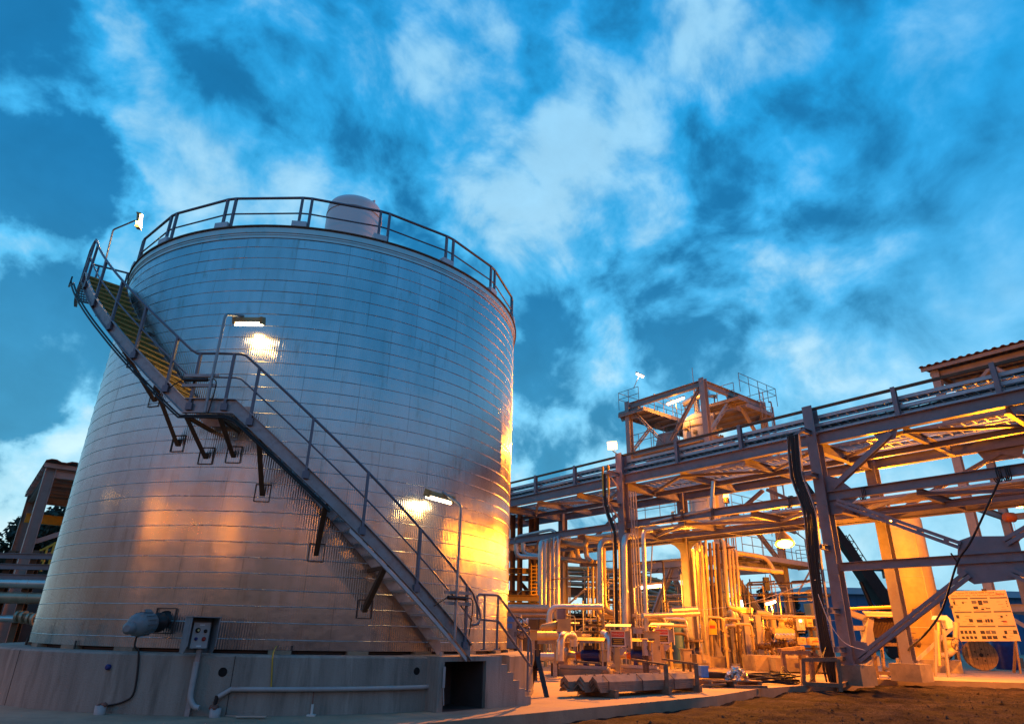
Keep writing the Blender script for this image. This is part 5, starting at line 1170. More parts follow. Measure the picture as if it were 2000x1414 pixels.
# ------------------------------------------------------------------ foreground right of the tank
# saw-horse
L1 = gnd(1068, 1361); L2 = gnd(1034, 1352); tp = at(1050, 1277, (L1.y+L2.y)/2)
swh = thing('sawhorse', 'black steel A-frame sawhorse standing beside the concrete entry steps', 'sawhorse', (L1+L2)/2)
dpt = V((tp.x, tp.y, 0)).normalized()
for f_ in (L1, L2):
    b = MB(); b.bar(f_, tp+V((0, 0, -.06)), .105, .05, dpt); b.build('leg', 'black steel', swh)
b = MB(); b.bar(L1.lerp(tp, .62), L2.lerp(tp, .62), .03, .05); b.build('cross_bar', 'black steel', swh)
for s_ in (-1, 1): b = MB(); b.box(tp+dpt.cross(V((0, 0, 1)))*.05*s_+dpt*.15, (.03, .3, .19), dpt.cross(V((0, 0, 1))), dpt); b.build('top_clamp', 'black steel', swh)
# stacked angle profiles
A0 = gnd(1178, 1363); A1_ = gnd(1364, 1351); sd_ = (A1_-A0).normalized(); sn = V((-sd_.y, sd_.x, 0)); SL = (A1_-A0).length
stk = thing('profile_stack', 'strapped stack of grey steel angle profiles lying on wooden bearers near the kerb', 'stack', (A0+A1_)/2)
wd = .25; NL = 5; lh = .042
for col_ in range(3):                     # three rows of nested Vs, eight sheets each
    for k in range(NL):
        j1 = rnd.uniform(-.05, .05); j2 = rnd.uniform(-.04, .04); z0 = .10+k*lh; o_ = A0+sn*(.02+col_*wd)-sd_*.10+sd_*(j1-.20*col_)
        b = MB(); e_ = sd_*(SL+.10+j2)
        pr = [(0, 0), (wd*.52, .11), (wd*.98, 0), (wd*.98, lh-.008), (wd*.52, .11+lh-.008), (0, lh-.008)]
        b.prism([o_+sn*x+Zup*(z0+y) for x, y in pr], e_); b.build('steel_profile', 'sheet steel', stk)
for t_ in (.05, .38, .72):
    b = MB(); q = A0+sd_*SL*t_; zt_ = .10+NL*lh
    pts = [q-sn*.02+Zup*.1, q-sn*.02+Zup*(zt_+.005), q+sn*wd*.52+Zup*(zt_+.12), q+sn*wd*1.0+Zup*(zt_+.02), q+sn*wd*1.52+Zup*(zt_+.12), q+sn*wd*2+Zup*(zt_+.02), q+sn*wd*2.52+Zup*(zt_+.12), q+sn*wd*3+Zup*zt_, q+sn*wd*3+Zup*.1]
    for i in range(len(pts)-1): b.bar(pts[i], pts[i+1], .03, .006, sn)
    b.build('strap_band', 'dark steel', stk)
for t_ in (.08, .62, .97):
    b = MB(); q = A0+sd_*SL*t_; b.bar(q-sn*.15+Zup*.08, q+sn*.95+Zup*.08, .12, .14); b.build('bearer', 'old wood', stk)
    if t_ > .5:
        b = MB(); b.bar(q-sn*.06+Zup*.03, q-sn*.06+Zup*.62, .09, .06); b.bar(q-sn*.1+Zup*.62+sd_*.02, q+sn*.95+Zup*.70+sd_*.02, .06, .04); b.build('clamp_stake', 'old wood', stk)
b = MB(); q = A0+sd_*SL*.02; b.bar(q+sn*.1+Zup*.66, q+sn*.7-sd_*.2+Zup*.68, .05, .04); b.build('loose_batten', 'old wood', stk)
for k, (px, py, r_) in enumerate(((1182, 1319, .13), (1204, 1321, .11))):
    c = gnd(px, py+6); b = MB(); b.lathe(V((c.x, c.y, r_)), (-.3, -1, 0), [(-.5, r_), (.02, r_), (.021, r_*.8)], 18); tag(b.build('log_roller', 'wood'), '%s of two short round wooden rollers behind the profile stack' % ('larger', 'smaller')[k], 'log')
# pallet with foil bundle, coil of hose and planks
pq = gnd(1438, 1343); pal = thing('pallet', 'worn wooden pallet lying behind the kerb with odds and ends on it', 'pallet', pq)
pd = RN; pe = RD
def pl(u, v, z_): return pq+pd*u+pe*v+Zup*z_
pdx = V((.97, .22, 0)).normalized(); pdy = V((-.22, .97, 0)).normalized()
def pl(u, v, z_): return V((pq.x, pq.y, 0))+pdx*u+pdy*v+Zup*z_
for i in range(7): b = MB(); b.box(pl(0, .1+.17*i, .16), (1.7, .12, .025), pdx, pdy); b.build('board', 'wood', pal)
for u in (-.75, 0, .75):
    b = MB(); b.box(pl(u, .6, .075), (.11, 1.15, .14), pdx, pdy); b.build('block', 'old wood', pal)
b = MB()
for i in range(260):
    a = rnd.uniform(0, 6.3); e = rnd.uniform(0, 1.5); r_ = rnd.uniform(.7, 1)
    c = pl(.25+cos(a)*cos(e)*.34*r_, .35+sin(a)*cos(e)*.26*r_, .18+sin(e)*.30*r_); n_ = V((rnd.gauss(0, 1), rnd.gauss(0, 1), rnd.gauss(0, 1))).normalized(); x = n_.orthogonal().normalized(); y = n_.cross(x); s_ = rnd.uniform(.03, .08)
    b.add([c-x*s_, c-y*s_*.8, c+x*s_*.9+n_*.02, c+y*s_], [(0, 1, 2), (0, 2, 3)])
tag(b.build('foil_heap', 'foil'), 'crumpled heap of silver foil lying on the wooden pallet', 'foil')
b = MB(); c = pl(-.35, .55, 0)
for k in range(5): b.tube([c+V((cos(a)*(.3+.015*k), sin(a)*(.2+.01*k), .22+.03*k)) for a in [2*PI*i/20 for i in range(20)]], .022, 6, closed=True)
tag(b.build('rope_coil', 'brown steel'), 'brown coil of rope lying at the left end of the pallet', 'coil')
b = MB(); b.box(pl(-.70, .45, .36), (.22, .2, .26), pdx, pdy); b.box(pl(-.70, .45, .50), (.24, .22, .04), pdx, pdy); b.build('tin', 'gauge blue', None, 'pale blue tin standing on the left end of the pallet', 'tin')
b = MB(); b.bar(pl(-.1, -.1, .05), pl(.75, -.28, .05), .1, .06); b.build('plank', 'old wood', None, 'dark plank end leaning on the ground before the pallet', 'plank')
b = MB(); b.bar(pl(-.95, .1, .05), pl(-.3, .0, .10), .12, .05); b.bar(pl(-.9, .45, .24), pl(-.1, .5, .22), .1, .05); b.build('plank', 'wood', None, 'pale loose boards on and beside the left end of the pallet', 'plank')
c = gnd(1494, 1334); b = MB()
for k in range(12):
    rx, ry = rnd.uniform(.75, 1.05), rnd.uniform(.35, .55); o_ = V((rnd.gauss(0, .05), rnd.gauss(0, .04), .03+.02*k)); b.tube([c+o_+V((cos(a)*rx, sin(a)*ry, .03*sin(a*3+k))) for a in [2*PI*i/30 for i in range(30)]], .02, 6, closed=True)
coil = b.build('cable_coil', 'black rubber', None, 'big loose coil of black cable lying on the slab right of the pallet', 'cable coil')
b = MB()
for k in range(3):
    b.tube(bez([c+V((.6, .2, .2)), at(1530, 1312-5*k, c.y+.6), gnd(1552+6*k, 1333), gnd(1585, 1331-2*k)+Zup*.03, at(1598+2*k, 1300, 21.9), V((P[-1].x, P[-1].y, 1.1))], 8), .016, 6)
tag(b.build('trailing_cables', 'black rubber'), 'black cables trailing from the coil up to the upright cable ladder', 'cable')
# wooden trestles / edge guards by the right column
def trestle(name, label, bars, wdt=.09, m='old wood'):
    o = thing(name, label, 'barrier', bars[0][0])
    for p, q, nm in bars: b = MB(); b.bar(p, q, wdt, wdt*.9); b.build(nm, m, o)
    return o
fa, fb, fc, fd_ = gnd(1570, 1346, -.12), gnd(1641, 1350, -.12), gnd(1676, 1337, -.1), gnd(1600, 1336)
ta, tb_, tc_ = at(1567, 1288, fa.y), at(1636, 1287, fb.y), at(1668, 1284, fc.y+.2)
trestle('wooden_barrier', 'low weathered timber barrier framing the black cables at the slab edge', [(fa, ta, 'post'), (fb, tb_, 'post'), (fc, tc_, 'post'), (ta, tb_, 'rail'), (tb_-ex_*.1, tc_, 'rail'), (fa+Zup*.16, fb+Zup*.16, 'kick_board'), (fb+Zup*.14, fc+Zup*.2, 'kick_board')], .12)
ga, gb_, gc = gnd(1536, 1328), gnd(1588, 1331), gnd(1575, 1317)
ua_, ub_, uc = at(1528, 1274, ga.y), at(1584, 1274, gb_.y), at(1568, 1264, gc.y)
trestle('wooden_barrier', 'weathered timber trestle standing behind the barrier by the black cables', [(ga, ua_, 'post'), (gb_, ub_-ex_*.02, 'post'), (gc, uc, 'post'), (ua_, ub_, 'rail'), (ua_+V((.1, .5, .06)), uc, 'rail'), (ub_, at(1600, 1285, gb_.y), 'brace')], .13)
# timber stand with the box right of the column
sA, sB, sC, sD = gnd(1713, 1323), gnd(1766, 1324), gnd(1780, 1321), gnd(1727, 1312)
tA_ = at(1698, 1205, sA.y); tB_ = at(1748, 1205, sB.y); tD_ = at(1715, 1198, sD.y); tC_2 = at(1765, 1195, sC.y)
bx_ = thing('box_stand', 'brown ribbed box under a small roof on a tall timber stand by the right column', 'stand', (sA+sB)/2)
for p, q in ((sA, tA_), (sB, tB_), (sC, tC_2), (sD, tD_)): b = MB(); b.bar(p, q, .11, .11); b.build('leg', 'old wood', bx_)
for z_ in (.16, 1.15): b = MB(); b.bar(sA+Zup*z_, sB+Zup*z_, .05, .12); b.bar(sD+Zup*z_, sC+Zup*z_, .05, .12); b.bar(sB+Zup*z_, sC+Zup*z_, .05, .12); b.build('cross_rail', 'old wood', bx_)
b = MB(); z0, z1 = at(1720, 1245, sA.y).z, at(1720, 1207, sA.y).z; cx_ = (tA_+tB_)/2; wB = (tB_-tA_).length*.9
b.box(V((cx_.x, cx_.y+.3, (z0+z1)/2)), (wB, .7, z1-z0))
for i in range(16): b.bar(V((cx_.x-wB/2+wB*(i+.5)/16, cx_.y-.06, z0)), V((cx_.x-wB/2+wB*(i+.5)/16, cx_.y-.06, z1)), wB/32, .03, ey_)
b.build('ribbed_box', 'brown steel', bx_)
b = MB(); b.prism([V((cx_.x-wB*.75, cx_.y-.25, z1+.03)), V((cx_.x+wB*.62, cx_.y-.25, z1+.03)), V((cx_.x+wB*.9, cx_.y+.8, z1+.25)), V((cx_.x-wB*.35, cx_.y+.8, z1+.25))], Zup*.03); b.build('roof', 'wood', bx_)
b = MB(); b.box(V((cx_.x-wB*.75, cx_.y, z0-.02)), (.35, .3, .5)); b.build('pump_body', 'grey enclosure', bx_); b = MB(); b.box(V((cx_.x-wB*.72, cx_.y+.1, z0-.8)), (.5, .3, .35)); b.build('pump_body', 'grey enclosure', bx_)
b = MB(); b.bar(at(1655, 1195, sA.y), at(1700, 1211, sA.y), .2, .2); b.bar(at(1698, 1205, sA.y), at(1690, 1262, sA.y-.1), .24, .24); b.bar(at(1660, 1226, sA.y), at(1702, 1226, sA.y), .2, .16); b.build('cantilever_arm', 'tower paint', bx_)
b = MB(); b.tube([at(1653, 1189, 27), at(1748, 1185, 27)], .06, 8); tag(b.build('yellow_rail', 'yellow paint'), 'yellow tube rail in front of the warehouse beside the crane', 'rail')
# the long black cable sagging across the cross brace
b = MB(); b.tube(bez([rkp(1956, 928, -.25), rkp(1900, 1050, -.35), rkp(1870, 1098, -.35), rkp(1840, 1190, -.4), rkp(1805, 1240, -.2), at(1773, 1272, 25.2), V((*gnd(1776, 1315).xy, .12)), gnd(1740, 1322)+Zup*.02, gnd(1728, 1305)+Zup*.3, at(1722, 1270, 25.6)], 8), .03, 6)
b.tube([rkp(1870, 1098, -.35), rkp(1857, 1080, -.37)], .025, 5)
tag(b.build('hanging_cable', 'black rubber'), 'long black cable hanging from the beam across the cross brace down to the slab', 'cable')
b = MB(); b.tube(bez([rkp(1598, 1160, -.95), rkp(1620, 1215, -1.0), rkp(1650, 1255, -.6), rkp(1690, 1270, -.3)], 8), .010, 5); b.tube(bez([rkp(1593, 1132, -.95), at(1450, 1180, 27), at(1300, 1196, 29)], 10), .009, 5)
tag(b.build('light_string', 'print white'), 'thin pale wire strung from the tower past the black cables to the column foot', 'wire')
# display board on trestle legs
bL, bR = gnd(1881, 1311), gnd(1997, 1315)
Tl, Tr, Bl, Br = at(1853, 1155, bL.y), at(1968, 1151, bR.y), at(1872, 1251, bL.y-.1), at(1990, 1252, bR.y-.1)
brd = thing('display_board', 'large white safety poster board with nine printed panels on timber legs', 'board', (bL+bR)/2)
ax_ = ((Tr-Tl).normalized()+(Br-Bl).normalized()).normalized(); upb = ((Tl-Bl).normalized()+(Tr-Br).normalized()).normalized(); upb = (upb-ax_*upb.dot(ax_)).normalized(); nb = ax_.cross(upb)
if nb.y > 0: nb = -nb
BW = ((Tr-Tl).length+(Br-Bl).length)/2; BH = ((Tl-Bl).length+(Tr-Br).length)/2; bc = (Tl+Tr+Bl+Br)/4
b = MB(); b.box(bc-nb*.02, (BW, BH, .03), ax_, upb); b.build('panel_sheet', 'lamplit paper', brd)
def bpt(x, y, d=.004): return bc+ax_*(x-.5)*BW+upb*(y-.5)*BH+nb*d       # 0..1 across the board
def brect(mb, x0, y0, x1, y1, d=.003): mb.box(bpt((x0+x1)/2, (y0+y1)/2, d), ((x1-x0)*BW, (y1-y0)*BH, .003), ax_, upb)
pd_, pg_ = MB(), MB()
X3 = ((.03, .325), (.36, .655), (.695, .985)); Y3 = ((.595, .86), (.315, .585), (.03, .30))
rp_ = random.Random(4)
for i, (y0, y1) in enumerate(Y3):
    for j, (x0, x1) in enumerate(X3):
        brect(pg_, x0, y1-.028, x1, y1); w_ = x1-x0
        spots = {(0, 0): [(.08, .55, .12, .26), (.6, .62, .1, .16)], (0, 1): [(.03, .60, .28, .26), (.40, .48, .24, .40), (.70, .62, .28, .24), (.05, .14, .27, .24), (.48, .05, .17, .14), (.74, .14, .27, .08)], (0, 2): [(.86, .7, .06, .1), (.86, .52, .06, .1), (.86, .3, .06, .08)],
                 (1, 0): [(.04, .56, .17, .28), (.72, .22, .22, .28)], (1, 1): [(.03, .2, .32, .24), (.52, .2, .1, .26), (.65, .2, .12, .28), (.81, .2, .14, .26)], (1, 2): [(.3, .58, .14, .14), (.62, .7, .1, .1), (.3, .25, .26, .08)],
                 (2, 0): [(.05+.235*a, .48, .16, .26) for a in range(4)]+[(.05+.235*a, .06, .16, .22) for a in range(4)], (2, 1): [(.06+.31*a, .46, .25, .26) for a in range(3)]+[(.06+.31*a, .04, .25, .26) for a in range(3)], (2, 2): [(.26, .44, .16, .28), (.76, .44, .22, .30), (.1, .1, .2, .2)]}[(i, j)]
        for sx_, sy_, sw, sh_ in spots: brect(pd_ if (i+j) % 2 == 0 or rp_.random() < .5 else pg_, x0+w_*sx_, y0+(y1-y0-.03)*sy_, x0+w_*(sx_+sw), y0+(y1-y0-.03)*(sy_+sh_), .0045)
        for k in range(4): xx_ = x0+w_*rp_.uniform(.05, .6); yy_ = y0+(y1-y0)*(.04+.2*k); brect(pg_, xx_, yy_, xx_+w_*rp_.uniform(.15, .35), yy_+.006, .0025)
pg_.build('printed_bars', 'print grey', brd); pd_.build('printed_pictures', 'print dark', brd)
pr_ = MB(); y0 = .36; brect(pr_, .80, y0, .87, y0+.02, .0052); pr_.build('printed_red', 'print red', brd)
text('title_text', 'Polymer PP C&D & HDPE Projects', 'print dark', bpt(.47, .955), ax_, upb, BH*.05, brd)
text('title_text', 'Lifting Work Safety - H/L Equipment/Ground Fix', 'print dark', bpt(.47, .905), ax_, upb, BH*.046, brd)
text('logo_text', 'Relay', 'print red', bpt(.89, .925), ax_, upb, BH*.075, brd)
text('panel_number', '3', 'print dark', bpt(.075, .79), ax_, upb, BH*.085, brd)
for f_, t_ in ((bL, Bl), (bR, Br)):
    b = MB(); b.bar(f_+V((0, .12, 0)), t_+upb*.6+V((0, .10, 0)), .14, .08); b.build('leg', 'wood', brd); b = MB(); b.bar(f_+V((.25, .9, 0)), t_+V((0, .16, .1)), .12, .06); b.build('strut', 'wood', brd)
for x_ in (.64,): b = MB(); b.box(bpt(x_, 1.01), (.2, .1, .06), ax_, upb); b.tube([bpt(x_-.02, 1.0, .02), bpt(x_, 1.03, .02), bpt(x_+.02, 1.0, .02)], .015, 5); b.build('clip', 'dark steel', brd)
b = MB(); b.box(bpt(0, .68), (.14, .12, .06), ax_, upb); b.build('clip', 'dark steel', brd)
# cable reel behind the board
rq = at(1911, 1255, 36); zr = (at(1911, 1228, 36).z-at(1911, 1287, 36).z)/2; rc = V((rq.x, 36, zr+.02)); ra = V((-.45, -.9, 0)).normalized()
reel = thing('cable_reel', 'big wooden cable reel standing on edge behind the poster board', 'cable reel', V((rc.x, rc.y, 0)))
for s_ in (0, -.9): b = MB(); b.lathe(rc+ra*s_, ra, [(-.05, zr), (.0, zr)], 36); b.build('flange', 'wood', reel)
b = MB(); b.lathe(rc-ra*.9, ra, [(.04, zr*.82), (.83, zr*.82)], 30); b.build('wound_cable', 'black rubber', reel)
b = MB(); b.lathe(rc, ra, [(-.01, .09), (.012, .09)], 14)
xr = ra.orthogonal().normalized(); yr = ra.cross(xr)
for k in range(5): a = k*1.256; b.lathe(rc+(xr*cos(a)+yr*sin(a))*zr*.4, ra, [(-.01, .04), (.012, .04)], 8)
b.build('hub_bolts', 'black steel', reel)
b = MB()
for k in range(7): xx_ = (k-3)*zr*.27; hh_ = math.sqrt(max(0.01, (zr*.98)**2-xx_**2)); b.bar(rc+ra*.003+V((0, 0, 1)).cross(ra)*xx_-Zup*hh_, rc+ra*.003+V((0, 0, 1)).cross(ra)*xx_+Zup*hh_, .012, .004, ra)
b.build('plank_joints', 'black steel', reel)
b = MB(); dq = at(1958, 1262, 39); b.lathe(V((dq.x, 39, .0)), (0, 0, 1), [(0, .55), (.5, .57), (1.05, .55), (1.6, .57), (1.62, .2)], 20); tag(b.build('blue_drum', 'motor blue'), 'dark blue drum with white lettering beyond the poster board', 'drum')

# ------------------------------------------------------------------ pumps, cabinets and pipework under and before the rack
def pump(loc, rz, label):
    o = thing('motor_pump', label, 'pump', loc, rz, 'pumps with blue motors under little roofs'); o.scale = (.62, .62, .62)
    X, Y_, Z_ = ex_, ey_, Zup; b = MB(); b.box((0, 0, .17), (3.0, 1.25, .34)); b.build('plinth', 'footing concrete', o, local=True)
    b = MB(); b.box((0, 0, .40), (2.6, .9, .10)); b.bar((-1.3, -.45, .45), (1.3, -.45, .45), .05, .16); b.bar((-1.3, .45, .45), (1.3, .45, .45), .05, .16); b.build('base_frame', 'grey enclosure', o, local=True)
    b = MB(); b.lathe((-.15, 0, .98), X, [(0, .25), (.08, .30), (.95, .30), (1.0, .27)], 26)
    for k in range(22): a = 2*PI*k/22; b.bar((0.0, .305*cos(a), .98+.305*sin(a)), (.85, .305*cos(a), .98+.305*sin(a)), .012, .035, V((0, cos(a), sin(a))))
    for s_ in (.1, .7): b.box((s_, 0, .58), (.18, .55, .28))
    mt = b.build('motor', 'motor blue', o, local=True)
    b = MB(); b.lathe((.84, 0, .98), X, [(0, .30), (.20, .30), (.205, .02)], 26); b.build('fan_cover', 'sheet steel', mt, local=True)
    b = MB(); b.box((.25, -.02, 1.38), (.42, .34, .2)); b.build('terminal_box', 'black steel', mt, local=True)
    b = MB(); b.lathe((-.42, 0, .98), X, [(0, .17), (.27, .21)], 18); b.build('coupling_guard', 'orange guard', o, local=True)
    b = MB(); b.lathe((-1.08, 0, .98), X, [(0, .20), (.03, .40), (.12, .42), (.22, .40), (.26, .22), (.5, .18), (.66, .15)], 28); b.box((-.95, 0, .66), (.2, .5, .36)); b.lathe((-.95, 0, 1.2), Z_, [(0, .13), (.35, .13), (.36, .22), (.42, .22)], 18); b.build('pump_casing', 'dull cladding', o, local=True)
    for x in (-.35, 1.1):
        for y in (-.55, .5): b = MB(); b.bar((x, y, .45), (x, y, 1.72), .05, .05, X); b.build('roof_post', 'grey enclosure', o, local=True)
    b = MB(); 
    for s_ in (-1, 1): b.prism([V((-.45, 0, 1.86)), V((1.2, 0, 1.86)), V((1.2, s_*.6, 1.70)), V((-.45, s_*.6, 1.70))], Zup*.025)
    b.build('little_roof', 'brown steel', o, local=True)
    return o
pa = gnd(1142, 1320); pb_ = gnd(1240, 1318); prz = math.atan2(-.33, .94)
p1_ = pump(pa, prz, 'blue motor pump under a little roof, nearest the sawhorse')
p2_ = copy_tree(p1_); p2_.location = pb_; p2_['label'] = 'blue motor pump under a little roof, behind the first red sign box'
pc_ = gnd(1345, 1303); p3_ = copy_tree(p1_); p3_.location = pc_; p3_['label'] = 'blue motor pump under a little roof, right of the orange-lit cabinet'
def sign_stand(bx, by, tx, ty, label):
    g_ = gnd(bx, by); o = thing('sign_stand', label, 'sign', g_); Y_ = g_.y; c = at(tx, ty, Y_); f_ = V((-.28, -.96, 0)).normalized(); s_ = V((0, 0, 1)).cross(f_)*1; s_ = -f_.cross(Zup)*-1
    if s_.x < 0: s_ = -s_
    b = MB(); b.ibeam(g_, V((g_.x, g_.y, c.z-.28)), .16, .16, f_); b.build('post', 'cream paint', o)
    b = MB(); b.box(c-f_*.12, (.50, .22, .52), s_, f_); b.box(c+s_*.32-f_*.1, (.13, .2, .42), s_, f_); b.prism([c-s_*.40+f_*.22+Zup*.34, c+s_*.44+f_*.22+Zup*.34, c+s_*.44-f_*.3+Zup*.42, c-s_*.40-f_*.3+Zup*.42], Zup*.02)
    b.box(c+s_*.41-f_*.12, (.02, .45, .6), s_, f_); b.prism([c-s_*.3+f_*.0-Zup*.3, c+s_*.3-Zup*.3, c+s_*.12-Zup*.5, c-s_*.12-Zup*.5], -f_*.2); b.build('switch_box', 'grey enclosure', o)
    b = MB(); b.box(c+f_*.0, (.48, .008, .50), s_, f_); pl_ = b.build('sign_plate', 'print white', o)
    b = MB(); b.box(c+f_*.006+Zup*.12, (.42, .006, .15), s_, f_); b.build('red_field', 'print red', pl_)
    b = MB(); b.box(c+f_*.006-Zup*.10, (.42, .006, .22), s_, f_); b.build('black_field', 'print dark', pl_)
    text('sign_text', 'DANGER', 'print white', c+f_*.011+Zup*.12, s_, Zup, .095, pl_)
    for k in range(3): b = MB(); b.box(c+f_*.010+Zup*(-.04-.06*k), (.34-.07*(k % 2), .003, .022), s_, f_); b.build('text_line', 'print yellow', pl_)
    return o
sign_stand(1208, 1322, 1207, 1246, 'red and black danger sign box on a post, left of the two')
sign_stand(1296, 1317, 1293, 1241, 'red and black danger sign box on a post, right of the two')
def cabinet(c0, c1, Y, dep, label, m='cream paint', name='cabinet', lines=True, cat='cabinet', legs=True):
    p, q = at(c0[0], c0[1], Y), at(c1[0], c1[1], Y); o = thing(name, label, cat, V(((p.x+q.x)/2, Y, min(p.z, q.z)))); w_, h_ = abs(q.x-p.x), abs(p.z-q.z); c = (p+q)/2+ey_*dep/2
    b = MB(); b.box(c, (w_, dep, h_)); b.box(c+Zup*(h_/2+.015), (w_+.08, dep+.1, .03)); b.build('body', m, o)
    if lines:
        b = MB(); b.box(c-ey_*(dep/2+.006), (w_*.92, .012, h_*.94)); d_ = b.build('door', m, o)
        b = MB(); b.box(c-ey_*(dep/2+.02)+ex_*w_*.38, (.025, .02, .12)); b.build('handle', 'dark steel', d_)
    if legs and c.z-h_/2 > .05:
        for s_ in (-1, 1): b = MB(); b.bar(V((c.x+s_*w_*.42, c.y, 0)), V((c.x+s_*w_*.42, c.y, c.z-h_/2)), .08, .08, ex_); b.build('leg', 'dark steel', o)
    return o
cabinet((1266, 1233), (1292, 1296), 24.5, .8, 'tall plain cabinet glowing orange between the two danger signs')
cabinet((1257, 1249), (1266, 1280), 22.6, .3, 'narrow grey switch box left of the orange-lit cabinet', 'grey enclosure')
cabinet((1241, 1226), (1258, 1237), 25.5, .5, 'small silver instrument box above the second blue pump', 'grey enclosure', 'instrument_box', cat='instrument')
cabinet((1082, 1184), (1095, 1208), 27, .3, 'small cream junction box on the dark column near the tank', 'cream paint', 'junction_box')
cabinet((1031, 1231), (1049, 1250), 20.5, .4, 'cream box end of the horizontal pipe beside the step rail', 'cream paint', 'pipe_box', False, 'box')
cabinet((1124, 1234), (1136, 1250), 25, .4, 'square cream pipe box right of the first pump pipe', 'cream paint', 'pipe_box', False, 'box')
for k, (a, c, lb) in enumerate((((1078, 1257), (1090, 1295), 'upright cream duct left of the first blue pump'), ((1173, 1270), (1184, 1292), 'upright cream duct between the two blue pumps'))): cabinet(a, c, 23, .4, lb, 'cream paint', 'duct', False, 'duct')
cabinet((988, 1210), (1008, 1266), 18.0, .5, 'grey cabinet with two blue gauges behind the step rail', 'grey enclosure')
for k, (px, py) in enumerate(((997, 1209), (992, 1222))):
    c = at(px, py, 17.8); b = MB(); b.box(c, (.26, .12, .16)); g_ = b.build('gauge_box', 'grey enclosure', None, '%s of two small blue-faced gauges beside the step rail' % ('upper', 'lower')[k], 'gauge', 'blue-faced gauges')
    b = MB(); b.box(c-ey_*.062, (.21, .006, .11)); b.build('gauge_face', 'gauge blue', g_)
valve(at(1014, 1236, 18.5), ex_, .12, 'grey enclosure', 'dark steel', 'valve with a large dark handwheel beside the blue gauges', V((.2, -1, .1)).normalized())
valve(at(1011, 1216, 18.6), ex_, .09, 'silver cladding', 'dark steel', 'smaller silver valve above the large dark handwheel', -ey_)
b = MB(); b.tube([at(1016, 1285, 18.6), at(1014, 1200, 18.6)], .07, 8); tag(b.build('stand_pipe', 'grey enclosure'), 'upright grey stand pipe carrying the handwheel by the step rail', 'pipe')
# --- pipes, listed left to right; (pixel x, pixel y, metres ahead)
def PP(label, pts, r, m='silver cladding', bend=.3, seams=True): return pipe(label, [at(*p) for p in pts], r, m, 'pipe', bend, seams=seams)
for k in range(5):
    x = 1054+8.2*k; Y = 31+.35*k
    PP('%s from the left of the five upright silver pipes beside the tank' % ('first', 'second', 'third', 'fourth', 'fifth')[k], [(x+24, 1060-2*k, Y+2.4), (x+2, 1058-2*k, Y), (x+1, 1192, Y)], .115 if k != 4 else .15, 'silver cladding' if k != 2 else 'dull cladding', .35)
PP('thick white upright pipe just right of the five silver pipes', [(1084, 1070, 33), (1086, 1208, 33)], .24, 'white paint', 0)
PP('silver elbow pipe hanging under the rack at the tank edge, outer one', [(1008, 1062, 33), (1009, 1086, 33), (1052, 1088, 33)], .12, bend=.35)
PP('silver elbow pipe hanging under the rack at the tank edge, inner one', [(1022, 1060, 34), (1023, 1082, 34), (1052, 1085, 34)], .12, bend=.35)
PP('orange-lit pipe running level under the rack beside the smaller bell lamp', [(1088, 1058, 33), (1143, 1068, 32), (1146, 1052, 32)], .14, 'dull cladding', .3)
PP('orange-lit pipe with two risers behind the smaller bell lamp', [(1090, 1091, 34), (1168, 1099, 32)], .14, 'dull cladding', .3)
for k, x in enumerate((1127, 1144)): PP('%s riser on the orange-lit pipe behind the smaller bell lamp' % ('left', 'right')[k], [(x, 1068, 33-k), (x+2, 1090, 33-k), (x+12, 1097, 32.8-k)], .12, 'dull cladding', .3)
b = MB(); p = at(1153, 1103, 31.5); b.box(p, (.95, .5, .12)); tag(b.build('pipe_bracket', 'dark steel'), 'dark bracket plate holding three thin yellow-lit pipes', 'bracket')
for k, x in enumerate((1148, 1157.5, 1165.5)): PP('%s of three thin yellow-lit upright pipes below the dark bracket' % ('left', 'middle', 'right')[k], [(x, 1106, 31.5), (x+1, 1204, 31.5)], .05+.02*(k > 0), 'cream paint', 0)
PP('tall silver pipe with a bend at its top, left of the floodlight column', [(1205, 1055, 31), (1172, 1056, 30), (1173, 1185, 30)], .13, bend=.4)
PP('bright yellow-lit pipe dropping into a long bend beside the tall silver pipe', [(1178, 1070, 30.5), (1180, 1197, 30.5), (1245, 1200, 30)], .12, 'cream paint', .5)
for k in range(3): PP('%s pipe of the lit bundle running behind the floodlight column' % ('top', 'middle', 'bottom')[k], [(1168+3*k, 1186+5*k, 31), (1170+3*k, 1200+3*k, 31), (1300, 1203+4*k, 30.5)], .08, 'cream paint', .3)
PP('silver pipe bending down in front of the floodlight column', [(1240, 1047, 29.5), (1219, 1046, 28.3), (1222, 1232, 28.3)], .13, bend=.45)
PP('slim silver pipe between the two, right of the floodlight column', [(1272, 1036, 29), (1256, 1036, 28), (1264, 1262, 28)], .095, bend=.35)
PP('silver pipe crossing before the dark column and dropping beside it', [(1073, 1240, 26), (1073, 1185, 26), (1177, 1185, 26)], .11, bend=.35)
PP('thick orange-lit pipe running level from the tank edge', [(960, 1188, 27.5), (1071, 1189, 27.5)], .17, 'dull cladding', 0)
PP('grey pipe under the thick level pipe at the tank edge', [(960, 1199, 28.5), (1072, 1201, 28.5)], .11, 'dull cladding', 0)
b = MB(); b.ibeam(at(940, 1166, 29), at(1053, 1168, 29), .2, .24); tag(b.build('yellow_beam', 'yellow paint'), 'bright yellow beam beside the tank edge', 'beam')
b = MB(); b.ibeam(at(940, 1180, 30), at(1053, 1181, 30), .2, .2); tag(b.build('yellow_beam', 'yellow paint'), 'second yellow beam just below the bright one at the tank edge', 'beam')
PP('cream pipe with flanged end running level beside the step rail', [(1040, 1241, 20.9), (1086, 1241, 21.5)], .13, 'cream paint', 0)
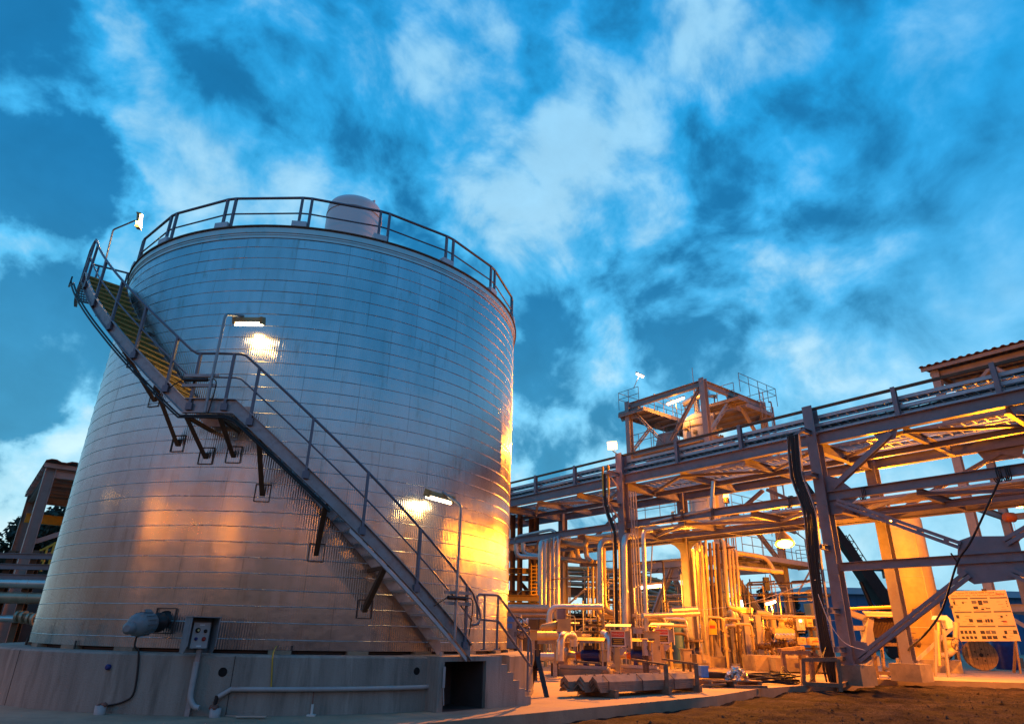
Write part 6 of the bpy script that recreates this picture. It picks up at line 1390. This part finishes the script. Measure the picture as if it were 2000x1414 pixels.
PP('shiny silver pipe bend rising over the first blue pump', [(1094, 1290, 22.2), (1095, 1238, 22.2), (1120, 1240, 23), (1122, 1262, 23)], .125, bend=.4)
PP('shiny silver pipe lying level behind the sawhorse', [(1055, 1282, 22), (1082, 1282, 22)], .12, bend=0)
PP('shiny silver pipe lying level between the first two pumps', [(1160, 1282, 24), (1176, 1282, 24)], .13, bend=0)
PP('shiny silver pipe bend rising over the second blue pump', [(1187, 1290, 23.2), (1188, 1240, 23.2), (1178, 1236, 24)], .11, bend=.3)
for k, (x0, x1, y, Y) in enumerate(((1040, 1086, 1252, 22.5), (1133, 1178, 1251, 24.5))):
    b = MB(); b.ibeam(at(x0, y, Y), at(x1, y, Y), .16, .14); 
    for x in (x0+2, x1-2): q = at(x, y, Y); b.bar(V((q.x, q.y, 0)), q, .12, .12, ex_)
    tag(b.build('pipe_stand', 'galvanised'), 'pale steel pipe stand %s' % ('beside the sawhorse', 'between the first two pumps')[k], 'stand')
b = MB(); q = at(1054, 1228, 22); b.lathe(q, (1, 0, .25), [(0, .02), (.1, .12), (.55, .12), (.6, .05)], 14); b.box(q+V((.75, 0, .12)), (.42, .4, .36)); tag(b.build('valve_actuator', 'cream paint'), 'cream valve actuator with a tapered end above the level cream pipe', 'actuator')
b = MB(); q = at(1113, 1238, 27); 
# numbered dark column of the pump shelter
b = MB(); q = at(1097, 1250, 24.6); b.ibeam(V((q.x, q.y, 0)), at(1096, 1188, 24.6), .3, .3, ex_); tag(b.build('steel_column', 'steel paint'), 'short dark steel column beside the number tag', 'column')
q = at(1112, 1227, rk(17.6, WR, 0).y-.3); b = MB(); b.box(q, (.36, .02, .3)); nt_ = b.build('number_tag', 'lamplit paper', None, 'small number tag on the orange-lit rear rack column near the tank', 'sign'); text('tag_text', '31', 'print dark', q-ey_*.013, ex_, Zup, .22, nt_)
# --- dense pipework of the tower foot
for k, (x, y0, y1, Y, r_) in enumerate(((1352, 1072, 1240, 33, .13), (1361, 1060, 1245, 33.5, .07), (1369, 1065, 1235, 33, .11), (1378, 1055, 1262, 33.5, .07), (1386, 1060, 1262, 34, .09), (1393, 1058, 1250, 34, .06), (1401, 1062, 1275, 34.5, .10))):
    b = MB(); b.tube([at(x, y0, Y), V((*at(x+.055*(y1-y0), y1, Y).xy, .2))], r_, 8); tag(b.build('pipe', ('silver cladding', 'cream paint', 'dull cladding', 'cream paint', 'brown steel', 'cream paint', 'brown steel')[k]), '%s upright from the left in the dense pipe cluster before the tower' % ('first', 'second', 'third', 'fourth', 'fifth', 'sixth', 'seventh')[k], 'pipe', 'upright pipes before the tower')
b = MB(); q = V((*at(1384, 1290, 33.5).xy, 0)); b.box(q+Zup*.22, (1.7, 1.3, .45)); tag(b.build('concrete_footing', 'footing concrete'), 'concrete block under the dense pipe cluster before the tower', 'footing')
b = MB(); b.ibeam(V((*at(1390, 1290, 33.8).xy, .4)), at(1366, 1058, 33.8), .36, .4, RN); 
for s_ in (-1, 1): b.prism([V((*at(1390, 1290, 33.8).xy, .45))+ex_*s_*.2, V((*at(1390, 1290, 33.8).xy, .45))+ex_*s_*.6, V((*at(1390, 1290, 33.8).xy, 1.3))+ex_*s_*.2], ey_*.04)
tag(b.build('pipe_column', 'tower paint'), 'steel column with flared foot carrying the dense pipe cluster', 'column')
for k, (x, r_) in enumerate(((1412, .10), (1421, .075), (1428, .07), (1436, .07))):
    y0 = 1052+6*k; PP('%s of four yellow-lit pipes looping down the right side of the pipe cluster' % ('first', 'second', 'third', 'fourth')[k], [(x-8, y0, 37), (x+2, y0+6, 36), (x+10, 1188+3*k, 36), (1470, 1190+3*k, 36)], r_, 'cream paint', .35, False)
PP('yellow-lit pipe on the platform edge bending down at its left end', [(1420, 1235, 38), (1412, 1105, 38), (1530, 1117, 37)], .12, 'cream paint', .4, False)
PP('upper yellow-lit pipe along the tower platform', [(1402, 1073, 38), (1496, 1088, 38), (1515, 1120, 38)], .12, 'cream paint', .4, False)
for k, (x, y0, y1) in enumerate(((1432, 1196, 1268), (1438, 1198, 1240), (1452, 1200, 1290), (1462, 1205, 1285), (1478, 1215, 1290))):
    PP('%s of the short lit uprights right of the tower column foot' % ('first', 'second', 'third', 'fourth', 'fifth')[k], [(x-8, y0, 36), (x, y0+1, 35.5), (x+4, y1, 35.5)], .13-.01*k, 'cream paint' if k != 4 else 'dull cladding', .35, False)
for k, x in enumerate((1455, 1478)):
    b = MB(); q = V((*at(x+10, 1297, 33).xy, 0)); b.ibeam(q, at(x, 1200, 33), .26, .26, ey_); b.box(q+Zup*.1, (.7, .7, .2)); tag(b.build('pipe_support', 'tower paint'), '%s stout support post in the lit pipework right of the tower foot' % ('left', 'right')[k], 'post')
PP('bright level pipe with a drop end over the manifold', [(1478, 1197, 34), (1508, 1199, 34), (1512, 1235, 34), (1495, 1238, 34)], .14, 'cream paint', .35, False)
PP('long level rail pipe above the switch boxes', [(1490, 1203, 33), (1604, 1205, 30)], .06, 'cream paint', 0, False)
PP('lower level rail pipe above the switch boxes', [(1490, 1207, 33), (1604, 1209, 30)], .05, 'cream paint', 0, False)
PP('pale pipe lying level under the strip lamp on the left', [(1255, 1202, 27), (1365, 1198, 28)], .10, 'silver cladding', 0)
PP('silver hood pipe over the orange-lit cabinet', [(1310, 1193, 27.5), (1360, 1190, 28)], .13, 'silver cladding', 0)
PP('pale level pipe ending in a drop right of the strip lamp', [(1235, 1203, 29), (1297, 1203, 29), (1301, 1245, 29)], .09, 'dull cladding', .3, False)
for k in range(6): c = at(1518+7*k, 1242, 30.5); b = MB(); b.lathe(c, (-.2, -1, 0), [(-.4, .05), (-.05, .07), (.0, .12), (.05, .12), (.08, .08)], 14); tag(b.build('round_gauge', 'silver cladding'), '%s of six round silver gauges in a row on the manifold' % ('first', 'second', 'third', 'fourth', 'fifth', 'sixth')[k], 'gauge', 'round gauges on the manifold')
b = MB(); p = at(1532, 1232, 30.8); b.box(p, (.95, .3, .22)); tag(b.build('manifold_box', 'cream paint'), 'long cream box above the row of round gauges', 'box')
for k, (x, y) in enumerate(((1527, 1222), (1538, 1212), (1547, 1217), (1520, 1258), (1534, 1262), (1546, 1258), (1500, 1240), (1490, 1262))):
    valve(at(x, y, 31.2+.2*(k % 3)), ex_ if k % 2 else Zup, .11, 'cream paint' if k < 3 else 'brown steel', 'brown steel', '%s of the small valves crowded round the manifold, counted from the top' % ('first', 'second', 'third', 'fourth', 'fifth', 'sixth', 'seventh', 'eighth')[k], -ey_ if k % 2 else ex_)
def ebox(a, c, Y, label, m='cream paint', red=False, marks=()):
    p, q = at(a[0], a[1], Y), at(c[0], c[1], Y); w_, h_ = abs(q.x-p.x), abs(p.z-q.z); c_ = (p+q)/2; b = MB(); b.box(c_, (w_, .25, h_)); b.box(c_-ey_*.13, (w_*.94, .02, h_*.94)); o = b.build('switch_box', m, None, label, 'switch box', 'switch boxes left of the black cables')
    if red: b = MB(); b.box(c_-ey_*.143-Zup*h_*.02, (w_*.6, .004, h_*.14)); b.build('red_label', 'print red', o)
    for dx, dz, s_ in marks: b = MB(); b.box(c_-ey_*.143+ex_*w_*dx+Zup*h_*dz, (w_*s_, .004, h_*.07)); b.build('mark', 'print dark', o)
    return o
Ye = 28.2
ebox((1556, 1208), (1571, 1231), Ye, 'tall grey switch box with a small yellow lamp, first in the upper row', 'grey enclosure', False, ((-.25, .1, .12), (0, .1, .12), (.25, .1, .12), (-.2, -.3, .1)))
ebox((1572, 1208), (1586, 1224), Ye, 'cream switch box with a red label in the middle of the upper row', 'cream paint', True, ((.1, -.25, .3),))
ebox((1587, 1208), (1600, 1222), Ye, 'dark blue switch box at the right of the upper row', 'motor blue', False, ())
ebox((1559, 1244), (1573, 1259), Ye, 'plain cream switch box at the left of the lower row', 'cream paint', False, ((0, .15, .3), (-.2, -.25, .2)))
ebox((1577, 1244), (1605, 1260), Ye, 'wide cream switch box with a red label in the lower row', 'cream paint', True, ((-.3, -.2, .12), (0, .2, .2)))
b = MB(); c = at(1563, 1212, Ye-.16); b.lathe(c, -ey_, [(0, .05), (.05, .05), (.07, .02)], 12); tag(b.build('pilot_lamp', 'sodium glow'), 'tiny glowing yellow pilot lamp on the tall grey switch box', 'lamp')
fr = thing('switch_rack', 'steel frame carrying the switch boxes left of the black cables', 'frame', V((*at(1580, 1295, Ye+.3).xy, 0)))
for x in (1552, 1580, 1604): q = at(x, 1206, Ye+.3); b = MB(); b.bar(V((q.x, q.y, 0)), q, .1, .1, ex_); b.build('upright', 'brown steel', fr)
for y in (1212, 1228, 1250, 1266): b = MB(); b.bar(at(1550, y, Ye+.24), at(1606, y, Ye+.24), .06, .08); b.build('cross_rail', 'brown steel', fr)
b = MB(); b.box(V((*at(1530, 1290, 30.5).xy, .3)), (3.0, 1.6, .6)); b.box(V((*at(1565, 1290, 29.5).xy, .3)), (2.6, 1.2, .5)); tag(b.build('concrete_plinth', 'footing concrete'), 'low concrete plinth under the manifold and switch boxes', 'plinth')
b = MB(); c = at(1392, 1226, 32.2); b.prism([c+V((-.12, 0, .3)), c+V((.08, 0, .33)), c+V((.2, 0, .2)), c+V((.18, 0, -.28)), c+V((-.2, 0, -.28)), c+V((-.16, 0, .15))], ey_*.06); wt = b.build('warning_tag', 'yellow paint', None, 'small yellow warning tag with a red field on the pipe cluster', 'sign'); b = MB(); b.box(c-ey_*.006+Zup*.05, (.26, .01, .13)); b.build('red_field', 'print red', wt)
b = MB(); q = at(1320, 1240, 31); b.lathe(V((q.x, q.y, .2)), (0, 0, 1), [(0, .35), (1.5, .35), (1.65, .2), (1.9, .1)], 16); tag(b.build('blue_cylinder', 'warehouse blue'), 'upright pale blue cylinder behind the right danger sign', 'cylinder')
b = MB(); c = gnd(1338, 1300)
for k in range(5): b.tube([c+V((cos(a)*(.9-.05*k), sin(a)*.4, .10+.05*k+.25*max(0, sin(a)))) for a in [2*PI*i/24 for i in range(24)]], .03, 6, closed=True)
tag(b.build('hose_coil', 'brown steel'), 'coiled brown hose lying right of the second danger sign', 'hose')
cabinet((1334, 1268), (1352, 1292), 28, .5, 'low cream skid box before the pipe cluster', 'cream paint', 'skid_box', True, 'box')
# strip lamps among the pipes
strip('s', 'long white-hot strip lamp hanging left of the inverted brace of the tower', at(1250, 1147, 31), at(1291, 1143, 31), 2600, SOD2, post=at(1274, 1065, 31.5))
strip('s', 'tilted white strip lamp under the tower platform near the hanging block', at(1496, 1179, 35), at(1514, 1174, 35), 2200, SOD2, post=at(1512, 1205, 35), aim=(-.3, -.6, -1))
strip('s', 'small upright white lamp on a bracket right of the tower column', at(1447, 1172, 36), at(1449, 1184, 36), 400, SOD2, aim=(-.3, -.8, -.5))
# hook block hanging under the platform
b = MB(); hk = at(1497, 1140, 38); b.box(hk, (.28, .25, .7)); b.tube([hk+Zup*.3, hk+Zup*2.6], .015, 5); b.tube([hk-Zup*.3, hk-Zup*1.3+ex_*.15], .012, 4); b.tube([hk-Zup*.3, hk-Zup*1.3-ex_*.15], .012, 4); tag(b.build('hook_block', 'black steel'), 'black hook block hanging on thin ropes under the tower platform', 'hook')
b = MB(); q = at(1494, 1196, 37); b.lathe(q-ey_*.3, (.2, -1, 0), [(0, .18), (.05, .22), (.5, .22), (.6, .1)], 14); tag(b.build('small_motor', 'motor blue'), 'small blue motor seen behind the tilted strip lamp', 'motor')
# street lamp far right of the tower
b = MB(); p = at(1592, 1180, 52); b.tube([V((p.x, p.y, 0)), at(1572, 1053, 52), at(1555, 1040, 52)], .06, 7); o = b.build('street_lamp', 'galvanised', None, 'thin unlit lamp post beyond the tower, left of the black cables', 'lamp post'); b = MB(); b.lathe(at(1555, 1040, 52), (-1, 0, .3), [(0, .1), (.1, .16), (.6, .12), (.65, .04)], 10); b.build('lamp_head', 'grey enclosure', o)
b = MB(); q = at(1588, 1190, 46); b.bar(V((q.x, q.y, 0)), at(1584, 1178, 46), 1.0, .6, ex_); b.lathe(at(1586, 1172, 46), (0, 0, 1), [(0, .3), (.5, .25), (.6, .4), (.7, .1)], 12); tag(b.build('lit_stack', 'cream paint'), 'orange-lit stub stack before the left corner of the warehouse', 'stack')
# low pipe rack far behind, between tank and tower
fr2 = thing('far_pipe_rack', 'long low pipe rack with stacked orange-lit pipes far behind the columns', 'pipe rack', V((*at(1180, 1240, 56).xy, 0)))
for k, py in enumerate((1112, 1121, 1131, 1142, 1153, 1164)):
    for j in range(2): b = MB(); b.tube([at(1040, py-6+1.5*j, 55+1.3*j), at(1215+4*k, py+2+1.5*j, 57+1.3*j), at(1345, py+38-2*k, 60+1.3*j)], .17-.03*j, 8); b.build('pipe', 'dull cladding' if k % 2 else 'cream paint', fr2)
for k, px in enumerate((1060, 1100, 1140, 1185, 1230, 1280, 1330)):
    q = at(px, 1115+max(0, px-1215)*.3, 56+k*.6); b = MB(); b.ibeam(V((q.x, q.y, 0)), q+Zup*.3, .3, .3, ex_)
    b.build('post', 'brown steel', fr2)
    for z_ in (.75, .5, .28): c = b = MB(); b.ibeam(V((q.x, q.y-.3, q.z*z_)), V((q.x, q.y+2.6, q.z*z_)), .2, .2); b.build('cross_bar', 'brown steel', fr2)
b = MB(); b.ibeam(at(1085, 1152, 50), at(1215, 1160, 50), .3, .5); tag(b.build('crash_beam', 'brown steel'), 'deep brown beam crossing behind the smaller bell lamp', 'beam')
# scaffold-like low pipe tiers behind the inverted brace
for k in range(8):
    y = 1164+6.2*k; b = MB(); b.tube([at(1232, y-2, 46), at(1345, y+3, 45)], .07+.03*(k % 3 == 0), 7); tag(b.build('pipe', 'cream paint' if k % 2 else 'dull cladding'), '%s from the top of the level pipes behind the inverted tower brace' % ('first', 'second', 'third', 'fourth', 'fifth', 'sixth', 'seventh', 'eighth')[k], 'pipe', 'level pipes behind the tower brace')
for k, x in enumerate((1240, 1262, 1284, 1306, 1328)):
    q = at(x, 1160, 46.2); b = MB(); b.bar(V((q.x, q.y, 0)), q, .12, .12, ex_); tag(b.build('rack_post', 'cream paint'), '%s post from the left of the level pipes behind the tower brace' % ('first', 'second', 'third', 'fourth', 'fifth')[k], 'post', 'posts of the level pipes behind the tower brace')
# dark stair tower at the tank edge
dst = thing('ladder_tower', 'dark steel equipment frame with ladders at the tank edge under the rack', 'frame', V((*at(1020, 1240, 38).xy, 0)))
for x in (1000, 1014, 1036, 1046): q = V((*at(x, 1260, 38).xy, 0)); b = MB(); b.ibeam(q, at(x+2, 1005, 38), .34, .3, ex_); b.build('column', 'brown steel', dst)
for y in (1060, 1114, 1128, 1158): b = MB(); b.ibeam(at(990, y, 38), at(1052, y+2, 38), .25, .3); b.build('beam', 'yellow paint' if y == 1114 else 'brown steel', dst)
b = MB(); b.bar(at(1010, 1130, 38.5), at(1040, 1165, 38.5), .2, .2); b.build('stair_flight', 'brown steel', dst)
b = MB()
for k in range(9): b.bar(at(1036, 1105+7*k, 37.7), at(1050, 1105+7*k, 37.7), .05, .05)
b.bar(at(1038, 1100, 37.7), at(1038, 1170, 37.7), .06, .06); b.bar(at(1048, 1100, 37.7), at(1048, 1170, 37.7), .06, .06); b.build('ladder', 'yellow paint', dst)
b = MB(); q = at(1012, 1215, 36); b.box(V((q.x, q.y, 1.2)), (4, 2, 2.4)); b.build('skid', 'dark steel', dst)
# clutter low under the rack: small uprights, tees and flanged stubs
for k in range(34):
    x = rnd.uniform(1048, 1345); Y = rnd.uniform(26, 40); y0 = rnd.uniform(1205, 1245); g_ = V((*at(x, 1290, Y).xy, 0)); t_ = at(x, y0, Y); r_ = rnd.uniform(.04, .10); s_ = rnd.choice((-1, 1))
    b = MB(); b.tube([g_, V((g_.x, g_.y, t_.z)), V((g_.x, g_.y, t_.z))+RN*s_*rnd.uniform(.6, 2.2)+RD*rnd.uniform(-.4, .4)], r_, 7, bend=.25)
    for z_ in (.35, .8): b.lathe(V((g_.x, g_.y, t_.z*z_)), (0, 0, 1), [(-.04, r_*1.9), (.04, r_*1.9)], 10)
    tag(b.build('riser_pipe', rnd.choice(['cream paint', 'dull cladding', 'silver cladding', 'brown steel'])), 'short flanged riser pipe among the pipework low under the rack', 'riser', 'flanged riser pipes low under the rack')
for k in range(26):
    x = rnd.uniform(1400, 1560); Y = rnd.uniform(31, 40); y0 = rnd.uniform(1205, 1262); g_ = V((*at(x, 1290, Y).xy, 0)); t_ = at(x, y0, Y); r_ = rnd.uniform(.035, .09); s_ = rnd.choice((-1, 1))
    b = MB(); b.tube([g_, V((g_.x, g_.y, max(.3, t_.z))), V((g_.x, g_.y, max(.3, t_.z)))+RN*s_*rnd.uniform(.5, 1.6)], r_, 7, bend=.2)
    for z_ in (.4, .75): b.lathe(V((g_.x, g_.y, max(.3, t_.z)*z_)), (0, 0, 1), [(-.04, r_*2), (.04, r_*2)], 10)
    tag(b.build('riser_pipe', rnd.choice(['cream paint', 'dull cladding', 'brown steel', 'brown steel'])), 'short flanged riser pipe among the valves at the tower foot', 'riser', 'flanged riser pipes at the tower foot')
# thin conduits and small-bore lines that fill the plant
r5 = random.Random(11)
def fill(n, x0, x1, ya, yb, Y0, Y1, ms, lb, grp, rr=(.018, .05), down=True):
    for k in range(n):
        x = r5.uniform(x0, x1); Y = r5.uniform(Y0, Y1); y0 = r5.uniform(ya, yb); t_ = at(x, y0, Y); r_ = r5.uniform(*rr); b = MB()
        kind = r5.random()
        if kind < .5: p = [V((t_.x, t_.y, .1)), t_]
        elif kind < .8: p = [V((t_.x, t_.y, .1)), t_, t_+RD*r5.uniform(1, 3)*r5.choice((-1, 1))]
        else: p = [t_-RD*r5.uniform(1, 2.5), t_+RD*r5.uniform(1, 2.5), t_+RD*2.6+Zup*r5.uniform(-1, 1)]
        b.tube(p, r_, 6, bend=.15)
        for i in range(len(p)-1):
            c = p[i].lerp(p[i+1], .6); d = (p[i+1]-p[i]).normalized(); b.lathe(c-d*.03, d, [(0, r_*1.8), (.06, r_*1.8)], 8)
        tag(b.build('small_pipe', r5.choice(ms)), lb, 'pipe', grp)
fill(84, 1045, 1345, 1090, 1225, 30, 44, ['cream paint', 'brown steel', 'dull cladding', 'dark steel', 'galvanised'], 'thin small-bore pipe in the tangle of pipework between tank edge and tower', 'thin pipes between tank and tower')
fill(64, 1395, 1560, 1120, 1235, 34, 46, ['cream paint', 'brown steel', 'dull cladding', 'dark steel'], 'thin small-bore pipe in the tangle of pipework round the tower foot', 'thin pipes round the tower foot')
fill(30, 1350, 1440, 1010, 1120, 36, 44, ['cream paint', 'brown steel', 'dull cladding'], 'thin small-bore pipe rising through the tower middle', 'thin pipes in the tower')
for k, (px, Y, ty, wp) in enumerate(((1030, 84, 1172, 60), (1075, 88, 1180, 60), (1125, 85, 1176, 66), (1170, 90, 1182, 60), (1215, 86, 1174, 60), (1255, 88, 1168, 60))):
    tree('bushy_tree', 'low dark bush-like tree behind the far pipe rack, %s from the left' % ('first', 'second', 'third', 'fourth', 'fifth', 'sixth')[k], px, Y, ty, wp, 'leaf dark', 80+k, nl=900)
shd = thing('dark_backdrop', 'long dark low backdrop added behind the pipework between the tank and the tower', 'backdrop', V((*at(1190, 1240, 62).xy, 0)))  # solid dark mass added to close off open sky behind the pipes
q0, q1 = at(1000, 1200, 62), at(1345, 1207, 62); b = MB(); b.box(((q0.x+q1.x)/2, 63.5, q0.z/2), (q1.x-q0.x, 3, q0.z)); b.build('wall', 'dark steel', shd)
b = MB(); b.box(((q0.x+q1.x)/2, 63.3, q0.z+.12), (q1.x-q0.x+.6, 4, .2)); b.build('roof', 'brown steel', shd)
for k in range(14): b = MB(); b.bar(V((q0.x+(q1.x-q0.x)*(k+.5)/14, 61.95, 0)), V((q0.x+(q1.x-q0.x)*(k+.5)/14, 61.95, q0.z)), .2, .1, ex_); b.build('wall_post', 'brown steel', shd)
# ------------------------------------------------------------------ yard lamps standing out of frame, seen as glints in the cladding
for k, (x, y, h_, pw, lb) in enumerate(((-19, -6, 5.6, 2200, 'sodium yard lamp on a post behind the camera on the left'), (-3, -14, 6.0, 1100, 'sodium yard lamp on a post straight behind the camera'), (17, -2, 5.6, 900, 'sodium yard lamp on a post behind the camera on the right'), (-14, 9.5, 4.2, 1000, 'sodium yard lamp on a post beyond the left photo edge'))):
    q = V((x, y, 0)); o = thing('yard_lamp', lb, 'lamp', q, 0, 'yard lamps'); b = MB(); t_ = V((-5, 12, 0))-q; t_.normalize(); b.tube([q, q+Zup*h_, q+Zup*(h_+.2)+t_*.8], .06, 8, bend=.3); b.build('pole', 'galvanised', o)
    b = MB(); c = q+Zup*(h_+.15)+t_*.9; b.lathe(c, (0, 0, 1), [(0, .24), (.08, .22), (.22, .08)], 16); b.build('head', 'grey enclosure', o); b = MB(); b.lathe(c+Zup*.01, (0, 0, -1), [(0, .2), (.05, .17), (.08, .08)], 16); b.build('glass', 'sodium glow', o)
    lamp_light('yard_light', c-Zup*.2, pw*YARD, SOD, o, r=.16, kind='SPOT' if k == 3 else 'POINT', aim=V((.25, -.1, -1)), spot=rad(112))
